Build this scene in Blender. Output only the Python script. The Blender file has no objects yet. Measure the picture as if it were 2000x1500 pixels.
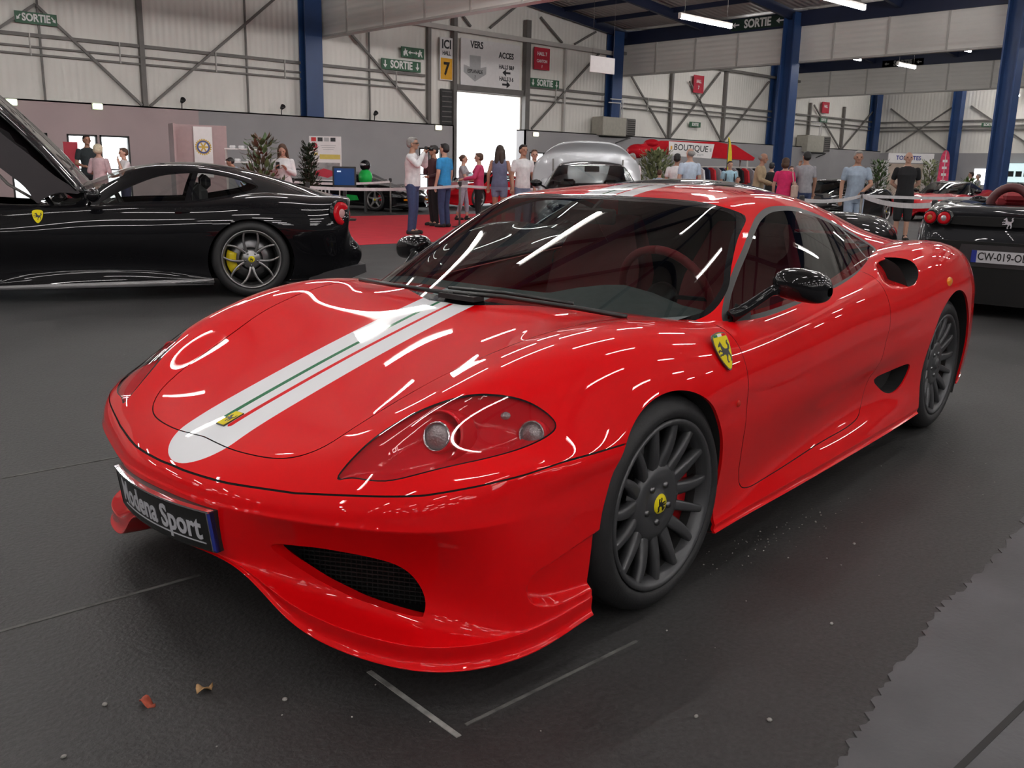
import bpy, bmesh, math, random
import numpy as np
from mathutils import Vector, Matrix, Euler
random.seed(7)
SC = bpy.context.scene
COL = SC.collection
PI = math.pi

# ------------------------------------------------------------------ camera
# hall axes: X along the back wall (to the right), Y towards the back wall, Z up
cam_d = bpy.data.cameras.new('camera')
cam = bpy.data.objects.new('camera', cam_d)
COL.objects.link(cam)
cam_d.sensor_width = 36.0
cam_d.lens = 36.0 * 1800.0 / 2000.0
cam_d.clip_start = 0.05
cam_d.clip_end = 300
_yaw, _pit, _rol = math.radians(47.58), math.radians(13.08), math.radians(1.244)
_d = Vector((math.cos(_yaw) * math.cos(_pit), math.sin(_yaw) * math.cos(_pit), -math.sin(_pit)))
_r = Vector((math.sin(_yaw), -math.cos(_yaw), 0))
_u = _r.cross(_d)
_r2 = math.cos(_rol) * _r + math.sin(_rol) * _u
_u2 = -math.sin(_rol) * _r + math.cos(_rol) * _u
CAMZ = 1.239
cam.matrix_world = Matrix(((_r2.x, _u2.x, -_d.x, 0), (_r2.y, _u2.y, -_d.y, 0), (_r2.z, _u2.z, -_d.z, CAMZ), (0, 0, 0, 1)))
SC.camera = cam

# ------------------------------------------------------------------ world, exposure
w = bpy.data.worlds.new('world')
SC.world = w
w.use_nodes = True
WBG = w.node_tree.nodes['Background']
WBG.inputs[0].default_value = (0.95, 0.97, 1.0, 1)
WBG.inputs[1].default_value = 4.0
SC.view_settings.view_transform = 'Standard'
SC.view_settings.look = 'None'
SC.view_settings.exposure = 0.0
SC.view_settings.gamma = 1.0
SC.view_settings.use_curve_mapping = False
SC.cycles.use_denoising = True
SC.cycles.max_bounces = 8
SC.cycles.glossy_bounces = 4
SC.cycles.transparent_max_bounces = 12
SC.cycles.sample_clamp_indirect = 6.0
TUBE_E = 60.0      # emission of the fluorescent tubes
SKY_E = 9.0        # daylight seen through doors
# ------------------------------------------------------------------ materials
MATS = {}
def mat(name, col=(0.5, 0.5, 0.5), rough=0.5, metal=0.0, coat=0.0, emit=None, estr=1.0, noise=0.0, nscale=8.0, bump=0.0, bscale=60.0, spec=0.5, coat_ior=1.36):
    if name in MATS: return MATS[name]
    m = bpy.data.materials.new(name); m.use_nodes = True
    nt = m.node_tree; b = nt.nodes['Principled BSDF']
    b.inputs['Base Color'].default_value = (*col, 1)
    b.inputs['Roughness'].default_value = rough
    b.inputs['Metallic'].default_value = metal
    b.inputs['Specular IOR Level'].default_value = spec
    if coat:
        b.inputs['Coat Weight'].default_value = coat
        b.inputs['Coat Roughness'].default_value = 0.015
        b.inputs['Specular IOR Level'].default_value = min(spec, .05)
        b.inputs['Coat IOR'].default_value = coat_ior
    if emit:
        b.inputs['Emission Color'].default_value = (*emit, 1)
        b.inputs['Emission Strength'].default_value = estr
    if noise or bump:
        tc = nt.nodes.new('ShaderNodeTexCoord')
    if noise:
        n = nt.nodes.new('ShaderNodeTexNoise'); n.inputs['Scale'].default_value = nscale; n.inputs['Detail'].default_value = 4
        nt.links.new(tc.outputs['Object'], n.inputs['Vector'])
        mr = nt.nodes.new('ShaderNodeMapRange')
        mr.inputs[1].default_value = 0.3; mr.inputs[2].default_value = 0.7
        mr.inputs[3].default_value = 1 - noise; mr.inputs[4].default_value = 1 + noise
        nt.links.new(n.outputs['Fac'], mr.inputs[0])
        mx = nt.nodes.new('ShaderNodeMix'); mx.data_type = 'RGBA'; mx.blend_type = 'MULTIPLY'
        mx.inputs['Factor'].default_value = 1
        mx.inputs['A'].default_value = (*col, 1)
        nt.links.new(mr.outputs[0], mx.inputs['B'])
        nt.links.new(mx.outputs['Result'], b.inputs['Base Color'])
    if bump:
        n2 = nt.nodes.new('ShaderNodeTexNoise'); n2.inputs['Scale'].default_value = bscale; n2.inputs['Detail'].default_value = 6
        nt.links.new(tc.outputs['Object'], n2.inputs['Vector'])
        bp = nt.nodes.new('ShaderNodeBump'); bp.inputs['Strength'].default_value = bump; bp.inputs['Distance'].default_value = 0.01
        nt.links.new(n2.outputs['Fac'], bp.inputs['Height'])
        nt.links.new(bp.outputs['Normal'], b.inputs['Normal'])
    MATS[name] = m
    return m

def glass_mat(name, tint, ior=1.5, rough=0.0):
    """thin pane: tinted see-through mixed with a mirror by Fresnel"""
    if name in MATS: return MATS[name]
    m = bpy.data.materials.new(name); m.use_nodes = True
    nt = m.node_tree; nt.nodes.clear()
    out = nt.nodes.new('ShaderNodeOutputMaterial')
    t = nt.nodes.new('ShaderNodeBsdfTransparent'); t.inputs[0].default_value = (*tint, 1)
    g = nt.nodes.new('ShaderNodeBsdfGlossy'); g.inputs['Roughness'].default_value = rough
    lw = nt.nodes.new('ShaderNodeLayerWeight'); lw.inputs['Blend'].default_value = .5
    pw = nt.nodes.new('ShaderNodeMath'); pw.operation = 'POWER'; pw.inputs[1].default_value = 5.0
    nt.links.new(lw.outputs['Facing'], pw.inputs[0])
    f = nt.nodes.new('ShaderNodeMath'); f.operation = 'MULTIPLY_ADD'
    r0 = ((ior - 1) / (ior + 1)) ** 2 * 1.6        # both faces of the pane
    f.inputs[1].default_value = 1 - r0; f.inputs[2].default_value = r0
    nt.links.new(pw.outputs[0], f.inputs[0])
    mx = nt.nodes.new('ShaderNodeMixShader')
    nt.links.new(f.outputs[0], mx.inputs[0]); nt.links.new(t.outputs[0], mx.inputs[1]); nt.links.new(g.outputs[0], mx.inputs[2])
    nt.links.new(mx.outputs[0], out.inputs[0])
    MATS[name] = m
    return m

# ------------------------------------------------------------------ object bookkeeping
def link(o, parent=None):
    COL.objects.link(o)
    if parent is not None: o.parent = parent
    return o
def tag(o, label=None, cat=None, group=None, kind=None):
    if label: o['label'] = label
    if cat: o['category'] = cat
    if group: o['group'] = group
    if kind: o['kind'] = kind
    return o
def empty(name, label, cat, loc=(0, 0, 0), rz=0.0, group=None):
    o = bpy.data.objects.new(name, None)
    o.location = loc; o.rotation_euler = (0, 0, rz); o.empty_display_size = 0.2
    link(o); return tag(o, label, cat, group)
def copy_tree(o, parent=None):
    c = o.copy(); COL.objects.link(c)
    if parent is not None: c.parent = parent
    for ch in o.children: copy_tree(ch, c)
    return c

class MB:
    """collects shapes and links them as ONE mesh object"""
    def __init__(s): s.v = []; s.f = []; s.m = []; s.mats = []; s.sm = []
    def mi(s, m):
        if m not in s.mats: s.mats.append(m)
        return s.mats.index(m)
    def add(s, V, F, m, smooth=False, M=None):
        o = len(s.v); k = s.mi(m)
        if M is not None: V = [tuple(M @ Vector(p)) for p in V]
        s.v += [tuple(p) for p in V]
        s.f += [tuple(i + o for i in f) for f in F]
        s.m += [k] * len(F); s.sm += [smooth] * len(F)
        return s
    def box(s, c, d, m, M=None, bev=0.0):
        x, y, z = c; a, b, e = d[0] / 2, d[1] / 2, d[2] / 2
        if bev <= 0:
            V = [(x + i * a, y + j * b, z + k * e) for i in (-1, 1) for j in (-1, 1) for k in (-1, 1)]
            F = [(0, 1, 3, 2), (4, 6, 7, 5), (0, 4, 5, 1), (2, 3, 7, 6), (0, 2, 6, 4), (1, 5, 7, 3)]
            return s.add(V, F, m, False, M)
        t = min(bev, a * .99, b * .99, e * .99)
        V = []; F = []
        V = [(x + i * (a - (t if ax != 0 else 0)), y + j * (b - (t if ax != 1 else 0)), z + k * (e - (t if ax != 2 else 0))) for ax in range(3) for i in (-1, 1) for j in (-1, 1) for k in (-1, 1)]
        bm = bmesh.new()
        for p in V: bm.verts.new(p)
        r = bmesh.ops.convex_hull(bm, input=bm.verts)
        bm.verts.index_update()
        V = [tuple(v.co) for v in bm.verts]; F = [[v.index for v in f.verts] for f in bm.faces]
        bm.free()
        return s.add(V, F, m, False, M)
    def rev(s, prof, m, n=24, M=None, smooth=True, close=True):
        """profile [(r, z)] turned about local Z"""
        V = []; F = []
        for k in range(n):
            a = 2 * PI * k / n
            for (r, z) in prof: V.append((r * math.cos(a), r * math.sin(a), z))
        L = len(prof)
        for k in range(n):
            k2 = (k + 1) % n
            for i in range(L - 1):
                F.append((k * L + i, k2 * L + i, k2 * L + i + 1, k * L + i + 1))
        return s.add(V, F, m, smooth, M)
    def tube(s, pts, r, m, n=8, smooth=True, cap=True, M=None):
        pts = [Vector(p) for p in pts]
        rr = r if isinstance(r, (list, tuple)) else [r] * len(pts)
        V = []; F = []; up = None
        for i, p in enumerate(pts):
            t = (pts[min(i + 1, len(pts) - 1)] - pts[max(i - 1, 0)]).normalized()
            if up is None:
                up = Vector((0, 0, 1)) if abs(t.z) < .95 else Vector((1, 0, 0))
            a = t.cross(up).normalized(); b = a.cross(t).normalized(); up = b
            for k in range(n):
                g = 2 * PI * k / n
                V.append(p + rr[i] * (math.cos(g) * a + math.sin(g) * b))
        for i in range(len(pts) - 1):
            for k in range(n):
                k2 = (k + 1) % n
                F.append((i * n + k, i * n + k2, (i + 1) * n + k2, (i + 1) * n + k))
        if cap:
            F.append(tuple(range(n - 1, -1, -1))); F.append(tuple((len(pts) - 1) * n + k for k in range(n)))
        return s.add(V, F, m, smooth, M)
    def bar(s, a, b, w, h, m, up=(0, 0, 1)):
        a, b = Vector(a), Vector(b); t = (b - a).normalized(); up = Vector(up)
        if abs(t.dot(up)) > .98: up = Vector((1, 0, 0))
        x = t.cross(up).normalized() * w / 2; y = x.cross(t).normalized() * h / 2
        V = [p + i * x + j * y for p in (a, b) for i, j in ((-1, -1), (1, -1), (1, 1), (-1, 1))]
        return s.add(V, [(3, 2, 1, 0), (4, 5, 6, 7), (0, 1, 5, 4), (1, 2, 6, 5), (2, 3, 7, 6), (3, 0, 4, 7)], m)
    def prism(s, poly, z0, z1, m, M=None, smooth=False):
        """polygon in local XY raised from z0 to z1"""
        n = len(poly)
        V = [(x, y, z0) for x, y in poly] + [(x, y, z1) for x, y in poly]
        F = [tuple(range(n - 1, -1, -1)), tuple(range(n, 2 * n))] + [(i, (i + 1) % n, n + (i + 1) % n, n + i) for i in range(n)]
        return s.add(V, F, m, smooth, M)
    def ball(s, c, r, m, M=None, nu=14, nv=9):
        r = r if isinstance(r, (list, tuple)) else (r, r, r)
        V = []; F = []
        for j in range(nv + 1):
            t = PI * j / nv
            for i in range(nu):
                a = 2 * PI * i / nu
                V.append((c[0] + r[0] * math.sin(t) * math.cos(a), c[1] + r[1] * math.sin(t) * math.sin(a), c[2] + r[2] * math.cos(t)))
        for j in range(nv):
            for i in range(nu):
                i2 = (i + 1) % nu
                F.append((j * nu + i, (j + 1) * nu + i, (j + 1) * nu + i2, j * nu + i2))
        return s.add(V, F, m, True, M)
    def text(s, txt, size, m, M, depth=0.002, bold=0.0, sx=1.0):
        cu = bpy.data.curves.new('t', 'FONT'); cu.body = txt; cu.size = size
        cu.align_x = 'CENTER'; cu.align_y = 'CENTER'; cu.extrude = depth; cu.offset = bold
        cu.resolution_u = 3
        o = bpy.data.objects.new('t', cu); COL.objects.link(o)
        dg = bpy.context.evaluated_depsgraph_get(); dg.update()
        me = bpy.data.meshes.new_from_object(o.evaluated_get(dg))
        V = [(v.co.x * sx, v.co.y, v.co.z) for v in me.vertices]; F = [tuple(p.vertices) for p in me.polygons]
        bpy.data.objects.remove(o); bpy.data.curves.remove(cu); bpy.data.meshes.remove(me)
        return s.add(V, F, m, False, M)
    def build(s, name, parent=None, loc=None, rot=None):
        me = bpy.data.meshes.new(name)
        me.from_pydata(s.v, [], s.f)
        for m in s.mats: me.materials.append(m)
        me.polygons.foreach_set('material_index', s.m)
        me.polygons.foreach_set('use_smooth', s.sm)
        me.update()
        o = bpy.data.objects.new(name, me)
        if loc is not None: o.location = loc
        if rot is not None: o.rotation_euler = rot
        return link(o, parent)

def T(x=0, y=0, z=0, rx=0, ry=0, rz=0, s=1.0):
    return Matrix.Translation((x, y, z)) @ Euler((rx, ry, rz)).to_matrix().to_4x4() @ Matrix.Scale(s, 4)

# ------------------------------------------------------------------ surfaces: cages, subdivision, cuts along curves
def cc(V, F):
    """one Catmull-Clark step on an all-quad mesh (numpy)"""
    n = len(V)
    E = np.sort(np.stack([F, np.roll(F, -1, 1)], 2).reshape(-1, 2), 1)
    U, inv, cnt = np.unique(E[:, 0] * (n + 1) + E[:, 1], return_inverse=True, return_counts=True)
    inv = inv.reshape(-1)
    e0 = U // (n + 1); e1 = U % (n + 1); ne = len(U)
    FP = V[F].mean(1)
    fe = inv.reshape(-1, 4)
    acc = np.zeros((ne, 3))
    for k in range(4): np.add.at(acc, fe[:, k], FP)
    mid = (V[e0] + V[e1]) / 2
    bd = cnt == 1
    EP = np.where(bd[:, None], mid, (V[e0] + V[e1] + acc) / 4.0)
    val = np.zeros(n); np.add.at(val, e0, 1); np.add.at(val, e1, 1)
    fv = np.zeros(n); Q = np.zeros((n, 3))
    for k in range(4):
        np.add.at(fv, F[:, k], 1); np.add.at(Q, F[:, k], FP)
    R = np.zeros((n, 3)); np.add.at(R, e0, mid); np.add.at(R, e1, mid)
    vv = np.maximum(val, 1)[:, None]
    NV = (Q / np.maximum(fv, 1)[:, None] + 2 * R / vv + (vv - 3) * V) / vv
    bs = np.zeros((n, 3)); isb = np.zeros(n, bool)
    np.add.at(bs, e0[bd], V[e1[bd]]); np.add.at(bs, e1[bd], V[e0[bd]])
    isb[e0[bd]] = True; isb[e1[bd]] = True
    NV = np.where(isb[:, None], V * .75 + bs * .125, NV)
    corner = isb & (fv == 1)
    NV[corner] = V[corner]
    NVt = np.concatenate([NV, EP, FP])
    eo = n; fo = n + ne; fi = np.arange(len(F)) + fo
    NF = []
    for k in range(4):
        NF.append(np.stack([F[:, k], fe[:, k] + eo, fi, fe[:, (k - 1) % 4] + eo], 1))
    return NVt, np.concatenate(NF)

def subdiv(V, F, levels, fit=0.8, it=5):
    V = np.array(V, float); F = np.array(F, int); Tt = V.copy(); n = len(V)
    for _ in range(it if fit else 0):
        a, b = cc(V, F); a, b = cc(a, b)
        V = V + fit * (Tt - a[:n])
    for _ in range(levels): V, F = cc(V, F)
    return V, F

class TM:
    """triangle mesh with smooth normals kept through cuts"""
    def __init__(s, V, F, N=None):
        s.V = V; s.F = F
        if N is None: s.renorm()
        else: s.N = N
    @staticmethod
    def quads(V, F): return TM(V, np.concatenate([F[:, [0, 1, 2]], F[:, [0, 2, 3]]]))
    def renorm(s):
        t = s.V[s.F]; n = np.cross(t[:, 1] - t[:, 0], t[:, 2] - t[:, 0])
        N = np.zeros_like(s.V)
        for k in range(3): np.add.at(N, s.F[:, k], n)
        s.N = N / np.maximum(np.linalg.norm(N, axis=1), 1e-12)[:, None]
    def compact(s):
        u, inv = np.unique(s.F, return_inverse=True)
        return TM(s.V[u], inv.reshape(-1, 3), s.N[u])
    def empty(s): return len(s.F) == 0
    def split(s, g):
        """-> (part with g<0, part with g>=0, rim segments) ; g: values per vertex"""
        g = np.where(np.abs(g) < 1e-7, 1e-7, g)
        F = s.F; sg = g[F] < 0; k = sg.sum(1)
        ins = F[k == 3]; out = F[k == 0]
        X = F[(k == 1) | (k == 2)]
        if len(X) == 0:
            return TM(s.V, ins, s.N).compact() if len(ins) else TM(s.V[:0], ins, s.N[:0]), TM(s.V, out, s.N).compact() if len(out) else TM(s.V[:0], out, s.N[:0]), np.zeros((0, 2, 3))
        sx = g[X] < 0; one = sx.sum(1) == 1
        lone = np.where(one, sx.argmax(1), (~sx).argmax(1))
        r = np.arange(len(X))
        a = X[r, lone]; b = X[r, (lone + 1) % 3]; c = X[r, (lone + 2) % 3]
        n = len(s.V)
        key = np.concatenate([np.sort(np.stack([a, b], 1), 1), np.sort(np.stack([a, c], 1), 1)])
        U, inv = np.unique(key[:, 0].astype(np.int64) * n + key[:, 1], return_inverse=True); inv = inv.reshape(-1)
        p = U // n; q = U % n
        t = (g[p] / (g[p] - g[q]))[:, None]
        NV = s.V[p] * (1 - t) + s.V[q] * t
        NN = s.N[p] * (1 - t) + s.N[q] * t; NN /= np.maximum(np.linalg.norm(NN, axis=1), 1e-12)[:, None]
        V2 = np.concatenate([s.V, NV]); N2 = np.concatenate([s.N, NN])
        ab = inv[:len(X)] + n; ac = inv[len(X):] + n
        tri1 = np.stack([a, ab, ac], 1)
        q1 = np.stack([ab, b, c], 1); q2 = np.stack([ab, c, ac], 1)
        i2 = np.concatenate([ins, tri1[one], q1[~one], q2[~one]])
        o2 = np.concatenate([out, tri1[~one], q1[one], q2[one]])
        seg = np.stack([V2[ab], V2[ac]], 1)
        flip = one
        seg[flip] = seg[flip][:, ::-1]
        mk = lambda f: TM(V2, f, N2).compact() if len(f) else TM(s.V[:0], f, s.N[:0])
        return mk(i2), mk(o2), seg
    def offset(s, d):
        d = d[:, None] if isinstance(d, np.ndarray) else d
        return TM(s.V - s.N * d, s.F, s.N)
    def weld(s):
        u, first, inv = np.unique(np.round(s.V, 6), axis=0, return_index=True, return_inverse=True)
        F = inv.reshape(-1)[s.F]; ok = (F[:, 0] != F[:, 1]) & (F[:, 1] != F[:, 2]) & (F[:, 0] != F[:, 2])
        return TM(s.V[first], F[ok])
    def flip(s): return TM(s.V, s.F[:, ::-1], -s.N)
    @staticmethod
    def join(L):
        L = [m for m in L if len(m.F)]
        V = []; F = []; N = []; o = 0
        for m in L: V.append(m.V); N.append(m.N); F.append(m.F + o); o += len(m.V)
        return TM(np.concatenate(V), np.concatenate(F), np.concatenate(N))
    def obj(s, name, material, parent=None):
        me = bpy.data.meshes.new(name)
        me.from_pydata(s.V.tolist(), [], s.F.tolist())
        me.polygons.foreach_set('use_smooth', [True] * len(me.polygons))
        me.materials.append(material)
        me.normals_split_custom_set_from_vertices(s.N.tolist())
        o = bpy.data.objects.new(name, me)
        return link(o, parent)

def strip(seg, off, steps=1):
    """a band from rim segments; off(P)-> displaced points"""
    P = seg.reshape(-1, 3); Q = off(P)
    n = len(P)
    V = np.concatenate([P, Q])
    i = np.arange(n // 2) * 2
    F = np.concatenate([np.stack([i, i + 1, i + n], 1), np.stack([i + 1, i + 1 + n, i + n], 1)])
    # weld equal points
    key = np.round(V, 5)
    u, first, inv = np.unique(key, axis=0, return_index=True, return_inverse=True)
    F = inv.reshape(-1)[F]
    ok = (F[:, 0] != F[:, 1]) & (F[:, 1] != F[:, 2]) & (F[:, 0] != F[:, 2])
    return TM(V[first], F[ok])

def smooth_loop(P, n=8, closed=True):
    """Catmull-Rom through the points"""
    P = np.array(P, float); m = len(P); out = []
    for i in range(m if closed else m - 1):
        if closed: a, b, c, d = P[(i - 1) % m], P[i], P[(i + 1) % m], P[(i + 2) % m]
        else: a, b, c, d = P[max(i - 1, 0)], P[i], P[i + 1], P[min(i + 2, m - 1)]
        for k in range(n):
            t = k / n
            out.append(.5 * ((2 * b) + (-a + c) * t + (2 * a - 5 * b + 4 * c - d) * t * t + (-a + 3 * b - 3 * c + d) * t ** 3))
    if not closed: out.append(P[-1])
    return np.array(out)

def sdf(P, poly, closed=True):
    """signed distance (negative inside) from 2-D points to a polygon; unsigned for open lines"""
    P = np.asarray(P, float); A = np.asarray(poly, float)
    B = np.roll(A, -1, 0) if closed else A[1:]
    A2 = A if closed else A[:-1]
    d = np.full(len(P), 1e9); ins = np.zeros(len(P), bool)
    for a, b in zip(A2, B):
        e = b - a; w_ = P - a
        L = max(e @ e, 1e-12)
        t = np.clip(w_ @ e / L, 0, 1)
        d = np.minimum(d, ((w_ - t[:, None] * e) ** 2).sum(1))
        if closed:
            c1 = (a[1] <= P[:, 1]) & (b[1] > P[:, 1]); c2 = (a[1] > P[:, 1]) & (b[1] <= P[:, 1])
            cr = e[0] * w_[:, 1] - e[1] * w_[:, 0]
            ins ^= (c1 & (cr > 0)) | (c2 & (cr < 0))
    d = np.sqrt(d)
    return np.where(ins, -d, d) if closed else d
def sstep(a, b, x):
    t = np.clip((x - a) / (b - a), 0, 1); return t * t * (3 - 2 * t)

class Cage:
    """half cage (y >= 0) mirrored to both sides; points with y == 0 are shared"""
    def __init__(s): s.P = []; s.key = {}; s.Q = []
    def v(s, p):
        k = tuple(round(c, 4) for c in p)
        if k not in s.key: s.key[k] = len(s.P); s.P.append(k)
        return s.key[k]
    def grid(s, rows):
        I = [[s.v(p) for p in r] for r in rows]
        for i in range(len(I) - 1):
            for j in range(len(I[0]) - 1):
                q = (I[i][j], I[i][j + 1], I[i + 1][j + 1], I[i + 1][j])
                if len(set(q)) == 4: s.Q.append(q)
    def full(s):
        P = list(s.P); mir = {}
        for i, p in enumerate(s.P):
            if abs(p[1]) < 1e-6: mir[i] = i
            else: mir[i] = len(P); P.append((p[0], -p[1], p[2]))
        Q = list(s.Q) + [tuple(mir[i] for i in reversed(q)) for q in s.Q]
        return np.array(P, float), np.array(Q, int)
# ================================================================== HALL
YB = 28.5          # back wall
XR = 55.7          # right wall
XL, YF = -24.0, -20.0
ZP = 2.82          # top of the painted lower wall
BAYS = [-13.9, 1.4, 16.75, 32.05, 46.4]
def corrugated(name, col, axis, scale, strength=0.5, rough=0.55, noise=0.06):
    if name in MATS: return MATS[name]
    m = mat(name, col, rough, noise=noise, nscale=.6)
    nt = m.node_tree; b = nt.nodes['Principled BSDF']
    tc = [n for n in nt.nodes if n.type == 'TEX_COORD'][0]
    wv = nt.nodes.new('ShaderNodeTexWave'); wv.wave_type = 'BANDS'; wv.bands_direction = axis; wv.inputs['Scale'].default_value = scale
    nt.links.new(tc.outputs['Object'], wv.inputs['Vector'])
    bp = nt.nodes.new('ShaderNodeBump'); bp.inputs['Strength'].default_value = strength; bp.inputs['Distance'].default_value = .03
    nt.links.new(wv.outputs['Fac'], bp.inputs['Height']); nt.links.new(bp.outputs['Normal'], b.inputs['Normal'])
    return m
CLAD = corrugated('wall_cladding', (.78, .755, .70), 'X', 1.6, .35)
CLAD_Y = corrugated('side_wall_cladding', (.78, .755, .70), 'Y', 1.6, .35)
FASCIA = corrugated('fascia_cladding', (.78, .76, .71), 'Z', 1.7, .6)
CEILM = corrugated('roof_sheet', (.46, .42, .39), 'Y', 1.2, .7)
PGREY = mat('painted_wall_grey', (.345, .335, .34), .7, noise=.06, nscale=.8, bump=.05, bscale=20)
PMAUVE = mat('lower_wall_mauve', (.48, .375, .375), .7, noise=.06, nscale=.8, bump=.05, bscale=20)  # mauve tone on the left stretch of the lower wall
BLUE = mat('blue_steel', (.018, .055, .17), .45, noise=.08, nscale=2)
NAVY = mat('navy_steel', (.010, .017, .050), .5, noise=.08, nscale=2)
GSTEEL = mat('grey_steel', (.165, .155, .145), .55, .2, noise=.1, nscale=3)
LSTEEL = mat('light_steel', (.50, .48, .45), .5, noise=.06, nscale=3)
WHITEB = mat('white_board', (.78, .76, .75), .5, noise=.03)
SGREEN = mat('exit_green', (.035, .115, .060), .5, noise=.05)
SWHITE = mat('sign_white', (.80, .80, .78), .5, noise=.03)
SRED = mat('sign_red', (.48, .02, .045), .5, noise=.05)
SBLACK = mat('sign_black', (.02, .02, .022), .5, noise=.05)
SGREY = mat('sign_grey', (.42, .42, .42), .5, noise=.05)
SYEL = mat('sign_yellow', (.75, .38, .02), .5, noise=.05)
BFRAME = mat('black_frame', (.02, .02, .02), .4, noise=.1)
PANE = glass_mat('door_pane', (.95, .97, .97), 1.45)
STRUCT = lambda o: tag(o, kind='structure')

# floor: worn dark asphalt, tyre-blackened, with a lighter concrete aisle at the right
def floor_mat():
    m = bpy.data.materials.new('asphalt_floor'); m.use_nodes = True; nt = m.node_tree; b = nt.nodes['Principled BSDF']
    N = nt.nodes.new; Lk = nt.links.new
    tc = N('ShaderNodeTexCoord')
    n1 = N('ShaderNodeTexNoise'); n1.inputs['Scale'].default_value = 1.1; n1.inputs['Detail'].default_value = 8; n1.inputs['Roughness'].default_value = .65
    n2 = N('ShaderNodeTexNoise'); n2.inputs['Scale'].default_value = 70; n2.inputs['Detail'].default_value = 5
    n3 = N('ShaderNodeTexVoronoi'); n3.inputs['Scale'].default_value = 5.5
    for n in (n1, n2, n3): Lk(tc.outputs['Object'], n.inputs['Vector'])
    r1 = N('ShaderNodeValToRGB'); r1.color_ramp.elements[0].position = .3; r1.color_ramp.elements[0].color = (.021, .021, .021, 1)
    r1.color_ramp.elements[1].position = .75; r1.color_ramp.elements[1].color = (.046, .045, .045, 1)
    Lk(n1.outputs['Fac'], r1.inputs[0])
    mr = N('ShaderNodeMapRange'); mr.inputs[1].default_value = .25; mr.inputs[2].default_value = .75; mr.inputs[3].default_value = .65; mr.inputs[4].default_value = 1.4
    Lk(n2.outputs['Fac'], mr.inputs[0])
    mx = N('ShaderNodeMix'); mx.data_type = 'RGBA'; mx.blend_type = 'MULTIPLY'; mx.inputs['Factor'].default_value = 1
    Lk(r1.outputs[0], mx.inputs['A']); Lk(mr.outputs[0], mx.inputs['B'])
    # pale grit specks
    lt = N('ShaderNodeMath'); lt.operation = 'LESS_THAN'; lt.inputs[1].default_value = .018; Lk(n3.outputs['Distance'], lt.inputs[0])
    mx2 = N('ShaderNodeMix'); mx2.data_type = 'RGBA'; Lk(lt.outputs[0], mx2.inputs['Factor']); Lk(mx.outputs['Result'], mx2.inputs['A']); mx2.inputs['B'].default_value = (.20, .20, .19, 1)
    Lk(mx2.outputs['Result'], b.inputs['Base Color'])
    b.inputs['Roughness'].default_value = .55
    b.inputs['Specular IOR Level'].default_value = .35
    rr = N('ShaderNodeMapRange'); rr.inputs[3].default_value = .42; rr.inputs[4].default_value = .72; Lk(n1.outputs['Fac'], rr.inputs[0]); Lk(rr.outputs[0], b.inputs['Roughness'])
    bp = N('ShaderNodeBump'); bp.inputs['Strength'].default_value = .5; bp.inputs['Distance'].default_value = .006
    Lk(n2.outputs['Fac'], bp.inputs['Height']); Lk(bp.outputs['Normal'], b.inputs['Normal'])
    return m
m = MB(); m.box(((XL + XR) / 2, (YF + YB) / 2, -.1), (XR - XL + .4, YB - YF + .4, .2), floor_mat()); STRUCT(m.build('floor'))

# wall sections round the openings
def wall_x(name, x0, x1, y, t, z0, z1, holes, mt):
    """wall along X; holes (xa, xb, za, zb)"""
    m = MB(); xs = sorted({x0, x1} | {h[0] for h in holes} | {h[1] for h in holes})
    for a, b in zip(xs[:-1], xs[1:]):
        if b <= x0 or a >= x1: continue
        hs = [h for h in holes if h[0] <= a + 1e-6 and h[1] >= b - 1e-6]
        segs = [(z0, z1)]
        for h in hs:
            new = []
            for s, e in segs:
                if h[2] > s: new.append((s, min(e, h[2])))
                if h[3] < e: new.append((max(s, h[3]), e))
            segs = new
        for s, e in segs:
            if e > s: m.box(((a + b) / 2, y + t / 2, (s + e) / 2), (b - a, t, e - s), mt)
    return STRUCT(m.build(name))
BIG = (22.78, 26.15, 0, 4.08)
YP = YB - .5      # face of the painted lower wall
_k = YP / YB
GLZ = [(a * _k, b * _k, .05, 1.95) for a, b in ((7.25, 8.24), (8.76, 9.58), (9.66, 10.50), (5.6, 6.5), (21.12, 21.58), (21.66, 22.16), (26.75, 27.6))]
wall_x('wall_back', XL, XR, YB, .2, 0, 9.0, [BIG, (4.5, 12.2, 0, 2.2), (20.4, 22.5, 0, 2.2), (26.4, 28.3, 0, 2.2)], CLAD)
wall_x('wall_back_lower_left', XL, 12.45, YP, .06, 0, ZP, GLZ, PMAUVE)
wall_x('wall_back_lower', 12.45, XR, YP, .06, 0, ZP, GLZ + [(22.36, 26.0, 0, ZP)], PGREY)
m = MB()
for x0, x1 in ((XL, 22.36), (26.0, XR)): m.box(((x0 + x1) / 2, YP + .25, ZP - .02), (x1 - x0, .5, .04), PGREY)
for x in (22.33, 26.03): m.box((x, YP + .25, ZP / 2), (.06, .5, ZP), PGREY)
STRUCT(m.build('wall_back_ledge'))
m = MB(); m.box((XR + .1, (YF + YB) / 2, 4.5), (.2, YB - YF, 9), CLAD_Y)
STRUCT(m.build('wall_right'))
m = MB(); m.box((XR - .04, (YF + YB) / 2, 1.36), (.08, YB - YF, 2.72), PGREY); STRUCT(m.build('wall_right_lower'))
m = MB(); m.box((XL - .1, (YF + YB) / 2, 4.5), (.2, YB - YF, 9), mat('unlit_wall_tone', (.09, .09, .095), .8, noise=.1)); STRUCT(m.build('wall_left'))  # unseen wall, its dark colour stands in for an unlit hall end
wall_x('wall_front', XL, XR, YF - .2, .2, 0, 9.0, [], mat('unlit_wall_tone', (.09, .09, .095), .8, noise=.1))  # same darkened colour in place of missing light
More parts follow.
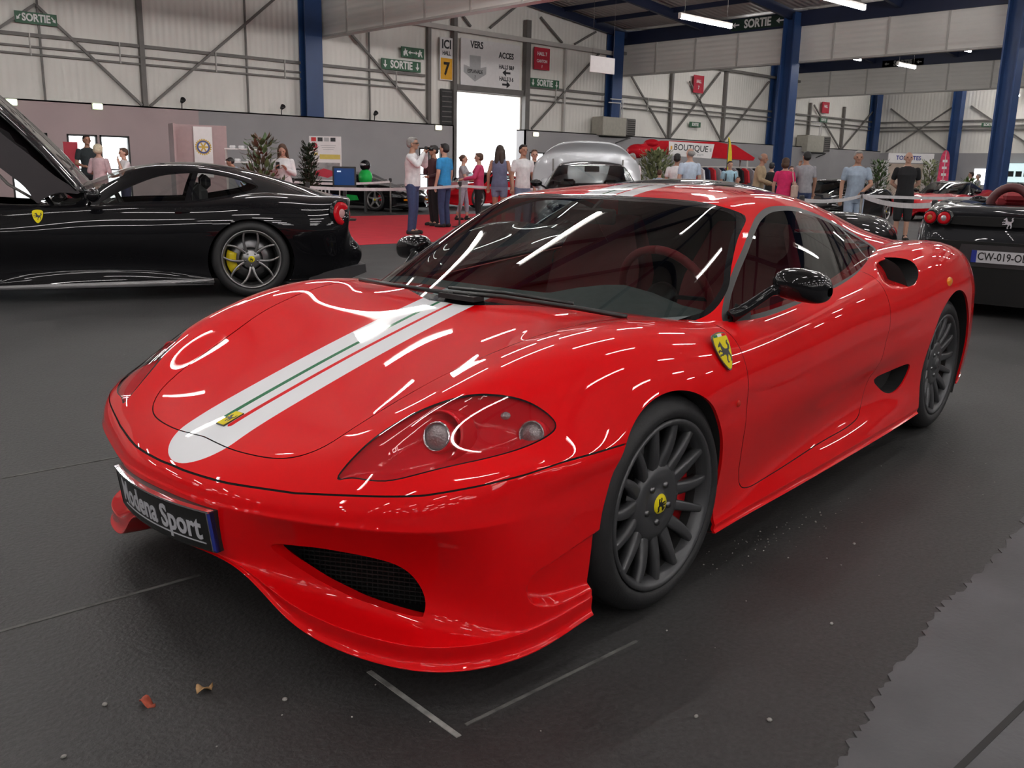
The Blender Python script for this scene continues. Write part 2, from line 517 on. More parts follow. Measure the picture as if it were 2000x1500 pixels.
# yard outside the doors
m = MB(); m.box((16, YB + 12, -.12), (60, 23, .1), mat('yard_concrete', (.6, .59, .57), .9, noise=.1)); STRUCT(m.build('ground_outside'))
# glazed doors
k = 0
for (a, b, z0, z1) in GLZ:
    k += 1; m = MB()
    for x in (a + .02, b - .02): m.box((x, YP + .03, (z0 + z1) / 2), (.05, .09, z1 - z0), BFRAME)
    for z in (z0 + .03, z1 - .02): m.box(((a + b) / 2, YP + .03, z), (b - a, .09, .05), BFRAME)
    m.box(((a + b) / 2, YP + .03, 1.0), (b - a, .05, .04), BFRAME)
    o = STRUCT(m.build('door_%d' % (k + 1)))
    m = MB(); m.box(((a + b) / 2, YP + .05, (z0 + z1) / 2), (b - a - .06, .01, z1 - z0 - .06), PANE); m.build('pane', o)
# big doorway: frame and raised shutter box
m = MB()
m.box((22.62, YB - .16, 3.6), (.16, .2, 7.2), GSTEEL); m.box((26.32, YB - .16, 3.5), (.24, .2, 7.0), GSTEEL)
m.box((24.46, YB - .12, 4.22), (3.4, .14, .22), GSTEEL)
STRUCT(m.build('door_1'))
m = MB(); m.box((22.26, YB - .14, 3.47), (.5, .10, 1.3), mat('dark_grille', (.03, .03, .03), .6, noise=.2))
for i in range(7): m.box((22.26, YB - .20, 2.95 + i * .18), (.46, .02, .03), GSTEEL)
tag(m.build('wall_vent'), 'tall dark wall grille left of the bright doorway', 'vent')
# ceiling in pitched bays with skylights
def ceil():
    m = MB(); sk = [(3.2, 7.8), (9.4, 13.0)]
    xs = [XL - .2, -21.5] + BAYS + [XR + .2]
    ez, rz = 7.28, 8.12
    for b0, b1 in zip(BAYS + [46.4], BAYS[1:] + [61.7]):
        if b1 <= b0: continue
        mid = (b0 + b1) / 2
        for xa, za, xb, zb in ((b0, ez, mid, rz), (mid, rz, b1, ez)):
            ys = [YF, YB + .2]
            for i in range(len(ys) - 1):
                y0, y1 = ys[i], ys[i + 1]
                f0, f1 = .10, .62
                if len(ys) > 3 and i == 1 and xa == b0:   # a translucent strip stands open to the sky
                    cuts = [(0, f0), (f1, 1)] if xa == b0 else [(0, 1 - f1), (1 - f0, 1)]
                else: cuts = [(0, 1)]
                for c0, c1 in cuts:
                    X0, Z0 = xa + (xb - xa) * c0, za + (zb - za) * c0; X1, Z1 = xa + (xb - xa) * c1, za + (zb - za) * c1
                    V = [(X0, y0, Z0), (X1, y0, Z1), (X1, y1, Z1), (X0, y1, Z0)]
                    V += [(x, y, z + .08) for x, y, z in V]
                    m.add(V, [(3, 2, 1, 0), (4, 5, 6, 7), (0, 1, 5, 4), (1, 2, 6, 5), (2, 3, 7, 6), (3, 0, 4, 7)], CEILM)
    m.box((-19, (YF + YB) / 2, 7.2), (10.4, YB - YF, .1), CEILM)
    STRUCT(m.build('ceiling'))
ceil()
# rafters and purlins of the roof
for b0, b1 in ((1.4, 16.75), (16.75, 32.05), (32.05, 46.4), (46.4, 55.6)):
    mid = (b0 + b1) / 2 if b1 < 50 else b1
    for y in (28.25, 24.2, 20.1, 16.0, 12.0, 7.9, 3.8, -.3, -4.4):
        m = MB()
        m.bar((b0, y, 7.05), (mid, y, 7.89), .14, .34, NAVY); 
        if b1 < 50: m.bar((mid, y, 7.89), (b1, y, 7.05), .14, .34, NAVY)
        STRUCT(m.build('roof_beam'))
    m = MB()
    for i in range(1, 4):
        for s in ((0, 1) if b1 < 50 else (0,)):
            f = i / 4; x = (b0 + (mid - b0) * f) if s == 0 else (b1 + (mid - b1) * f)
            m.box((x, (YF + YB) / 2, 7.20 + .84 * f), (.08, YB - YF, .18), NAVY)
    STRUCT(m.build('roof_purlins'))
# fascias along the column lines
for x in (16.75, 32.05, 46.4):
    m = MB(); y0 = -2.0
    m.box((x + .32, (y0 + YB) / 2, 6.01), (.36, YB - y0, 1.28), FASCIA)
    m.box((x + .14, (y0 + YB) / 2, 5.385), (.02, YB - y0, .06), LSTEEL)
    y = YB - 1.9
    while y > y0: m.box((x + .125, y, 6.01), (.04, .06, 1.28), LSTEEL); y -= 2.05
    STRUCT(m.build('fascia'))
    m = MB(); m.box((x + .2, (y0 + YB) / 2, 6.90), (.3, YB - y0, .52), NAVY); STRUCT(m.build('eaves_beam'))
# blue columns (I sections)
def column(x, y, h, w=.40, d=.40, z0=0.0):
    m = MB(); t = .05; zc = (h + z0) / 2; hh = h - z0
    m.box((x, y - d / 2 + t / 2, zc), (w, t, hh), BLUE); m.box((x, y + d / 2 - t / 2, zc), (w, t, hh), BLUE); m.box((x, y, zc), (t, d - 2 * t, hh), BLUE)
    if z0 == 0: m.box((x, y, .01), (w + .15, d + .15, .02), BLUE)
    return m.build('column')
for x, y in ((16.5, 28.22), (31.4, 28.22), (44.1, 28.22), (32.0, 20.0), (32.0, 12.1), (55.35, 23.5), (55.0, 28.22)):
    STRUCT(column(x, y, 7.1, .62 if y > 28 else .52, .44 if y > 28 else .5, ZP if y > 28 else 0))
# girts, posts and braces on the back wall
def steel(name, a, b, w, h, mt=GSTEEL):
    m = MB(); m.bar(a, b, w, h, mt); return STRUCT(m.build(name))
yg = YB - .10
for x0, x1 in ((XL, 16.2), (16.8, 21.3), (26.5, 31.0), (31.8, 45.8), (46.5, 55.4)):
    for z, h in ((4.52, .09), (4.22, .05), (4.02, .05)): steel('wall_girt', (x0, yg, z), (x1, yg, z), .08, h)
steel('wall_girt', (17.0, yg - .1, 6.30), (31.4, yg - .1, 6.22), .16, .16, LSTEEL)
steel('wall_girt', (32.0, yg - .1, 6.30), (46.4, yg - .1, 6.2), .12, .12, GSTEEL)
for x, z1, mt, w_ in ((11.0, 7.2, GSTEEL, .14), (21.48, 7.0, GSTEEL, .14), (8.25, 7.0, GSTEEL, .05), (14.3, 7.0, GSTEEL, .05), (18.9, 7, GSTEEL, .05), (28.55, 6.2, LSTEEL, .10), (35.63, 6.2, GSTEEL, .14), (39.85, 6.2, GSTEEL, .14), (47.9, 5.2, GSTEEL, .12), (51.6, 5.2, GSTEEL, .14)):
    steel('wall_post', (x, yg, ZP), (x, yg, z1), w_, w_, mt)
for a, b in (((8.2, 5.32), (4.9, 2.85)), ((8.2, 5.32), (10.9, 2.86)), ((11.14, 2.85), (15.6, 6.6)), ((17.6, 6.1), (21.43, 2.87)), ((26.7, 2.88), (30.6, 6.2)), ((22.8, 7.0), (23.43, 6.45)), ((24.39, 6.5), (25.8, 7.5)), ((27.05, 7.2), (28.31, 6.36)), ((29.04, 6.38), (30.3, 7.0)), ((32.7, 5.41), (35.48, 2.8)), ((39.3, 6.1), (35.7, 2.9)), ((36.9, 5.5), (39.78, 2.85)), ((43.6, 6.0), (39.96, 2.86)), ((54.9, 5.1), (51.64, 2.8)), ((48.2, 5.1), (51.5, 2.8))):
    steel('wall_brace', (a[0], yg - .03, a[1]), (b[0], yg - .03, b[1]), .07, .07)
xr = XR - .1
for z in (4.5, 4.2, 4.0): steel('wall_girt', (xr, 6, z), (xr, 28.2, z), .08, .07)
for a, b in (((27.6, 5.3), (23.9, 2.8)), ((23.9, 5.3), (27.6, 2.8)), ((22.9, 5.3), (19.0, 2.8))): steel('wall_brace', (xr, *a), (xr, *b), .07, .07)

for x in (7.97, 10.35, 13.25, 15.6, 20.0, 28.0, 33.9): 
    steel('pipe_bracket', (x, yg - .06, 3.98), (x, yg - .06, 4.56), .05, .03, LSTEEL)
# ------------------------------------------------------------------ ceiling lights: pairs of fluorescent tubes along X
TUBE = mat('lit_tube', (1, 1, 1), .4, emit=(1.0, .97, .955), estr=TUBE_E)
def lamp(x, y, z, n, label, grp, L=1.6):
    t = empty('ceiling_light', label, 'ceiling light', (x, y, z), 0, grp)
    m = MB(); m.box((0, 0, .085), (L + .1, .05 if x > 18 else .20, .05), LSTEEL)  # housings over the cars widened to keep light off the ceiling
    for s in (-1, 1): m.box((s * (L / 2 + .02), 0, .03), (.03, .10, .15), LSTEEL)
    for s in (-1, 1): m.tube([(s * L * .42, 0, .07), (s * L * .42, 0, 7.2 - z)], .006, GSTEEL, 5)
    m.build('housing', t)
    m = MB(); m.tube([(-L / 2, 0, 0), (L / 2, 0, 0)], .045, TUBE, 10); m.build('tube', t)
    return t
LX = [-20.5, -16.1, -11.7, -7.3, -2.9, 1.5, 5.9, 10.3, 14.7]
LY = [-15, -11.8, -8.6, -5.4, -2.2, 1.0, 4.2, 7.4, 10.6, 13.8, 17.0]
for x in LX:
    for y in LY: lamp(x, y, 5.6, 0, 'added tube light out of view, there to brighten the right bays', 'fluorescent lights overhead')
for x in (20.5, 25, 29.5, 34.5, 39):  # extra unseen lamps, added to brighten the right of the hall
    for y in (4.2, .2, -3.8, -8): lamp(x, y, 5.6, 0, 'added tube light out of view, there to brighten the right bays', 'fluorescent lights overhead')
for x, y in ((36, 24), (36, 16), (40, 24), (40, 17), (50, 24), (50, 18), (53, 22), (36, 9), (40, 9), (50, 11)): lamp(x, y, 6.9, 0, 'added tube light hidden behind the fascia panels to brighten the far bays', 'added lights behind the fascias', 2.4)  # lamps added out of sight to lift the right-hand bays
for x, y in ((20, 20), (22, 16), (26, 15.4), (24, 11.5), (27.5, 11.5)): lamp(x, y, 6.9, 0, 'added tube light out of view, there to brighten the right bays', 'fluorescent lights overhead', 2.4)  # unseen lamps added to light the fascia and roof sheet
for x, y in ((24, 7), (28, 8.6)): lamp(x, y, 5.6, 0, 'added tube light out of view, there to brighten the right bays', 'fluorescent lights overhead', 2.4)  # two more unseen lamps added for the fascia
lamp(23.1, 17.3, 5.52, 0, 'lit tube light left of the white exit lettering on the eaves', 'fluorescent lights overhead', 2.4)
lamp(22.9, 13.0, 5.56, 0, 'lit tube light at the top edge right of the near blue column', 'fluorescent lights overhead', 2.4)
for (x, y, lb) in ((34.6, 19.0, 'small bright ceiling light just right of the near blue column'), (34.5, 14.8, 'bright ceiling light under the fascia near the far right column'), (38.4, 18.6, 'ceiling light in front of the dim second exit lettering'), (48.6, 20.2, 'distant ceiling light low beside the right blue column'), (56.0 - 1.8, 20.2, 'farthest ceiling light at the right edge')):
    lamp(x, y, 5.70, 0, lb, 'fluorescent lights overhead', 1.5)

# ------------------------------------------------------------------ signs
def board(name, label, cat, c, w_, h_, bg, items, face=-1, axis='Y', t=.03, group=None):
    """flat sign facing -Y (or -X); items: (text, size, x, z, material, stretch) or ('poly', pts, material)"""
    m = MB()
    if axis == 'Y': M = Matrix.Translation(c) @ Matrix.Rotation(PI / 2, 4, 'X')
    else: M = Matrix.Translation(c) @ Matrix.Rotation(-PI / 2, 4, 'Z') @ Matrix.Rotation(PI / 2, 4, 'X')
    m.prism([(-w_ / 2, -h_ / 2), (w_ / 2, -h_ / 2), (w_ / 2, h_ / 2), (-w_ / 2, h_ / 2)], -t, 0, bg, M)
    for it in items:
        if it[0] == 'poly': m.prism(it[1], -.002, .004, it[2], M)
        else:
            tx, sz, x, z, mt, sx = it
            m.text(tx, sz, mt, M @ Matrix.Translation((x, z, .002)), .002, sz * .034, sx)
    return tag(m.build(name), label, cat, group)
def arrow(x, z, s, ang):
    P = [(-.5, .09), (.05, .09), (.05, .32), (.5, 0), (.05, -.32), (.05, -.09), (-.5, -.09)]
    c, k = math.cos(ang), math.sin(ang)
    return [(x + s * (a * c - b * k), z + s * (a * k + b * c)) for a, b in P]
ys = YB - .17
board('exit_sign', 'green exit board with two slanting arrows, high at the far left', 'sign', (8.18, ys, 4.95), 1.06, .30, SGREEN, [('SORTIE', .27, 0, 0, SWHITE, .82), ('poly', arrow(-.44, 0, .17, -2.2), SWHITE), ('poly', arrow(.44, 0, .17, -.95), SWHITE)])
board('exit_sign', 'green exit board with down arrows, left of the bright doorway', 'sign', (20.22, ys, 4.78), 1.70, .36, SGREEN, [('SORTIE', .36, 0, 0, SWHITE, .82), ('poly', arrow(-.70, 0, .26, -PI / 2), SWHITE), ('poly', arrow(.70, 0, .26, -PI / 2), SWHITE)])
board('exit_sign', 'green exit board with down arrows, right of the bright doorway', 'sign', (27.35, ys, 4.69), 1.62, .34, SGREEN, [('SORTIE', .34, 0, 0, SWHITE, .82), ('poly', arrow(-.67, 0, .25, -PI / 2), SWHITE), ('poly', arrow(.67, 0, .25, -PI / 2), SWHITE)])
man = lambda x, s: [(x + s * a, s * b) for a, b in ((-.3, -.4), (-.1, -.4), (.05, -.1), (.2, -.4), (.38, -.4), (.18, 0), (.3, .2), (.05, .2), (.05, .4), (-.12, .4), (-.12, .18), (-.32, .05))]
board('emergency_light', 'pair of lit green emergency exit boxes above an exit board', 'emergency light', (20.72, ys, 5.25), 1.0, .36, SGREEN, [('poly', man(-.32, .3), SWHITE), ('poly', arrow(-.10, 0, .2, PI), SWHITE), ('poly', [(-.01, -.18), (.01, -.18), (.01, .18), (-.01, .18)], SBLACK), ('poly', man(.32, .3), SWHITE), ('poly', arrow(.12, 0, .2, 0), SWHITE)])
board('hall_sign', 'narrow white board with a yellow number seven panel', 'sign', (22.25, ys, 5.18), .60, 1.50, WHITEB, [('ICI', .42, 0, .50, SBLACK, .9), ('HALL', .20, 0, .20, SBLACK, .8), ('poly', [(-.27, -.72), (.27, -.72), (.27, .03), (-.27, .03)], SYEL), ('7', .62, 0, -.36, SBLACK, .9)])
A_ = [(-.30, .42), (-.30, -.05), (-.62, .02), (-.62, -.28), (0, -.62), (.62, -.28), (.62, .02), (.30, -.05), (.30, .42)]
board('hall_sign', 'large white direction board above the bright doorway', 'sign', (24.45, ys + .02, 5.15), 3.0, 1.72, WHITEB, [('VERS', .34, -.72, .66, SBLACK, .85), ('poly', [(x * .9 - .80, z * .9 - .10) for x, z in A_], SGREY), ('ESPLANADE', .19, -.80, -.30, SBLACK, .75), ('?', .18, -.80, -.50, SBLACK, 1),
      ('ACCES', .30, .78, .40, SBLACK, .85), ('HALLS 8&9', .21, .80, -.02, SBLACK, .8), ('poly', arrow(.80, -.22, .42, PI), SBLACK), ('HALLS 3 6', .21, .80, -.46, SBLACK, .8), ('poly', arrow(.80, -.66, .42, 0), SBLACK)])
board('hall_sign', 'red hall board with white lettering right of the doorway', 'sign', (27.15, ys, 5.63), .86, .84, SRED, [('HALL 7', .19, 0, .18, SWHITE, .9), ('CANTON', .16, 0, -.10, SWHITE, .85), ('?', .14, 0, -.30, SWHITE, 1)])
board('hall_sign', 'small red board high on the wall left of the near blue column', 'sign', (37.58, ys, 5.42), .78, .80, SRED, [('HALL', .2, 0, .12, SWHITE, .8), ('7', .22, 0, -.16, SWHITE, 1)])
board('hall_sign', 'tiny red board high on the wall right of the near blue column', 'sign', (49.4, ys, 5.03), .75, .60, SRED, [('HALL', .2, 0, .06, SWHITE, .8)])
board('exit_sign', 'small green exit plate below the small red board', 'sign', (37.5, ys, 3.55), .86, .24, SGREEN, [('SORTIE', .2, 0, 0, SWHITE, .8)])
board('exit_sign', 'small green exit plate below the tiny red board', 'sign', (49.3, ys, 4.35), .8, .24, SGREEN, [('SORTIE', .2, 0, 0, SWHITE, .8)])
board('exit_sign', 'small green exit plate on the right hand wall', 'sign', (XR - .16, 21.8, 4.25), .75, .22, SGREEN, [('SORTIE', .2, 0, 0, SWHITE, .8)], axis='X')
board('exit_sign', 'white exit lettering with left arrows on the dark eaves beam', 'sign', (32.07, 21.6, 6.92), 2.35, .42, mat('sign_dark_green', (.008, .03, .018), .5, noise=.05), [('SORTIE', .43, .0, 0, SWHITE, .86), ('poly', arrow(-.98, 0, .32, PI), SWHITE), ('poly', arrow(.98, 0, .32, PI), SWHITE)], axis='X')
board('exit_sign', 'dim exit lettering on the second, farther eaves beam', 'sign', (46.4 + .05, 22.7, 6.80), 2.1, .32, mat('sign_dim', (.03, .05, .045), .5, noise=.05), [('SORTIE', .33, .0, 0, mat('sign_dim_white', (.25, .25, .24), .5, noise=.05), .88), ('poly', arrow(-.82, 0, .24, PI), MATS['sign_dim_white']), ('poly', arrow(.82, 0, .24, PI), MATS['sign_dim_white'])], axis='X')
o = board('hanging_panel', 'blank white panel hanging above the silver car', 'panel', (18.68, 17.2, 3.95), .92, .40, WHITEB, [])
m = MB()
for s in (-.4, .4): m.tube([(18.68 + s, 17.2, 4.15), (18.68 + s, 17.2, 7.0)], .004, GSTEEL, 4)
w_ = m.build('wire'); w_.parent = o; w_.matrix_parent_inverse = Matrix.Identity(4)
# emergency lamps on the lower wall
EGL = mat('emergency_glow', (.8, .9, .7), .4, emit=(.80, 1.0, .62), estr=2.2)
WGL = mat('warm_glow', (.9, .9, .7), .4, emit=(1.0, .98, .72), estr=2.6)
for x, z, mt, lb in ((7.40, 2.74, EGL, 'small glowing green exit lamp at the far left wall'), (9.65, 2.76, EGL, 'small glowing green exit lamp above the glazed double door'), (21.98, 2.72, WGL, 'small lit wall lamp left of the bright doorway'), (27.02, 2.68, WGL, 'small lit wall lamp right of the bright doorway'), (38.5, 2.62, WGL, 'small lit wall lamp above the shop banner'), (44.9, 2.45, WGL, 'small lit wall lamp right of the near blue column')):
    m = MB(); x = x * _k; z = 1.239 + (z - 1.239) * _k; m.box((x, YP - .06, z), (.26, .09, .15), mt, bev=.02); m.box((x, YP - .02, z), (.30, .06, .19), LSTEEL); tag(m.build('wall_lamp'), lb, 'lamp')
for x, lb in ((12.03, 'small wall spotlight left of the blue column'), (15.35, 'small wall spotlight just left of the blue wall column'), (18.95, 'small wall spotlight right of the blue wall column')):
    m = MB(); m.tube([(x, YB - .3, 2.82), (x, YB - .32, 3.0)], .015, BFRAME); m.rev([(0, 0), (.05, 0), (.08, .14), (.0, .12)], BFRAME, 12, T(x, YB - .31, 3.02, math.radians(60))); tag(m.build('wall_spotlight'), lb, 'spotlight')
# air-conditioning units
def ac(name, x, y, z, lb, s=1.0):
    t = empty(name, lb, 'air conditioner', (x, y, z))
    m = MB(); m.box((-.3 * s, 0, 0), (1.5 * s, .7, .78 * s), mat('ac_beige', (.42, .40, .34), .5, noise=.08), bev=.03); m.build('casing', t)
    m = MB(); m.box((.78 * s, 0, .02), (.62 * s, .66, .72 * s), GSTEEL, bev=.03)
    for i in range(7): m.box((.78 * s, -.34, -.26 * s + i * .09 * s), (.5 * s, .02, .03), DARKV)
    m.build('fan_box', t)
    m = MB(); m.bar((-.6 * s, .3, -.95 * s), (.9 * s, -.2, -.42 * s), .05, .05, BFRAME); m.bar((-.9 * s, 0, -.42 * s), (1.1 * s, 0, -.42 * s), .06, .05, BFRAME); m.build('bracket', t)
    m = MB(); m.tube([(.15 * s, -.2, .36), (.15 * s, -.2, 1.0), (-.5 * s, -.1, 1.0)], .025, WHITEB); m.tube([(.3 * s, -.2, .36), (.3 * s, -.2, 1.15), (-.4 * s, -.1, 1.15)], .025, WHITEB); m.build('pipes', t)
DARKV = mat('vent_dark', (.01, .01, .01), .7, noise=.1)
ac('air_conditioner', 31.25, 27.98, 3.15, 'beige air conditioner on a bracket left of the silver car')
ac('air_conditioner', 47.9, 28.02, 2.98, 'smaller beige air conditioner right of the near blue column', 1.15)
# red carpet and floor marks
CARP = mat('red_carpet', (.50, .012, .028), .95, noise=.10, nscale=3, bump=.3, bscale=250)
m = MB(); m.box((12.9, 16.6, .001), (14.6, 7.6, .006), CARP); tag(m.build('carpet'), 'flat red carpet on the floor behind the black car', 'carpet')
CONC = mat('concrete_aisle', (.080, .080, .086), .7, noise=.22, nscale=2.5, bump=.25, bscale=60)
random.seed(5)
# concrete aisle, seams, chalk lines, debris
edge = [(1.40,.80),(1.70,.81),(1.89,.849),(2.135,.901),(2.44,.955),(2.68,1.0),(2.94,1.01),(3.28,1.05),(3.6,1.097)]
pts = []
for (a, b), (c, d) in zip(edge[:-1], edge[1:]):
    for i in range(12):
        f = i / 12; pts.append((a + (c - a) * f, b + (d - b) * f + random.uniform(-.012, .012)))
x = 3.6
while x < 24: pts.append((x, 1.1 + .02 * (x - 3.6) * .2 + random.uniform(-.03, .03))); x += .15
pts = [(-8, .75)] + [(-8 + i * .2, .78 + random.uniform(-.02, .02)) for i in range(1, 47)] + pts
m = MB(); m.prism(pts + [(24, -6), (-8, -6)], 0.0, .003, CONC); STRUCT(m.build('floor_aisle'))
m = MB(); m.box((8, .632, .003), (32, .016, .002), DARKV); STRUCT(m.build('floor_seam'))
CHALK = mat('chalk_line', (.22, .22, .21), .9, noise=.5, nscale=18)
CHALK2 = mat('faint_chalk_line', (.095, .095, .09), .9, noise=.5, nscale=18)
m = MB(); m.box((1.16, 1.60, .001), (.014, .36, .002), CHALK); tag(m.build('chalk_line'), 'short white chalk line on the floor in front of the red car', 'floor marking')
m = MB(); m.box((1.50, 1.445, .001), (.60, .009, .002), CHALK2); tag(m.build('chalk_line'), 'faint chalk line running from the short white line to the front wheel', 'floor marking')
m = MB(); m.box((.75, 2.585, .001), (.65, .012, .002), CHALK2); tag(m.build('chalk_line'), 'faint chalk line on the floor at the left, before the number plate', 'floor marking')
m = MB(); m.box((1.1, 3.93, .001), (.5, .012, .002), CHALK2); tag(m.build('chalk_line'), 'faint chalk line left of the red car nose', 'floor marking')
def leaf(name, x, y, s, rz, mt, label):
    m = MB(); P = []
    V = []; F = []
    for i in range(9):
        t = i / 8; w_ = s * .30 * math.sin(PI * t ** .8) + .0005
        for j in (-1, 0, 1): V.append(((t - .5) * s, j * w_, .006 + .010 * abs(j) * math.sin(t * 5) + .004 * math.sin(7 * t)))
    for i in range(8):
        for j in range(2): F.append((i * 3 + j, i * 3 + j + 1, i * 3 + j + 4, i * 3 + j + 3))
    m.add(V, F, mt, True, T(x, y, 0, 0, 0, rz))
    o = m.build(name); md = o.modifiers.new('t', 'SOLIDIFY'); md.thickness = .0015
    return tag(o, label, 'leaf')
leaf('fallen_leaf', .81, 1.96, .052, .4, mat('tan_leaf', (.42, .25, .11), .8, noise=.3, nscale=60), 'tan fallen leaf on the dark floor at the lower left')
leaf('fallen_leaf', .682, 1.987, .042, -1.0, mat('red_leaf', (.32, .06, .03), .8, noise=.3, nscale=60), 'smaller reddish fallen leaf left of the tan one')
m = MB()
GRIT = mat('pale_grit', (.30, .29, .27), .9, noise=.3)
for k in range(110):
    if k < 8: x, y = [(.607, 2.05), (.936, 1.80), (1.63, 1.12), (.473, 1.906), (1.44, 3.71), (1.75, 1.0), (2.3, 1.15), (2.9, 1.4)][k]; s = .007
    elif k < 70: x, y = random.gauss(2.75, .28), random.gauss(1.62, .05); s = random.uniform(.0015, .004)
    else: x, y = random.uniform(.3, 4.5), random.uniform(1.0, 1.9); s = random.uniform(.0015, .0045)
    m.ball((x, y, s * .5), (s, s * random.uniform(.5, 1), s * .6), GRIT, None, 6, 4)
tag(m.build('grit'), 'pale grit and crumbs scattered on the floor', 'grit', kind='stuff')
# ================================================================== RED COUPE
RED = mat('red_car_paint', (0.66, 0.002, 0.0045), 0.45, 0.0, 1.0, noise=0.02, nscale=300)
WHITE_P = mat('white_stripe_paint', (0.80, 0.81, 0.83), 0.45, 0.0, 1.0, noise=0.01)
GREEN_P = mat('green_stripe_paint', (0.02, 0.16, 0.07), 0.45, 0.0, 1.0, noise=0.01)
BLACKG = mat('gloss_black', (0.006, 0.006, 0.007), 0.25, 0, 1.0, noise=0.05)
RUBBER = mat('black_rubber', (0.012, 0.012, 0.013), 0.55, noise=0.15, nscale=30)
SEAL = mat('window_seal', (0.026, 0.026, 0.026), 0.42, noise=0.1)
DARK = mat('dark_void', (0.004, 0.004, 0.004), 0.9, noise=0.1)
LINER = mat('arch_liner_and_barrel_shade', (0.008, 0.008, 0.008), 0.85, noise=0.2)
TYRE = mat('tyre_rubber', (0.011, 0.011, 0.012), 0.62, noise=0.2, nscale=20, bump=0.1, bscale=150)
RIM = mat("anthracite_rim", (0.075, 0.076, 0.08), 0.38, 0.55, 0.0, noise=0.05)
CHROME = mat('chrome', (0.8, 0.8, 0.82), 0.08, 1.0, noise=0.02)
STEEL = mat('brake_steel', (0.16, 0.16, 0.165), 0.35, 1.0, noise=0.1)
REDCAL = mat('red_caliper', (0.55, 0.008, 0.012), 0.35, noise=0.05)
YELLOW = mat('badge_yellow', (0.72, 0.60, 0.015), 0.35, 0, 0.6, noise=0.03)
INK = mat('badge_black', (0.008, 0.008, 0.008), 0.4, noise=0.05)
WS_GLASS = glass_mat('windscreen_glass', (0.52, 0.56, 0.55), 1.6)
SIDE_GLASS = glass_mat('side_window_glass', (0.45, 0.48, 0.47), 1.6)
LAMP_GLASS = glass_mat('headlight_cover', (0.90, 0.86, 0.86), 1.45)
SEAT_RED = mat('red_leather', (0.24, 0.007, 0.013), 0.6, noise=0.1, nscale=20, bump=0.1)
DASH = mat('dark_dash', (0.075, 0.09, 0.09), 0.75, noise=0.15, nscale=40)
MESHG = mat('intake_mesh', (0.006, 0.006, 0.006), 0.5, noise=0.2)
BUCKET = mat('headlight_bucket', (0.60, 0.012, 0.022), 0.3, 0.0, 0.8, noise=0.03)
AMBER = mat('amber_lens_and_glint', (0.75, 0.22, 0.01), 0.2, 0, 0.6, noise=0.03)
BLUE_P = mat('plate_blue', (0.015, 0.03, 0.25), 0.4, noise=0.03)
SILVER_T = mat('silver_lettering', (0.62, 0.62, 0.66), 0.3, 0.3, noise=0.03)

def hood_rows():
    R = []
    R.append([(1.02,0,.477),(1.005,.22,.478),(.945,.42,.486),(.885,.60,.508),(.82,.72,.522),(.73,.80,.54),(.62,.85,.553)])
    R.append([(.90,0,.545),(.885,.22,.547),(.835,.40,.568),(.785,.545,.612),(.735,.65,.612),(.655,.755,.588),(.52,.872,.562)])
    R.append([(.70,0,.613),(.69,.22,.616),(.66,.42,.646),(.62,.56,.692),(.58,.66,.698),(.52,.775,.650),(.41,.885,.563)])
    R.append([(.45,0,.690),(.44,.23,.694),(.42,.45,.730),(.40,.60,.762),(.38,.70,.757),(.35,.80,.700),(.27,.898,.566)])
    R.append([(.20,0,.757),(.20,.24,.761),(.18,.48,.783),(.16,.62,.806),(.15,.73,.802),(.13,.83,.745),(.08,.906,.59)])
    R.append([(.0,0,.808),(-.02,.25,.811),(-.05,.48,.803),(-.08,.63,.815),(-.09,.745,.811),(-.1,.848,.750),(-.12,.908,.62)])
    R.append([(-.30,0,.866),(-.30,.25,.860),(-.30,.48,.818),(-.33,.65,.793),(-.34,.765,.788),(-.35,.858,.738),(-.36,.903,.63)])
    R.append([(-.65,0,.88),(-.65,.3,.87),(-.65,.52,.81),(-.65,.70,.782),(-.65,.80,.776),(-.65,.868,.730),(-.65,.900,.63)])
    R.append([(-1.05,0,.785),(-1.05,.3,.785),(-1.05,.52,.79),(-1.05,.70,.81),(-1.05,.806,.804),(-1.05,.870,.757),(-1.05,.900,.64)])
    R.append([(-1.45,0,.82),(-1.45,.3,.82),(-1.45,.5,.83),(-1.45,.68,.85),(-1.45,.79,.842),(-1.45,.862,.79),(-1.45,.895,.66)])
    R.append([(-1.9,0,.88),(-1.9,.3,.88),(-1.9,.48,.885),(-1.9,.62,.905),(-1.9,.75,.898),(-1.9,.85,.835),(-1.9,.893,.68)])
    R.append([(-2.4,0,.90),(-2.4,.3,.90),(-2.4,.48,.91),(-2.4,.62,.94),(-2.4,.755,.948),(-2.4,.855,.895),(-2.4,.90,.73)])
    R.append([(-2.9,0,.905),(-2.9,.3,.905),(-2.9,.48,.91),(-2.9,.62,.925),(-2.9,.74,.915),(-2.9,.835,.86),(-2.9,.885,.71)])
    R.append([(-3.30,0,.895),(-3.30,.3,.893),(-3.29,.48,.89),(-3.27,.62,.88),(-3.25,.70,.85),(-3.22,.78,.79),(-3.18,.83,.69)])
    return R

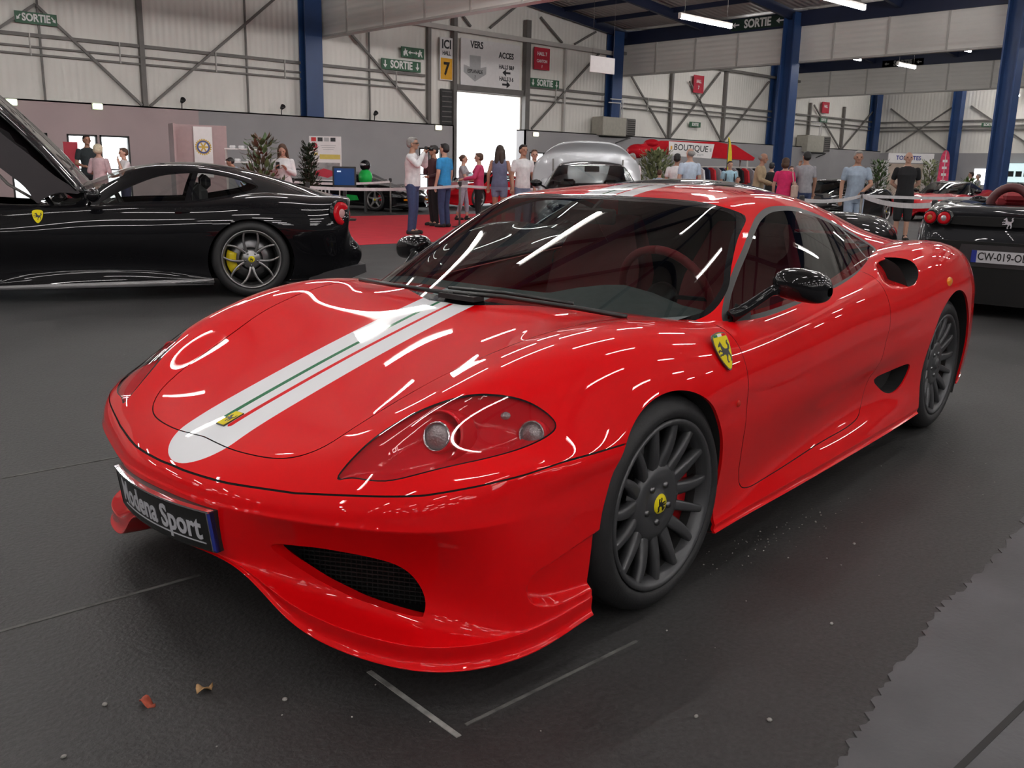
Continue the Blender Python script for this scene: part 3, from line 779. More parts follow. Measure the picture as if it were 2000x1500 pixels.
def side_cols(A):
    B = []
    fr = [
     [(1.045,0,.425),(1.042,0,.36),(1.038,0,.315),(1.032,0,.292),(1.03,0,.286),(1.025,0,.274),(.85,0,.26)],
     [(1.03,.225,.425),(1.025,.235,.36),(1.018,.24,.312),(1.01,.245,.287),(1.008,.25,.279),(.995,.25,.266),(.83,.25,.25)],
     [(.972,.425,.425),(.925,.405,.345),(.895,.39,.265),(.905,.39,.218),(.965,.40,.203),(.958,.40,.152),(.80,.38,.15)],
     [(.912,.605,.435),(.86,.57,.345),(.825,.55,.255),(.84,.55,.190),(.915,.575,.170),(.908,.575,.108),(.74,.5,.11)],
     [(.845,.725,.44),(.795,.685,.345),(.768,.665,.25),(.785,.68,.176),(.845,.715,.155),(.840,.715,.094),(.68,.58,.10)],
     [(.757,.805,.445),(.73,.785,.345),(.712,.775,.245),(.715,.785,.173),(.755,.805,.153),(.752,.802,.091),(.6,.65,.095)],
     [(.645,.858,.45),(.64,.855,.345),(.635,.852,.24),(.63,.852,.173),(.635,.858,.153),(.633,.856,.091),(.52,.72,.095)]]
    for k in range(7): B.append([A[0][k]] + fr[k])
    def sc(i, L):
        x = A[i][6][0]
        B.append([A[i][6]] + [(x, y, z) for y, z in L])
    sc(1, [(.880,.45),(.878,.345),(.872,.24),(.868,.174),(.874,.155),(.872,.097),(.74,.10)])
    sc(2, [(.889,.45),(.885,.345),(.878,.24),(.872,.176),(.876,.157),(.874,.105),(.74,.11)])
    sc(3, [(.900,.45),(.895,.345),(.885,.24),(.876,.180),(.878,.162),(.875,.113),(.74,.12)])
    sc(4, [(.907,.46),(.900,.35),(.888,.245),(.878,.185),(.880,.16),(.876,.128),(.74,.13)])
    sc(5, [(.907,.47),(.897,.355),(.882,.25),(.878,.195),(.882,.17),(.878,.14),(.74,.14)])
    sc(6, [(.902,.49),(.888,.36),(.874,.265),(.876,.205),(.886,.178),(.881,.150),(.74,.15)])
    sc(7, [(.897,.49),(.872,.365),(.860,.275),(.875,.22),(.890,.182),(.885,.152),(.74,.152)])
    sc(8, [(.893,.49),(.855,.375),(.845,.29),(.872,.235),(.893,.186),(.888,.153),(.74,.153)])
    sc(9, [(.888,.50),(.838,.39),(.836,.30),(.870,.245),(.894,.19),(.889,.156),(.74,.156)])
    sc(10,[(.890,.53),(.862,.42),(.862,.32),(.884,.25),(.894,.194),(.888,.16),(.74,.16)])
    sc(11,[(.905,.55),(.900,.42),(.892,.32),(.888,.25),(.888,.20),(.88,.17),(.74,.17)])
    sc(12,[(.892,.55),(.888,.42),(.88,.32),(.872,.25),(.866,.21),(.858,.18),(.72,.18)])
    sc(13,[(.84,.57),(.845,.45),(.84,.35),(.83,.27),(.82,.22),(.81,.20),(.68,.20)])
    for k, y in ((5,.765),(4,.69),(3,.60),(2,.46),(1,.28),(0,0)):
        x0 = A[13][k][0]; z0 = A[13][k][2]
        B.append([A[13][k]] + [(-3.36 if y else -3.37, y, .40 + (z0 - .40) * .62), (-3.40, y, .48), (-3.42, y, .40), (-3.40, y, .30), (-3.36, y, .25), (-3.32, y, .22), (-3.1, y * .9, .22)])
    # tighter edges on the front lip and the sills, a soft crease on the bumper
    mixp = lambda p, q, f: tuple(a_ + (b_ - a_) * f for a_, b_ in zip(p, q))
    out = []
    for i, c in enumerate(B):
        fc = .22 if i < 7 else (.35 if i == 7 else .5)
        out.append([c[0], mixp(c[1], c[0], fc), c[1], mixp(c[1], c[2], fc), c[2], c[3], c[4], mixp(c[5], c[4], .16), c[5], mixp(c[5], c[6], .25), mixp(c[6], c[5], .25), c[6], c[7]])
    return out

def cabin_rows():
    def W(t, y): return (.02 - .905 * t - .55 * (1 - t) * y * y, y, .805 + .378 * t - .034 * t * t - .06 * y * y)
    R = []
    for t, y1, y2, c3, c4 in ((0, .30, .60, (-.42,.735,.785), (-.46,.775,.762)), (.33, .28, .54, (-.555,.695,.882), (-.64,.800,.775)), (.66, .27, .487, (-.760,.630,1.008), (-.88,.808,.785)), (.94, .26, .448, (-.915,.582,1.082), (-1.05,.810,.796))):
        R.append([W(t, 0), W(t, y1), W(t, y2), c3, c4])
    R.append([(-.955,0,1.160),(-.95,.26,1.156),(-.94,.436,1.143),(-1.00,.573,1.098),(-1.14,.810,.803)])
    return R + [
     [(-1.2,0,1.192),(-1.2,.26,1.187),(-1.2,.43,1.167),(-1.25,.566,1.115),(-1.35,.802,.825)],
     [(-1.55,0,1.190),(-1.55,.26,1.184),(-1.55,.42,1.161),(-1.57,.562,1.103),(-1.62,.775,.855)],
     [(-1.9,0,1.145),(-1.9,.26,1.14),(-1.9,.43,1.115),(-1.88,.570,1.050),(-1.86,.725,.89)],
     [(-2.3,0,1.045),(-2.3,.26,1.04),(-2.28,.44,1.02),(-2.24,.57,.985),(-2.16,.680,.92)],
     [(-2.8,0,.915),(-2.8,.26,.915),(-2.75,.44,.92),(-2.68,.59,.925),(-2.58,.67,.915)],
    ]

def horse(scale=1.0):
    """a rearing horse outline, about 1 high, facing left"""
    P = [(-.02,-.50),(.10,-.50),(.10,-.46),(.04,-.44),(.06,-.34),(.13,-.22),(.20,-.12),(.28,-.26),(.26,-.40),(.20,-.44),(.32,-.46),(.34,-.40),(.35,-.24),(.32,-.06),(.30,.04),(.40,.10),(.46,.26),(.38,.42),(.48,.50),(.34,.47),(.28,.36),(.33,.24),(.28,.14),(.20,.12),(.06,.14),(-.04,.24),(-.08,.36),(-.12,.46),(-.14,.50),(-.18,.44),(-.26,.40),(-.36,.30),(-.34,.25),(-.24,.28),(-.19,.26),(-.20,.14),(-.18,.06),(-.32,.14),(-.46,.08),(-.44,-.02),(-.38,.02),(-.36,.06),(-.28,.04),(-.16,-.02),(-.26,-.08),(-.38,-.06),(-.44,-.16),(-.38,-.18),(-.33,-.12),(-.24,-.16),(-.10,-.12),(.02,-.14),(.02,-.24),(-.03,-.36)]
    return [(x * scale, y * scale) for x, y in P]

def frame_on(p, n, up):
    """matrix: local Z along n, local Y as near as can be to up"""
    n = Vector(n).normalized(); up = Vector(up); y = (up - n * up.dot(n)).normalized(); x = y.cross(n)
    return Matrix(((x.x, y.x, n.x, p[0]), (x.y, y.y, n.y, p[1]), (x.z, y.z, n.z, p[2]), (0, 0, 0, 1)))

def make_wheel(name, parent, c, side, R, W, Rr, style, rim_m, cal_m, steer=0.0, fine=True, caliper_ang=20, cap=YELLOW):
    """wheel axis local Z pointing outward; side = +1 left, -1 right"""
    rot = Matrix.Rotation(-PI / 2 if side > 0 else PI / 2, 4, 'X')
    M0 = Matrix.Translation(c) @ Matrix.Rotation(steer, 4, 'Z') @ rot
    n = 56 if fine else 28
    h = W / 2
    t = MB()   # tyre : z from -W to 0 (outer face at 0)
    prof = [(Rr + .002, -.012), (Rr + .012, .004), (Rr + (R - Rr) * .45, .006), (R - .028, -.002), (R - .010, -.016), (R - .002, -.04), (R, -h * .7), (R, -h), (R, -W + h * .7), (R - .01, -W + .016), (R - .04, -W), (Rr, -W + .01)]
    t.rev(prof, TYRE, n)
    if fine:
        for z in (-.055, -.095, -.14):
            t.rev([(R + .0004, z), (R + .0006, z - .008)], DARK, n)
    m = MB()
    # rim barrel and lip
    m.rev([(Rr + .004, -.004), (Rr + .004, .002), (Rr - .006, .004), (Rr - .014, -.004), (Rr - .022, -.02), (Rr - .026, -.035)], rim_m, n)
    m.rev([(Rr - .026, -.035), (Rr - .03, -.06), (Rr - .045, -.12), (Rr - .04, -W + .02), (Rr, -W + .02)], LINER, n)  # barrel inside blackened to carry the shade between the spokes
    zh = -.022
    # hub
    m.rev([(.0, zh + .004), (.034, zh + .004), (.042, zh - .004), (.062, zh - .004), (.085, zh + .001), (.112, zh - .008), (.122, zh - .03), (.0, zh - .05)] if style == 'fork' else [(.0, zh + .004), (.034, zh + .004), (.045, zh), (.075, zh - .004), (.09, zh - .014), (.095, zh - .04), (.0, zh - .05)], rim_m, 36)
    def spoke(a0, r0, a1, r1, w0, w1, z0=None, z1=None, mid=0.0, th=.022):
        K = 7; V = []; 
        z0_ = zh - .008 if z0 is None else z0; z1_ = -.008 if z1 is None else z1
        for i in range(K):
            q = i / (K - 1)
            a = a0 + (a1 - a0) * (q ** 1.0) + mid * math.sin(PI * q)
            r = r0 + (r1 - r0) * q; wd = w0 + (w1 - w0) * q
            z = z0_ + (z1_ - z0_) * q + .006 * math.sin(PI * q)
            d = Vector((math.cos(a), math.sin(a), 0)); tt = Vector((-math.sin(a), math.cos(a), 0))
            p = d * r
            for s_, dz in ((-.5, -th), (-.5, -.003), (-.28, 0), (.28, 0), (.5, -.003), (.5, -th)):
                V.append(p + tt * (s_ * wd) + Vector((0, 0, z + dz)))
        F = []
        for i in range(K - 1):
            for k in range(6):
                k2 = (k + 1) % 6
                F.append((i * 6 + k2, i * 6 + k, (i + 1) * 6 + k, (i + 1) * 6 + k2))
        m.add(V, F, rim_m, True)
    ro = Rr - .006
    if style == 'fork':       # five single spokes between five U-shaped pairs
        for k in range(5):
            a = 2 * PI * k / 5 + PI / 2
            spoke(a, .095, a, ro, .032, .020, th=.034)
            b = a + PI / 5
            for s_ in (-1, 1):
                spoke(b + s_ * .17, .10, b + s_ * .205, ro, .040, .021, mid=s_ * .035, th=.034)
            m.rev([(.0, zh - .012), (.02, zh - .012), (.03, zh - .03)], rim_m, 8, Matrix.Translation((.10 * math.cos(b), .10 * math.sin(b), 0)))
    elif style == 'y':        # five slim Y spokes
        for k in range(5):
            a = 2 * PI * k / 5 + PI / 2
            for s_ in (-1, 1):
                spoke(a + s_ * .10, .05, a + s_ * .42, ro, .026, .019, mid=-s_ * .05)
    elif style == 'star':     # five plain spokes
        for k in range(5):
            a = 2 * PI * k / 5 + PI / 2
            spoke(a, .05, a, ro, .07, .045)
    M = M0
    wh = m.build('wheel', parent); wh.matrix_basis = M
    ty = t.build('tyre', wh)
    c_ = MB()
    c_.rev([(0, zh + .010), (.026, zh + .009), (.030, zh + .004)], cap, 24)
    if fine and cap is YELLOW:
        c_.prism(horse(.040), zh + .009, zh + .0115, INK)
    c_.build('centre_cap', wh)
    if fine:
        bo = MB()
        for k in range(5):
            a = 2 * PI * k / 5 + .3
            bo.rev([(.0, zh + .002), (.009, zh + .002), (.011, zh - .006)], STEEL, 8, Matrix.Translation((.058 * math.cos(a), .058 * math.sin(a), 0)))
        bo.build('wheel_bolts', wh)
    d = MB()
    Rd = Rr - .06
    d.rev([(Rd * .5, -.085), (Rd, -.085), (Rd, -.11), (Rd * .5, -.11)], STEEL, 40)
    d.rev([(0, -.07), (Rd * .52, -.075), (Rd * .52, -.1)], DARK, 24)
    d.rev([(0, -.15), (Rr - .05, -.15)], DARK, 24)  # added black disc, stands for the shade behind the spokes
    d.build('brake_disc', wh)
    k_ = MB(); V = []; F = []
    for i in range(7):
        a = math.radians(caliper_ang - 30 + 60 * i / 6)
        for r, z in ((Rd * .66, -.055), (Rd + .015, -.055), (Rd + .015, -.125), (Rd * .66, -.125)):
            V.append((r * math.cos(a), r * math.sin(a), z))
    for i in range(6):
        for j in range(4):
            j2 = (j + 1) % 4
            F.append((i * 4 + j, i * 4 + j2, (i + 1) * 4 + j2, (i + 1) * 4 + j))
    F += [(3, 2, 1, 0), (24, 25, 26, 27)]
    k_.add(V, F, cal_m, True); k_.build('brake_caliper', wh)
    return wh

CAR_RZ = math.radians(187.4)
car = empty('sports_car', 'red mid-engined coupe with white bonnet stripe, nearest car in the hall', 'car', (1.90, 2.40, 0), CAR_RZ)

def build_red():
    A = hood_rows(); B = side_cols(A)
    cg = Cage(); cg.grid(A); cg.grid(B)
    V, F = subdiv(*cg.full(), 4, .7, 3)
    M = TM.quads(V, F)
    # pressed recesses: scoop behind the front corner, ramp into the upper rear intake
    sc = smooth_loop([(.612,.262),(.59,.30),(.52,.318),(.36,.352),(.25,.37),(.25,.175),(.36,.177),(.50,.186),(.585,.215)], 6)
    rp = smooth_loop([(-1.62,.812),(-1.78,.790),(-1.97,.785),(-2.06,.812),(-2.09,.855),(-2.06,.890),(-1.95,.903),(-1.80,.890),(-1.68,.852)], 6)
    def in_sc(m):
        d = np.full(len(m.V), -1.0); s_ = (np.abs(m.V[:, 1]) > .75) & (m.V[:, 0] < .75) & (m.V[:, 0] > .2)
        d[s_] = -sdf(m.V[s_][:, [0, 2]], sc); return d
    def in_rp(m):
        d = np.full(len(m.V), -1.0); s_ = (np.abs(m.V[:, 1]) > .6) & (m.V[:, 0] < -1.5) & (m.V[:, 0] > -2.3) & (m.V[:, 2] > .7)
        d[s_] = -sdf(m.V[s_][:, [0, 2]], rp); return d
    near = lambda f_, m: np.where(f_(m) < -.9, -.001, f_(m))
    for lv in (.0, .008, .016, .026):
        for f_ in (in_sc, in_rp):
            p1, p2, _ = M.split(lv - near(f_, M) + 1e-6); M = TM.join([p1, p2]).weld()
    hole = lambda m: np.maximum(.0012 - in_rp(m), m.V[:, 0] + 1.925)
    _, M, up_sg = M.split(hole(M)); M = M.weld()
    d = in_sc(M); M.V[:, 1] -= np.sign(M.V[:, 1]) * .042 * sstep(0, .022, d) * (1 - .55 * sstep(.60, .36, M.V[:, 0]))
    d = in_rp(M); M.V[:, 1] -= np.sign(M.V[:, 1]) * .085 * sstep(0, .030, d) * sstep(-1.66, -1.98, M.V[:, 0])
    M.renorm()
    dark = []; lips = []; extra = {}; arch_ = []
    def strip_in(sg_, k): q_ = sg_.copy(); q_[:, :, 1] -= np.sign(q_[:, :, 1]) * k; return q_
    XZ = lambda m: m.V[:, [0, 2]]
    AY = lambda m: np.abs(m.V[:, 1])
    inward = lambda k: (lambda P: P - np.stack([0 * P[:, 0], np.sign(P[:, 1]) * k, 0 * P[:, 0]], 1))
    # wheel arches
    for (cx, cz, R) in ((.040, .338, .320), (-2.60, .345, .372)):
        g = np.hypot(M.V[:, 0] - cx, np.maximum(M.V[:, 2] - cz, 0)) - R
        g = np.where(AY(M) < .5, .1, g)
        _, M, sg = M.split(g)
        if len(sg): lips.append(strip(sg, inward(.010))); arch_.append(strip(strip_in(sg, .010), inward(.06)))
    # opening under the cabin
    op = smooth_loop([(-.10,0),(-.14,.3),(-.24,.56),(-.44,.70),(-.9,.745),(-1.4,.735),(-1.8,.665),(-2.0,.5),(-2.0,0),(-2.0,-.5),(-1.8,-.665),(-1.4,-.735),(-.9,-.745),(-.44,-.70),(-.24,-.56),(-.14,-.3)], 6)
    g = sdf(M.V[:, :2], op); g = np.where(M.V[:, 2] < .6, .1, g)
    _, M, _ = M.split(g)
    # front intakes
    fi = smooth_loop([(.335,.330),(.41,.340),(.50,.342),(.590,.336),(.640,.312),(.668,.25),(.675,.200),(.665,.190),(.58,.198),(.48,.215),(.395,.252)], 6)
    g = sdf(np.stack([AY(M), M.V[:, 2]], 1), fi); g = np.where(M.V[:, 0] < .5, .1, g)
    _, M, sg = M.split(g)
    back = lambda P: P - np.array([.10, 0, .01]) - np.stack([0 * P[:, 0], np.sign(P[:, 1]) * .01, 0 * P[:, 0]], 1)
    lips.append(strip(sg, lambda P: P - np.array([.035, 0, .004])))
    extra['intake_rim'] = sg
    # lower side intakes and upper scoops
    lo = smooth_loop([(-1.70,.412),(-1.86,.425),(-2.05,.43),(-2.07,.40),(-2.02,.345),(-1.93,.318),(-1.84,.328),(-1.76,.365)], 6)
    g = sdf(XZ(M), lo); g = np.where(AY(M) < .7, .1, g)
    _, M, sg = M.split(g); lips.append(strip(sg, inward(.006))); lo_sg = sg
    ducts = [strip(strip_in(up_sg, .001), inward(.13))]
    ducts.append(strip(strip_in(lo_sg, .006), inward(.10)))
    # headlights
    hl3 = np.array([(.905,.515,.56),(.885,.55,.548),(.845,.65,.555),(.71,.742,.572),(.588,.795,.588),(.49,.818,.610),(.452,.808,.632),(.478,.762,.676),(.526,.705,.70),(.598,.635,.704),(.70,.562,.663),(.80,.520,.612)])
    n = Vector((.50, .38, .78)).normalized(); e1 = Vector((-.75, .50, .25)); e1 = (e1 - n * e1.dot(n)).normalized(); e2 = n.cross(e1)
    e1, e2, n = np.array(e1), np.array(e2), np.array(n)
    Pm = lambda V_: V_ * np.array([1, 0, 1]) + np.abs(V_[:, [1]]) * np.array([0, 1, 0])
    hl = smooth_loop(np.stack([hl3 @ e1, hl3 @ e2], 1), 6)
    def hd(V_):
        q = Pm(V_); g_ = sdf(np.stack([q @ e1, q @ e2], 1), hl)
        return np.where((V_[:, 0] < .35) | (V_[:, 2] < .5) | (np.abs(V_[:, 1]) < .4), .1, g_)
    lamp, M, sg = M.split(hd(M.V))
    lamps = lamp
    sw_ = .0035 + .0045 * sstep(.0, .12, (Pm(lamps.V) @ e2) - np.interp(Pm(lamps.V) @ e1, [(hl[:, 0]).min(), (hl[:, 0]).max()], [(hl3[0] @ e2), (hl3[6] @ e2)]))
    lamp_seal, lamp_glass, _ = lamps.split(-(hd(lamps.V) + sw_))
    # shut lines
    W = .0017
    def cut_line(m, dist):
        a, _, _ = m.split(dist - .007); 
        if len(a.F): dark.append(a.offset(.004))
        _, b, _ = m.split(dist - W)
        return b
    def cut_region(m, sd):
        a, _, _ = m.split(np.abs(sd) - .007)
        if len(a.F): dark.append(a.offset(.004))
        r, o, _ = m.split(sd + W)
        _, o2, _ = o.split(sd_of(o) - W) if False else (None, None, None)
        return r, o
    # front lid
    lidh = [(.926,0),(.930,.15),(.903,.30),(.842,.385),(.746,.42),(.60,.45),(.51,.472),(.367,.515),(.186,.555),(-.02,.60),(-.2,.63)]
    lid = smooth_loop(lidh, 6, False)
    lid = np.concatenate([lid, [(-.5,.63),(-.5,-.63)], lid[::-1] * np.array([1, -1])])
    ld = lambda m: np.where(m.V[:, 2] < .45, .1, sdf(m.V[:, :2], lid))
    s_ = ld(M); a, _, _ = M.split(np.abs(s_) - .005); dark.append(a.offset(.004))
    hood, M, _ = M.split(s_ + W)
    _, M, _ = M.split(ld(M) - W)
    # bumper seam
    zl = [(0,.477),(.05,.476),(.22,.478),(.42,.486),(.60,.508),(.72,.522),(.80,.54),(.85,.553),(.872,.562),(.95,.566)]
    bl = lambda m: np.where((m.V[:, 0] < .22), .1, m.V[:, 2] - np.interp(np.abs(m.V[:, 1]), [p[0] for p in zl], [p[1] for p in zl]) + .002)
    s_ = bl(M); a, _, _ = M.split(np.abs(s_) - .006); dark.append(a.offset(.004))
    bump, M, _ = M.split(s_ + .0022)
    _, M, _ = M.split(bl(M) - .0022)
    # doors
    dr = [(-.385,.90),(-.39,.70),(-.40,.55),(-.415,.40),(-.44,.30),(-.50,.238),(-.7,.236),(-1.1,.252),(-1.45,.262),(-1.58,.30),(-1.63,.42),(-1.66,.55),(-1.69,.70),(-1.66,.80),(-1.60,.90)]
    drl = np.concatenate([smooth_loop(dr, 5, False), [(-1.6, 1.0), (-.385, 1.0)]])
    dd = lambda m: np.where(AY(m) < .74, .1, sdf(XZ(m), drl))
    s_ = dd(M); a, _, _ = M.split(np.abs(s_) - .005); dark.append(a.offset(.004))
    door, M, _ = M.split(s_ + W)
    _, M, _ = M.split(dd(M) - W)
    # racing stripe: cut out of the lid and the nose
    def stripes(m, xtip=None):
        ay_ = np.abs(m.V[:, 1])
        half = .118
        if xtip is None: g_ = ay_ - half
        else:
            xx = np.maximum(m.V[:, 0] - (xtip - half * .9), 0) / .9
            g_ = np.hypot(xx, m.V[:, 1]) - half
        w_, rest, _ = m.split(g_)
        return w_, rest
    def bands(m, x_end):
        """thin green and red lines inside the white band"""
        y = m.V[:, 1]
        g1 = np.maximum(np.abs(y + .028) - .0088, m.V[:, 0] - x_end)
        gr, m2, _ = m.split(g1)
        g2 = np.maximum(np.abs(m2.V[:, 1] - .028) - .0088, m2.V[:, 0] - x_end)
        rd, m3, _ = m2.split(g2)
        return m3, gr, rd
    hw, hood = stripes(hood, 1.012)
    hw, hg, hr = bands(hw, .872)
    mw, M = stripes(TM(M.V, M.F, M.N), 1.012) if True else None
    # only the nose piece counts
    nose, other, _ = mw.split(.6 - mw.V[:, 0])
    if len(other.F): M = TM.join([M, other])
    # ---- cabin
    cr = cabin_rows(); cc_ = Cage(); cc_.grid([[p for p in r] for r in cr])
    CV, CF = subdiv(*cc_.full(), 4, .7, 3)
    Cm = TM.quads(CV, CF)
    # windscreen
    wsl = [(.0,.806),(.3,.799),(.58,.783),(.690,.782),(.728,.806),(.716,.865),(.672,.94),(.622,1.02),(.584,1.078),(.550,1.108),(.505,1.126),(.44,1.137),(.3,1.145),(.0,1.150)]
    wl = smooth_loop(wsl, 6, False); wl = np.concatenate([wl, wl[::-1] * np.array([-1, 1])])
    def wd(m):
        g_ = sdf(m.V[:, 1:], wl)
        return np.where((m.V[:, 0] < -1.0), .1, g_)
    ws, Cm, _ = Cm.split(wd(Cm))
    ws_in, ws_seal, sgw = ws.split(wd(ws) + .016 - .009 * sstep(.42, .56, np.abs(ws.V[:, 1])) * sstep(.80, .90, ws.V[:, 2]))
    # side windows
    swl = smooth_loop([(-.475,.772),(-.55,.852),(-.67,.925),(-.80,.99),(-.93,1.052),(-1.05,1.096),(-1.20,1.122),(-1.42,1.118),(-1.62,1.082),(-1.85,1.020),(-2.01,.962),(-2.05,.928),(-1.99,.900),(-1.80,.872),(-1.5,.838),(-1.2,.808),(-.9,.786),(-.65,.772)], 5)
    sd_ = lambda m: np.where((np.abs(m.V[:, 1]) < .5), .1, sdf(m.V[:, [0, 2]], swl))
    sw, Cm, _ = Cm.split(sd_(Cm))
    sw_in, sw_seal, _ = sw.split(sd_(sw) + .018)
    # division between door glass and quarter glass
    ql = np.array([(-1.66,1.14),(-1.80,.99),(-1.86,.80)])
    q = sdf(sw_in.V[:, [0, 2]], ql, False)
    div, sw_in, _ = sw_in.split(q - .009)
    qside = np.where(sw_in.V[:, 2] > .99, sw_in.V[:, 0] + 1.66 + (1.14 - sw_in.V[:, 2]) * .933, sw_in.V[:, 0] + 1.80 + (.99 - sw_in.V[:, 2]) * .316)
    quarter, dglass, _ = sw_in.split(qside)
    # rear window
    rw = np.maximum(np.maximum(np.abs(Cm.V[:, 1]) - .36, Cm.V[:, 0] + 1.78), -2.62 - Cm.V[:, 0])
    rg, Cm, _ = Cm.split(rw)
    # bottom of the cabin below the body is not needed
    roof_w, Cm = stripes(Cm); 
    roof_w, rgn, rrd = bands(roof_w, 5)
    Cm.obj('roof', RED, car)
    body = TM.join([M] + [l for l in lips])
    body.obj('body_shell', RED, car)
    bo = bump.obj('front_bumper', RED, car)
    hood.obj('front_lid', RED, car)
    dl, drr, _ = door.split(-door.V[:, 1])
    dro = {1: dl.obj('door', RED, car), -1: drr.obj('door', RED, car)}
    TM.join(dark).obj('shut_lines', DARK, car)
    for du in ducts + arch_:
        for q in du.split(du.V[:, 1])[:2]: q.obj('duct_wall', DARK, car)
    for st_, gl_, rl_ in ((hw, hg, hr), (roof_w, rgn, rrd), (nose, None, None)):
        w_ = st_.obj('racing_stripe', WHITE_P, car); tag(w_, 'white stripe down the centre')
        if gl_ is not None:
            tag(gl_.obj('stripe_line', GREEN_P, w_), 'thin green line in the stripe'); tag(rl_.obj('stripe_line', RED, w_), 'thin red line in the stripe')
    wso = ws_in.obj('windscreen', WS_GLASS, car)
    ws_seal.obj('windscreen_seal', BLACKG, wso)
    rg.obj('rear_window', SIDE_GLASS, car)
    for s_ in (1, -1):
        pick = lambda m: m.split(-s_ * m.V[:, 1])[0]
        g1 = pick(dglass).obj('side_window', SIDE_GLASS, car)
        pick(sw_seal).obj('window_seal', SEAL, g1)
        pick(div).obj('window_divider', mat('divider_grey', (.10, .10, .10), .4, noise=.1), g1)
        pick(quarter).obj('quarter_window', SIDE_GLASS, car)
        # headlight
        lg = pick(lamp_glass).obj('headlight', LAMP_GLASS, car)
        pick(lamp_seal).obj('headlight_seal', BLACKG, lg)
        L = pick(lamps)
        dep = np.minimum(.008 + np.maximum(-hd(L.V), 0) * .9, .060)
        bk = TM(L.V - np.array([n[0], s_ * n[1], n[2]]) * dep[:, None], L.F)
        bk.obj('headlight_bucket', BUCKET, lg)
        def pod(name, c, r, ln, ring_m, lens):
            ax = Vector((.90, s_ * .22, .30)).normalized()
            mt = frame_on(c, ax, (0, 0, 1)); b_ = MB()
            b_.rev([(r * 1.05, -ln), (r * 1.14, -.3 * ln), (r * 1.12, -.004), (r, .0)], BUCKET, 28, mt)
            if name == 'projector_lamp':
                b_.rev([(r * 1.45, -.062), (r * 1.62, -.010), (r * 1.72, -.006), (r * 1.82, -.014), (r * 1.95, -.075)], BUCKET, 32, mt)
            b_.rev([(r, 0), (r * .92, .004), (r * .86, -.004)], ring_m, 28, mt)
            b_.rev([(0, .010), (r * .45, .007), (r * .86, -.004)], lens, 28, mt)
            b_.rev([(r * .86, -.002), (r * .7, -.035), (0, -.045)], CHROME, 28, mt)
            b_.build(name, lg)
        LENS = mat('lamp_lens', (.35, .33, .34), .12, .6, noise=.1, nscale=60, bump=.4, bscale=200)
        pod('projector_lamp', (.685, s_ * .628, .612), .037, .10, CHROME, LENS)
        pod('turn_signal', (.505, s_ * .775, .610), .034, .07, LENS, LENS)
        b_ = MB(); b_.ball((.545, s_ * .725, .655), (.014, .012, .010), LENS); b_.build('side_light', lg)
    # wheel wells, intake ducts, floor pan
    for s_ in (1, -1):
        for (cx, cz, R) in ((.035, .338, .339), (-2.60, .345, .378)):
            V_ = []; F_ = []
            for i in range(29):
                a = math.radians(-32 + 244 * i / 28)
                V_ += [(cx + R * math.cos(a), s_ * .50, cz + R * math.sin(a)), (cx + R * math.cos(a), s_ * .855, cz + R * math.sin(a))]
            F_ = [(2 * i, 2 * i + 1, 2 * i + 3, 2 * i + 2) for i in range(28)]
            k = len(V_); V_.append((cx, s_ * .5, cz)); F_ += [(2 * i, 2 * i + 2, k) for i in range(28)]
            m = MB(); m.add(V_, F_, LINER, True); m.build('wheel_arch_liner', car)
    m = MB()
    m.box((-1.15, 0, .17), (3.6, 1.40, .03), DARK); m.box((.30, 0, .30), (.9, .9, .03), DARK)
    m.box((.52, 0, .42), (.02, .9, .3), DARK)
    m.build('floor_pan', car)
    for s_ in (1, -1):
        m = MB(); V_ = []; n_ = len(fi)
        for (yy, zz) in fi: V_.append((.66, s_ * yy, zz))
        gx = np.linspace(.33, .68, 30); gz = np.linspace(.19, .34, 14)
        # woven grille
        for y_ in gx: m.bar((.93 - .95 * max(0, y_ - .34) * .6 - .06, s_ * y_, .18), (.93 - .95 * max(0, y_ - .34) * .6 - .06, s_ * y_, .345), .003, .003, MESHG)
        for z_ in gz: m.bar((.875, s_ * .33, z_), (.68, s_ * .68, z_), .003, .003, MESHG)
        m.add([(.845, s_ * .30, .17), (.62, s_ * .72, .17), (.62, s_ * .72, .36), (.845, s_ * .30, .36)], [(0, 1, 2, 3)], DARK); m.build('intake_grille', car)
    for s_ in (1, -1):
        m = MB(); m.add([(-1.64, s_ * .80, .30), (-2.12, s_ * .80, .30), (-2.12, s_ * .80, .45), (-1.64, s_ * .80, .45)], [(0, 1, 2, 3)], DARK); m.build('intake_duct', car); m = MB()
        m.add([(-1.85, s_ * .66, .78), (-2.2, s_ * .66, .78), (-2.2, s_ * .62, .93), (-1.85, s_ * .62, .93)], [(0, 1, 2, 3)], DARK); m.build('intake_duct', car)
    # interior
    m = MB()
    P = [(-.02,.79),(-.15,.80),(-.40,.800),(-.52,.79),(-.60,.74),(-.62,.60),(-.58,.45)]
    K = 13; V_ = []; F_ = []
    for k in range(K):
        y = -.70 + 1.40 * k / (K - 1)
        bmp = .065 * math.exp(-((y - .36) / .20) ** 2)
        for (x_, z_) in P:
            hgt = bmp if x_ < -.3 else bmp * .2
            V_.append((x_ - (0.02 if abs(y) > .6 else 0) - .18 * (abs(y) / .7) ** 2 * (x_ > -.3), y, z_ + (hgt if z_ > .7 else 0)))
    L_ = len(P)
    for k in range(K - 1):
        for i in range(L_ - 1): F_.append((k * L_ + i, k * L_ + i + 1, (k + 1) * L_ + i + 1, (k + 1) * L_ + i))
    m.add(V_, F_, DASH, True); m.build('dashboard', car)
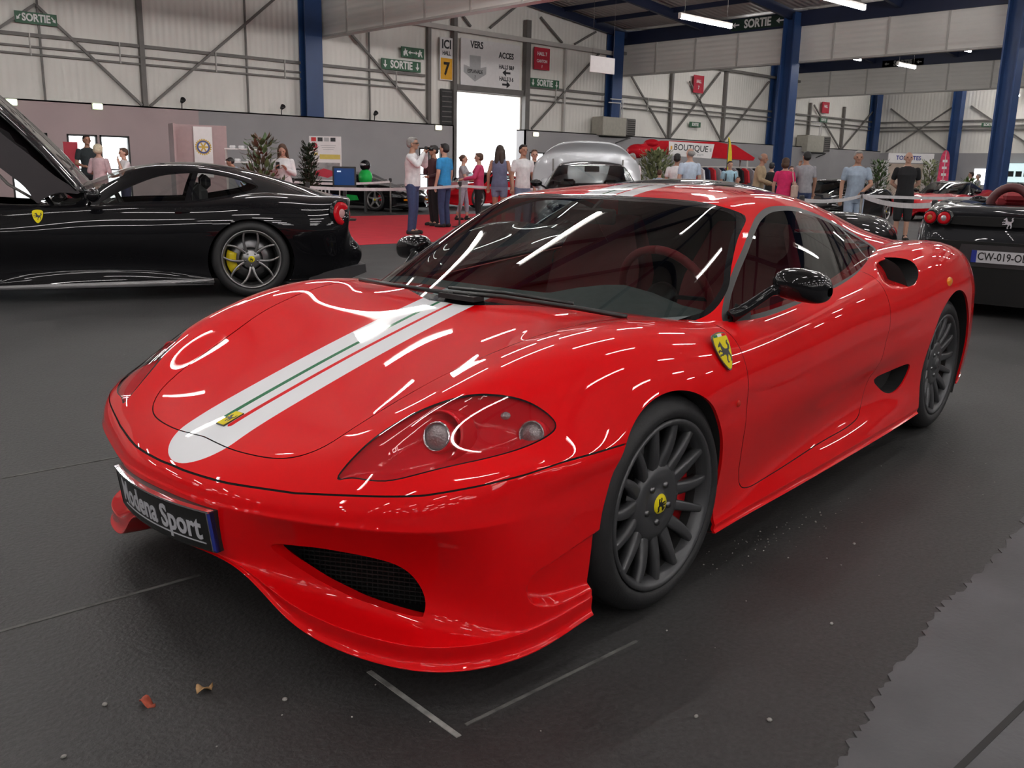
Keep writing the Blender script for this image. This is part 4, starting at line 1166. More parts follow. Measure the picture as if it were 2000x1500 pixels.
    for s_ in (1, -1):
        m = MB(); y0 = s_ * .36
        seat = smooth_loop([(-.78,.30),(-.80,.44),(-.95,.46),(-1.18,.42),(-1.28,.50),(-1.36,.72),(-1.42,.90),(-1.46,1.02),(-1.54,1.03),(-1.52,.85),(-1.46,.60),(-1.38,.35),(-1.25,.28)], 4)
        rows = []
        for q_, wd_, sh in ((-.25, .98, .03), (-.20, 1.0, .0), (-.12, .98, .0), (.12, .98, 0), (.20, 1.0, 0), (.25, .98, .03)):
            rows.append([(px + (.05 if abs(q_) > .15 else 0) * (1 if pz > .45 else 0), y0 + q_ * (1.0 if pz < .8 else .62 + .38 * max(0, (1.03 - pz)) / .23), pz) for px, pz in seat])
        n_ = len(seat); V_ = [p for r in rows for p in r]; F_ = []
        for a in range(len(rows) - 1):
            for b in range(n_): F_.append((a * n_ + b, a * n_ + (b + 1) % n_, (a + 1) * n_ + (b + 1) % n_, (a + 1) * n_ + b))
        F_ += [tuple(range(n_)), tuple(range((len(rows) - 1) * n_, len(rows) * n_))[::-1]]
        m.add(V_, F_, SEAT_RED, True); m.build('seat', car)
    m = MB(); st = T(-.78, .36, .80, 0, math.radians(-66), 0)
    m.tube([(0.185 * math.cos(2 * PI * k / 32), .185 * math.sin(2 * PI * k / 32), 0) for k in range(33)], .016, SEAT_RED, 8, M=st)
    for a in (PI / 2, -PI / 2, PI): m.bar(*[tuple(st @ Vector(p)) for p in ((.03 * math.cos(a), .03 * math.sin(a), -.01), (.18 * math.cos(a), .18 * math.sin(a), 0))], .03, .012, INK)
    m.rev([(0, .01), (.05, .008), (.06, -.02), (.03, -.2)], INK, 20, st)
    m.build('steering_wheel', car)
    m = MB(); m.box((-1.72, 0, .65), (.05, 1.3, .7), INK); m.box((-1.2, 0, .33), (1.2, .2, .2), INK); m.box((-1.66, 0, 1.06), (.03, .9, .12), INK)
    m.build('rear_bulkhead', car)
    m = MB(); m.box((-.80, 0, 1.07), (.02, .22, .06), INK, bev=.008); m.bar((-.80, 0, 1.09), (-.86, 0, 1.13), .012, .012, INK); m.build('interior_mirror', car)
    # wipers
    m = MB()
    m.bar((-.005, .10, .832), (-.05, .02, .845), .02, .012, INK)
    m.tube([(.0, -.02, .838), (-.03, .20, .842), (-.09, .46, .828), (-.13, .62, .815)], .008, INK, 6)
    m.tube([(-.02, -.02, .850), (-.05, .20, .852), (-.10, .44, .838)], .006, INK, 6)
    m.tube([(.0, .02, .835), (-.01, -.30, .835), (-.06, -.52, .828)], .008, INK, 6)
    m.box((-.005, .05, .828), (.05, .16, .016), INK)
    m.build('wiper', car)
    # door mirrors
    for s_ in (1, -1):
        g = Cage()
        m = MB()
        K = 16; rings = []
        for (y, rx, rz, cx, cz) in ((.825,.012,.010,-.70,.892),(.832,.050,.038,-.70,.894),(.86,.066,.052,-.702,.896),(.90,.070,.055,-.708,.894),(.945,.068,.054,-.714,.889),(.975,.063,.049,-.720,.884),(.992,.050,.037,-.726,.880),(1.0,.022,.015,-.732,.876)):
            rings.append([(cx + rx * math.copysign(abs(math.cos(2 * PI * k / K)) ** .8, math.cos(2 * PI * k / K)), s_ * y, cz + rz * math.copysign(abs(math.sin(2 * PI * k / K)) ** .75, math.sin(2 * PI * k / K))) for k in range(K)])
        V_ = [p for r in rings for p in r]; F_ = [(a * K + k, a * K + (k + 1) % K, (a + 1) * K + (k + 1) % K, (a + 1) * K + k) for a in range(len(rings) - 1) for k in range(K)]
        m.add(V_, F_, BLACKG, True)
        o = m.build('door_mirror', car)
        o.modifiers.new('s', 'SUBSURF').levels = 2; o.modifiers['s'].render_levels = 2
        m2 = MB(); m2.tube([(-.50, s_ * .775, .795), (-.56, s_ * .80, .822), (-.64, s_ * .835, .868), (-.66, s_ * .86, .880)], [.022, .018, .017, .022], BLACKG, 10)
        m2.add([(-.47, s_ * .778, .768), (-.53, s_ * .772, .835), (-.62, s_ * .785, .80), (-.60, s_ * .795, .772)], [(0, 1, 2, 3)] , INK)
        m2.build('mirror_arm', o)
    # badges
    def shield(name, p, nrm, up, s, label):
        m = MB(); Mt = frame_on(p, nrm, up)
        sh = smooth_loop([(-.32,.42),(-.2,.47),(0,.5),(.2,.47),(.32,.42),(.36,.2),(.30,-.12),(.16,-.38),(0,-.52),(-.16,-.38),(-.30,-.12),(-.36,.2)], 3)
        m.prism([(x * s, y * s) for x, y in sh], -.004, .0008, mat('badge_edge', (.10, .10, .09), .3, .8), Mt)
        m.prism([(x * s * .92, y * s * .93) for x, y in sh], .0, .0018, YELLOW, Mt)
        m.prism([(x * .62 * s, y * .58 * s - .03 * s) for x, y in horse(1)], .001, .0024, INK, Mt)
        m.prism([(-.30 * s, .37 * s), (-.1 * s, .37 * s), (-.1 * s, .44 * s), (-.26 * s, .43 * s)], .001, .0022, GREEN_P, Mt)
        m.prism([(.1 * s, .37 * s), (.30 * s, .37 * s), (.26 * s, .43 * s), (.1 * s, .44 * s)], .001, .0022, RED, Mt)
        m.prism([(-.1 * s, .37 * s), (.1 * s, .37 * s), (.1 * s, .445 * s), (-.1 * s, .445 * s)], .001, .0022, WHITE_P, Mt)
        return tag(m.build(name, car), label)
    shield('fender_badge', (-.272, .876, .728), (.05, .90, .44), (.0, -.44, .90), .118, 'yellow shield with rearing horse')
    shield('fender_badge', (-.272, -.876, .728), (.05, -.90, .44), (.0, .44, .90), .118, 'yellow shield with rearing horse')
    m = MB(); Mt = frame_on((.845, 0, .5662), (.31, 0, .95), (-.95, 0, .31))
    m.prism([(-.018, -.034), (.018, -.034), (.018, .034), (-.018, .034)], -.002, .0022, mat('badge_edge', (.10, .10, .09), .3, .8), Mt)
    m.prism([(-.0165, -.0325), (.0165, -.0325), (.0165, .0325), (-.0165, .0325)], 0, .003, YELLOW, Mt)
    m.prism(horse(.034), .002, .0036, INK, Mt)
    m.build('nose_badge', car)
    # red marker and an amber glint
    m = MB(); m.ball((-.335, .905, .56), (.011, .006, .011), mat('marker_red', (.5, .02, .01), .2, coat=1)); m.build('side_marker', car)
    m = MB(); m.ball((-2.47, .885, .765), (.055, .016, .026), AMBER); m.build('amber_glint', car)  # amber blob stands for a reflection on the haunch
    # number plate, bent round the nose
    pl = MB(); N_ = 25; hw_ = .25; yc_ = -.033; tl_ = lambda z: .020 - .015 * (.412 - z) / .11
    curve = lambda y, off=0: (1.058 - .55 * y * y + off)
    def arc(y0, y1, z0, z1, o0, o1, mt, n_=N_):
        V_ = []; F_ = []
        for k in range(n_):
            y = y0 + (y1 - y0) * k / (n_ - 1)
            V_ += [(curve(y + yc_, o0) + tl_(z0), y + yc_, z0), (curve(y + yc_, o1) + tl_(z0), y + yc_, z0), (curve(y + yc_, o1) + tl_(z1), y + yc_, z1), (curve(y + yc_, o0) + tl_(z1), y + yc_, z1)]
        for k in range(n_ - 1):
            for j in range(4): F_.append((4 * k + j, 4 * k + (j + 1) % 4, 4 * k + 4 + (j + 1) % 4, 4 * k + 4 + j))
        F_ += [(3, 2, 1, 0), (4 * n_ - 4, 4 * n_ - 3, 4 * n_ - 2, 4 * n_ - 1)]
        pl.add(V_, F_, mt)
    arc(-hw_, hw_, .302, .412, -.04, .0, INK)
    arc(-hw_, hw_, .409, .414, -.012, .005, CHROME); arc(-hw_, hw_, .301, .305, -.012, .002, INK)
    arc(hw_ - .009, hw_, .302, .412, -.010, .0014, BLUE_P); arc(hw_ - .012, hw_ - .009, .302, .412, 0, .002, CHROME); arc(-hw_, -hw_ + .003, .302, .412, 0, .002, CHROME)
    arc(-hw_ + .06, hw_ - .03, .319, .322, 0, .0016, SILVER_T)
    tm = MB(); tm.text('Modena Sport', .088, SILVER_T, Matrix.Identity(4), .0008, .0020, .82)
    V_ = [(curve(p[0] + yc_, .0012 + p[2]) + tl_(.358 + p[1]), p[0] + yc_ + .004, .358 + p[1]) for p in tm.v]
    pl.add(V_, tm.f, SILVER_T)
    tag(pl.build('number_plate', car), 'black plate with silver lettering')
    # wheels
    for s_ in (1, -1):
        make_wheel('wheel', car, (.015, s_ * .876, .319), s_, .319, .225, .247, 'fork', RIM, REDCAL, steer=-.03, caliper_ang=178)
        make_wheel('wheel', car, (-2.67, s_ * .845, .332), s_, .332, .265, .250, 'fork', RIM, REDCAL, cap=RIM, caliper_ang=178)
build_red()
# ================================================================== OTHER CARS
def paint(name, col, rough=.4, metal=0.0):
    return mat(name, col, rough, metal, 1.0, noise=.03, nscale=200)
BLACKP = paint('black_car_paint', (.0035, .0035, .0045), .35)
GREYP = paint('dark_grey_car_paint', (.022, .023, .026), .35, .4)
SILVERP = paint('silver_car_paint', (.52, .53, .55), .30, .55)
REDP2 = paint('second_red_paint', (.42, .006, .012), .4)
CAB_GLASS = glass_mat('car_glass', (.38, .42, .42), 1.5)
CLEAR_GLASS = glass_mat('clear_car_glass', (.80, .83, .82), 1.5)
CARBON = mat('satin_sill', (.035, .034, .036), .38, .2, noise=.1)
TAILRED = mat('tail_lamp_red', (.45, .006, .012), .15, 0, .8, noise=.05)
RIMS = mat('bright_rim', (.36, .35, .35), .3, .8, noise=.05)
RIMD = mat('two_tone_rim', (.24, .235, .235), .30, .8, noise=.05)
YELCAL = mat('yellow_caliper', (.62, .48, .01), .35, noise=.05)
LENSC = mat('clear_lamp_lens', (.45, .45, .46), .12, .6, noise=.1)

def warp(P, kx, ky=1.0, kz=((0, 0), (3, 3))):
    return (float(np.interp(P[0], [a for a, _ in kx], [b for _, b in kx])), P[1] * ky, float(np.interp(P[2], [a for a, _ in kz], [b for _, b in kz])))

def body_parts(root, rows, cols, cab, paint_m, arches, opening, wsl, swl, pillar=None, levels=3, roof_m=None, glass=None, rear_win=None, hood_cut=None, arch_y=.5):
    """shell with wheel arches, windscreen, side windows; returns dict of objects"""
    R_ = {}
    cg = Cage(); cg.grid(rows); cg.grid(cols)
    M = TM.quads(*subdiv(*cg.full(), levels, .8, 5))
    lips = []
    inw = lambda P: P - np.stack([0 * P[:, 0], np.sign(P[:, 1]) * .04, 0 * P[:, 0]], 1)
    for cx, cz, R in arches:
        g = np.hypot(M.V[:, 0] - cx, M.V[:, 2] - cz) - R
        g = np.where(np.abs(M.V[:, 1]) < arch_y, .1, g)
        _, M, sg = M.split(g)
        if len(sg): lips.append(strip(sg, inw))
    if opening is not None:
        op = smooth_loop(opening, 5); g = sdf(M.V[:, :2], op); g = np.where(M.V[:, 2] < .55, .1, g)
        _, M, _ = M.split(g)
    if hood_cut is not None:
        hc = smooth_loop(hood_cut, 5); g = sdf(M.V[:, :2], hc); g = np.where(M.V[:, 2] < .45, .1, g)
        _, M, _ = M.split(g)
    R_['body'] = TM.join([M] + lips).obj('body_shell', paint_m, root)
    m = MB()
    x0, x1 = min(a[0] for a in arches), max(a[0] for a in arches)
    m.box(((x0 + x1) / 2, 0, .17), (x1 - x0 + 1.2, 1.3, .03), DARK)
    for s in (1, -1):
        for cx, cz, R in arches:
            V_ = []
            for i in range(21):
                a = math.radians(-32 + 244 * i / 20)
                V_ += [(cx + R * 1.015 * math.cos(a), s * .48, cz + R * 1.015 * math.sin(a)), (cx + R * 1.015 * math.cos(a), s * (.85 if arch_y < .6 else .9), cz + R * 1.015 * math.sin(a))]
            F_ = [(2 * i, 2 * i + 1, 2 * i + 3, 2 * i + 2) for i in range(20)]; k = len(V_); V_.append((cx, s * .48, cz)); F_ += [(2 * i, 2 * i + 2, k) for i in range(20)]
            q = MB(); q.add(V_, F_, LINER, True); q.build('wheel_arch_liner', root)
    m.build('underbody', root)
    if cab is None: return R_
    cgc = Cage(); cgc.grid(cab)
    Cm = TM.quads(*subdiv(*cgc.full(), levels + 1, .8, 5))
    glass = glass or CAB_GLASS
    if wsl:
        wl = smooth_loop(wsl, 5, False); wl = np.concatenate([wl, wl[::-1] * np.array([-1, 1])])
        xm = min(p[0] for p in cab[4]) + .02 if len(cab) > 9 else min(p[0] for p in cab[3]) + .02
        wd = lambda m_: np.where(m_.V[:, 0] < xm, .1, sdf(m_.V[:, 1:], wl))
        ws, Cm, _ = Cm.split(wd(Cm)); wi, wsl_, _ = ws.split(wd(ws) + .015)
        o = wi.obj('windscreen', glass, root); wsl_.obj('windscreen_seal', BLACKG, o)
    if swl:
        sl = smooth_loop(swl, 4)
        sd_ = lambda m_: np.where(np.abs(m_.V[:, 1]) < .48, .1, sdf(m_.V[:, [0, 2]], sl))
        sw, Cm, _ = Cm.split(sd_(Cm)); si, ss, _ = sw.split(sd_(sw) + .014)
        if pillar:
            q = sdf(si.V[:, [0, 2]], np.array(pillar), False); dv, si, _ = si.split(q - .022)
        for s in (1, -1):
            pk = lambda m_: m_.split(-s * m_.V[:, 1])[0]
            o = pk(si).obj('side_window', glass, root); pk(ss).obj('window_seal', BLACKG, o)
            if pillar: pk(dv).obj('window_pillar', BLACKG, o)
    if rear_win:
        a, b, hw = rear_win
        g = np.maximum(np.maximum(np.abs(Cm.V[:, 1]) - hw, Cm.V[:, 0] - a), b - Cm.V[:, 0])
        rg, Cm, _ = Cm.split(g)
        if len(rg.F): rg.obj('rear_window', glass, root)
    R_['roof'] = Cm.obj('roof', roof_m or paint_m, root)
    return R_

def simple_seats(root, xs, y=.36, z=0.0, mt=None):
    for s in (1, -1):
        m = MB(); m.box((xs + .12, s * y, .40 + z), (.5, .48, .16), mt or INK, bev=.06); m.box((xs - .18, s * y, .72 + z), (.14, .46, .60), mt or INK, T(0, 0, 0), bev=.06); m.box((xs - .24, s * y, 1.04 + z), (.09, .24, .14), mt or INK, bev=.04)
        m.build('seat', root)

def mirror_pair(root, x, y, z, mt, s_=1.0):
    for s in (1, -1):
        m = MB(); m.ball((x, s * y, z), (.065 * s_, .10 * s_, .06 * s_), mt); m.tube([(x + .05, s * (y - .20), z - .09), (x + .01, s * (y - .06), z - .02)], .016, mt, 6)
        m.build('door_mirror', root)

# ------------------------------------------------------------------ black grand tourer with its bonnet raised
GT_H = math.radians(157.8)
gt = empty('sports_car', 'black front-engined coupe with raised bonnet and yellow brake calipers', 'car', (1.874, 10.047, 0), GT_H)
def build_gt():
    rows = [
     [(.93,0,.50),(.91,.25,.50),(.86,.45,.51),(.79,.62,.53),(.70,.74,.55),(.60,.83,.56),(.5,.885,.57)],
     [(.80,0,.60),(.78,.25,.61),(.72,.45,.62),(.66,.60,.63),(.58,.72,.63),(.5,.82,.61),(.40,.92,.575)],
     [(.45,0,.72),(.44,.25,.73),(.42,.45,.75),(.40,.60,.77),(.38,.72,.76),(.35,.84,.71),(.28,.945,.58)],
     [(.1,0,.80),(.1,.25,.80),(.1,.45,.82),(.1,.62,.85),(.1,.76,.84),(.09,.88,.765),(.06,.962,.61)],
     [(-.25,0,.84),(-.25,.25,.84),(-.25,.45,.85),(-.25,.65,.87),(-.25,.78,.85),(-.25,.89,.775),(-.27,.962,.62)],
     [(-.6,0,.86),(-.6,.25,.86),(-.6,.45,.86),(-.6,.65,.86),(-.6,.785,.838),(-.6,.888,.765),(-.6,.948,.63)],
     [(-.98,0,.85),(-.98,.25,.85),(-.98,.45,.85),(-.98,.66,.845),(-.98,.80,.832),(-.98,.888,.775),(-.98,.932,.63)],
     [(-1.4,0,.83),(-1.4,.25,.83),(-1.4,.5,.83),(-1.4,.70,.845),(-1.4,.82,.843),(-1.4,.888,.79),(-1.4,.922,.65)],
     [(-1.85,0,.84),(-1.85,.25,.84),(-1.85,.5,.84),(-1.85,.72,.86),(-1.85,.822,.866),(-1.85,.89,.805),(-1.85,.927,.66)],
     [(-2.3,0,.86),(-2.3,.25,.86),(-2.3,.5,.86),(-2.3,.70,.885),(-2.3,.815,.888),(-2.3,.905,.825),(-2.3,.948,.68)],
     [(-2.72,0,.94),(-2.72,.25,.94),(-2.72,.5,.95),(-2.72,.68,.962),(-2.72,.80,.945),(-2.72,.91,.862),(-2.72,.968,.70)],
     [(-3.1,0,.965),(-3.1,.25,.965),(-3.1,.5,.97),(-3.1,.66,.972),(-3.1,.78,.95),(-3.1,.89,.870),(-3.1,.958,.70)],
     [(-3.45,0,.945),(-3.45,.25,.945),(-3.45,.48,.95),(-3.45,.62,.95),(-3.45,.74,.925),(-3.45,.85,.855),(-3.45,.915,.69)],
     [(-3.76,0,.935),(-3.76,.25,.935),(-3.75,.48,.937),(-3.74,.62,.935),(-3.72,.72,.915),(-3.69,.80,.845),(-3.65,.855,.68)]]
    fr = [[(.95,0,.44),(.96,0,.36),(.95,0,.28),(.93,0,.20),(.93,0,.17),(.92,0,.14),(.8,0,.13)],
     [(.93,.25,.44),(.94,.25,.36),(.93,.25,.28),(.915,.25,.20),(.915,.25,.17),(.9,.25,.14),(.78,.25,.13)],
     [(.88,.45,.44),(.885,.45,.36),(.88,.45,.28),(.865,.45,.20),(.865,.45,.17),(.85,.45,.14),(.74,.42,.13)],
     [(.81,.62,.45),(.815,.62,.36),(.81,.62,.28),(.80,.62,.20),(.80,.62,.17),(.79,.61,.14),(.68,.54,.13)],
     [(.72,.75,.46),(.73,.75,.36),(.72,.75,.28),(.71,.74,.20),(.71,.74,.17),(.70,.73,.14),(.6,.62,.13)],
     [(.61,.84,.47),(.61,.84,.36),(.61,.84,.28),(.60,.83,.20),(.60,.83,.17),(.59,.82,.14),(.5,.68,.13)],
     [(.50,.90,.47),(.50,.895,.36),(.50,.89,.28),(.49,.885,.20),(.49,.885,.17),(.48,.87,.14),(.42,.72,.13)]]
    cols = [[rows[0][k]] + fr[k] for k in range(7)]
    side = {1:(.915,.905,.895,.885,.885,.87),2:(.945,.935,.92,.91,.905,.89),3:(.965,.955,.94,.92,.915,.90),4:(.962,.95,.93,.915,.91,.90),5:(.94,.915,.90,.905,.915,.905),6:(.925,.893,.88,.90,.92,.91),7:(.918,.88,.865,.895,.925,.915),8:(.925,.89,.87,.895,.925,.915),9:(.948,.93,.91,.91,.925,.915),10:(.972,.965,.95,.94,.93,.92),11:(.965,.96,.95,.93,.92,.90),12:(.922,.92,.91,.89,.87,.85),13:(.86,.86,.85,.83,.81,.79)}
    for i in range(1, 14):
        x = rows[i][6][0]; w_ = side[i]
        cols.append([rows[i][6]] + [(x, w_[0], .50), (x, w_[1], .38), (x, w_[2], .28), (x, w_[3], .20), (x, w_[4], .165), (x, w_[5], .135), (x, .72, .135)])
    for k, y in ((5, .78), (4, .70), (3, .60), (2, .46), (1, .24), (0, 0)):
        x, _, z = rows[13][k]
        cols.append([rows[13][k]] + [(-3.70, y, .40 + (z - .40) * .75), (-3.72, y, .56), (-3.80, y, .46), (-3.82, y, .34), (-3.76, y, .26), (-3.66, y, .20), (-3.4, y, .17)])
    cab = [
     [(-.90,0,.845),(-.96,.3,.84),(-1.06,.58,.83),(-1.25,.74,.825),(-1.30,.79,.805)],
     [(-1.18,0,.985),(-1.2,.28,.98),(-1.27,.52,.96),(-1.40,.67,.94),(-1.5,.822,.83)],
     [(-1.48,0,1.105),(-1.49,.27,1.10),(-1.53,.47,1.085),(-1.62,.605,1.06),(-1.75,.832,.845)],
     [(-1.75,0,1.200),(-1.75,.26,1.195),(-1.76,.43,1.18),(-1.85,.555,1.14),(-2.0,.83,.855)],
     [(-2.1,0,1.245),(-2.1,.26,1.24),(-2.1,.42,1.222),(-2.15,.553,1.172),(-2.25,.82,.87)],
     [(-2.45,0,1.240),(-2.45,.25,1.235),(-2.45,.41,1.213),(-2.47,.553,1.155),(-2.5,.80,.895)],
     [(-2.85,0,1.172),(-2.85,.25,1.168),(-2.84,.41,1.143),(-2.80,.56,1.09),(-2.75,.75,.95)],
     [(-3.25,0,1.060),(-3.25,.25,1.056),(-3.22,.42,1.038),(-3.15,.585,1.0),(-3.05,.70,.955)],
     [(-3.70,0,.935),(-3.68,.25,.935),(-3.64,.42,.94),(-3.55,.58,.945),(-3.45,.66,.94)]]
    wsl = [(0,.862),(.3,.857),(.58,.845),(.705,.85),(.665,.94),(.60,1.05),(.545,1.13),(.43,1.178),(.3,1.19),(0,1.196)]
    swl = [(-1.42,.845),(-1.53,.925),(-1.66,1.0),(-1.92,1.108),(-2.10,1.145),(-2.29,1.158),(-2.45,1.15),(-2.70,1.10),(-2.86,1.04),(-2.80,.985),(-2.6,.94),(-2.25,.888),(-1.78,.872),(-1.55,.855)]
    op = [(-1.05,0),(-1.15,.5),(-1.30,.72),(-1.8,.77),(-2.4,.75),(-2.7,.62),(-2.9,.4),(-2.9,0),(-2.9,-.4),(-2.7,-.62),(-2.4,-.75),(-1.8,-.77),(-1.30,-.72),(-1.15,-.5)]
    hc = [(.55,0),(.5,.4),(.35,.60),(-.2,.68),(-.8,.70),(-1.02,.62),(-.93,.3),(-.88,0),(-.93,-.3),(-1.02,-.62),(-.8,-.70),(-.2,-.68),(.35,-.60),(.5,-.4)]
    body_parts(gt, rows, cols, cab, BLACKP, ((0, .35, .375), (-2.75, .345, .395)), op, wsl, swl, [(-2.31, 1.18), (-2.24, 1.0), (-2.19, .84)], 4, glass=CLEAR_GLASS, rear_win=(-2.75, -3.45, .40), hood_cut=hc)
    # engine under the bonnet
    m = MB(); m.box((-.25, 0, .62), (1.1, .8, .22), DARK); m.box((-.2, .2, .74), (.6, .2, .06), mat('red_engine_cover', (.4, .01, .01), .5, noise=.1)); m.box((-.2, -.2, .74), (.6, .2, .06), MATS['red_engine_cover']); m.build('engine', gt)
    # raised bonnet: skin and inner panel
    hinge = Vector((-1.20, 0, .99)); ang = math.radians(45)
    V = []; F = []; nu, nv = 17, 13
    for i in range(nu):
        s = i / (nu - 1)
        for j in range(nv):
            t = -1 + 2 * j / (nv - 1); wd = .76 - .10 * s ** 2
            y = t * wd
            xs = s * 1.75 - .06 * (1 - s) * (1 - t * t) - .28 * s * t * t
            zs = .07 * math.sin(PI * s * .9) * (1 - .1 * t * t) - .04 * abs(t) ** 4 + (.03 * math.exp(-((abs(t) - .75) / .15) ** 2))
            V.append((hinge.x - .10 + xs * math.cos(ang) - zs * math.sin(ang), y, hinge.z - .03 + xs * math.sin(ang) + zs * math.cos(ang)))
    for i in range(nu - 1):
        for j in range(nv - 1): F.append((i * nv + j, i * nv + j + 1, (i + 1) * nv + j + 1, (i + 1) * nv + j))
    m = MB(); m.add(V, F, BLACKP, True); o = m.build('bonnet', gt)
    md = o.modifiers.new('t', 'SOLIDIFY'); md.thickness = .035; md.offset = -1
    sb = o.modifiers.new('s', 'SUBSURF'); sb.levels = 1; sb.render_levels = 1
    m = MB()
    inner = mat('bonnet_lining', (.016, .011, .014), .45, noise=.1)
    nrm = Vector((-math.sin(ang), 0, math.cos(ang)))
    V2 = [tuple(Vector((v[0], v[1] * .88, v[2])) - nrm * (.045 + .025 * (j_ % 2))) for j_, v in enumerate(V)]
    m.add(V2, F, inner, True)
    for s in (-1, 1):
        m.bar(tuple(Vector((-.98, s * .55, .98)) - nrm * .06), tuple(Vector((.05, s * .5, 1.88)) - nrm * .06), .08, .03, inner)
    m.build('bonnet_lining', o)
    sk = smooth_loop([(-1.30,.955),(-1.11,1.10),(-.93,1.27),(-.68,1.49),(-.40,1.77),(-.27,1.85),(-.24,1.70),(-.45,1.40),(-.69,1.16),(-.86,1.0),(-.945,.862),(-1.0,.90),(-1.13,.955)], 4)
    for s in (-1, 1):
        m = MB(); m.prism([(x, z) for x, z in sk], -.012, .012, inner, T(0, s * .735, 0, PI / 2)); m.build('bonnet_skirt', o)
    for s in (-1, 1):
        m = MB(); m.tube([(-1.0, s * .66, .84), (-.72, s * .66, 1.02), (-.45, s * .62, 1.35)], .014, GSTEEL, 6); m.bar((-1.06, s * .66, .83), (-.97, s * .62, .99), .05, .02, BLACKG); m.build('gas_strut', gt)
    # tail lamps, plate, diffuser, exhausts
    for s in (1, -1):
        nrm = (-.62, s * .78, .10); p = (-3.615, s * .825, .785)
        m = MB(); Mt = frame_on(p, nrm, (0, 0, 1))
        m.rev([(.0, .030), (.035, .032), (.045, .026)], mat('lamp_core_white', (.42, .22, .22), .2, noise=.1), 24, Mt); m.rev([(.045, .026), (.085, .034), (.110, .028), (.115, .0)], TAILRED, 30, Mt); m.rev([(.115, .0), (.118, .02), (.127, .018), (.130, -.02)], BLACKG, 30, Mt)
        m.build('tail_lamp', gt)
        m = MB()
        for dy in (-.055, .055):
            Me = T(-3.60, s * .60 + dy, .275, 0, -PI / 2, 0); m.rev([(.036, -.12), (.042, 0), (.046, .055), (.040, .058), (.036, .0), (.0, -.02)], CHROME, 20, Me @ T(0, 0, .16))
        m.build('exhaust', gt)
    m = MB(); m.prism([(x, y) for x, y in ((-3.06,.135),(-3.30,.19),(-3.55,.25),(-3.84,.30),(-3.85,.22),(-3.62,.13),(-3.2,.10))], -.90, .90, CARBON, Matrix.Rotation(PI / 2, 4, 'X')); o = m.build('diffuser', gt)
    # sill
    m = MB()
    for s in (1, -1):
        V_ = []
        for i in range(15):
            x = -.42 - 1.98 * i / 14; w2 = .045 * (1 - abs(i / 14 - .5) * .5)
            yv = .912 + .02 * math.sin(PI * i / 14)
            V_ += [(x, s * (yv - .02), .155 + .03 * (i / 14)), (x, s * (yv + .012), .150 + .035 * (i / 14)), (x, s * (yv + .012), .118 + .015 * (i / 14)), (x, s * (yv - .06), .11)]
        F_ = [(4 * i + j, 4 * i + (j + 1) % 4, 4 * i + 4 + (j + 1) % 4, 4 * i + 4 + j) for i in range(14) for j in range(4)]
        m.add(V_, F_, mat('sill_grey', (.20, .195, .20), .35, .3, noise=.1), True)
    m.build('sill_blade', gt)
    # interior
    m = MB(); m.box((-1.30, 0, .80), (.45, 1.3, .14), INK, bev=.05); m.build('dashboard', gt)
    simple_seats(gt, -2.15, .37, .02, mat('black_leather', (.012, .012, .013), .5, noise=.1))
    m = MB(); st = T(-1.62, .37, .86, 0, math.radians(-66), 0); m.tube([(0.18 * math.cos(2 * PI * k / 24), .18 * math.sin(2 * PI * k / 24), 0) for k in range(25)], .015, INK, 6, M=st); m.rev([(0, .01), (.06, 0), (.03, -.2)], INK, 12, st); m.build('steering_wheel', gt)
    mirror_pair(gt, -1.42, .99, .945, BLACKG, 1.05)
    # yellow shield on the wing, door handle scoop
    m = MB(); Mt = frame_on((-.96, .903, .755), (0, .93, .36), (0, -.36, .93)); s = .12
    sh = smooth_loop([(-.32,.42),(0,.5),(.32,.42),(.36,.2),(.30,-.12),(.16,-.38),(0,-.52),(-.16,-.38),(-.30,-.12),(-.36,.2)], 3)
    m.prism([(x * s, y * s) for x, y in sh], -.004, .002, YELLOW, Mt); m.prism([(x * .6 * s, y * .56 * s) for x, y in horse(1)], .001, .003, INK, Mt)
    tag(m.build('wing_badge', gt), 'yellow shield with rearing horse')
    m = MB(); m.box((-2.16, .905, .79), (.14, .02, .035), BLACKG, bev=.008); m.build('door_handle', gt)
    for s in (1, -1):
        make_wheel('wheel', gt, (0, s * .945, .345), s, .345, .255, .262, 'y', RIMD, YELCAL, caliper_ang=172)
        make_wheel('wheel', gt, (-2.75, s * .945, .362), s, .362, .315, .272, 'y', RIMD, YELCAL, caliper_ang=8)
build_gt()

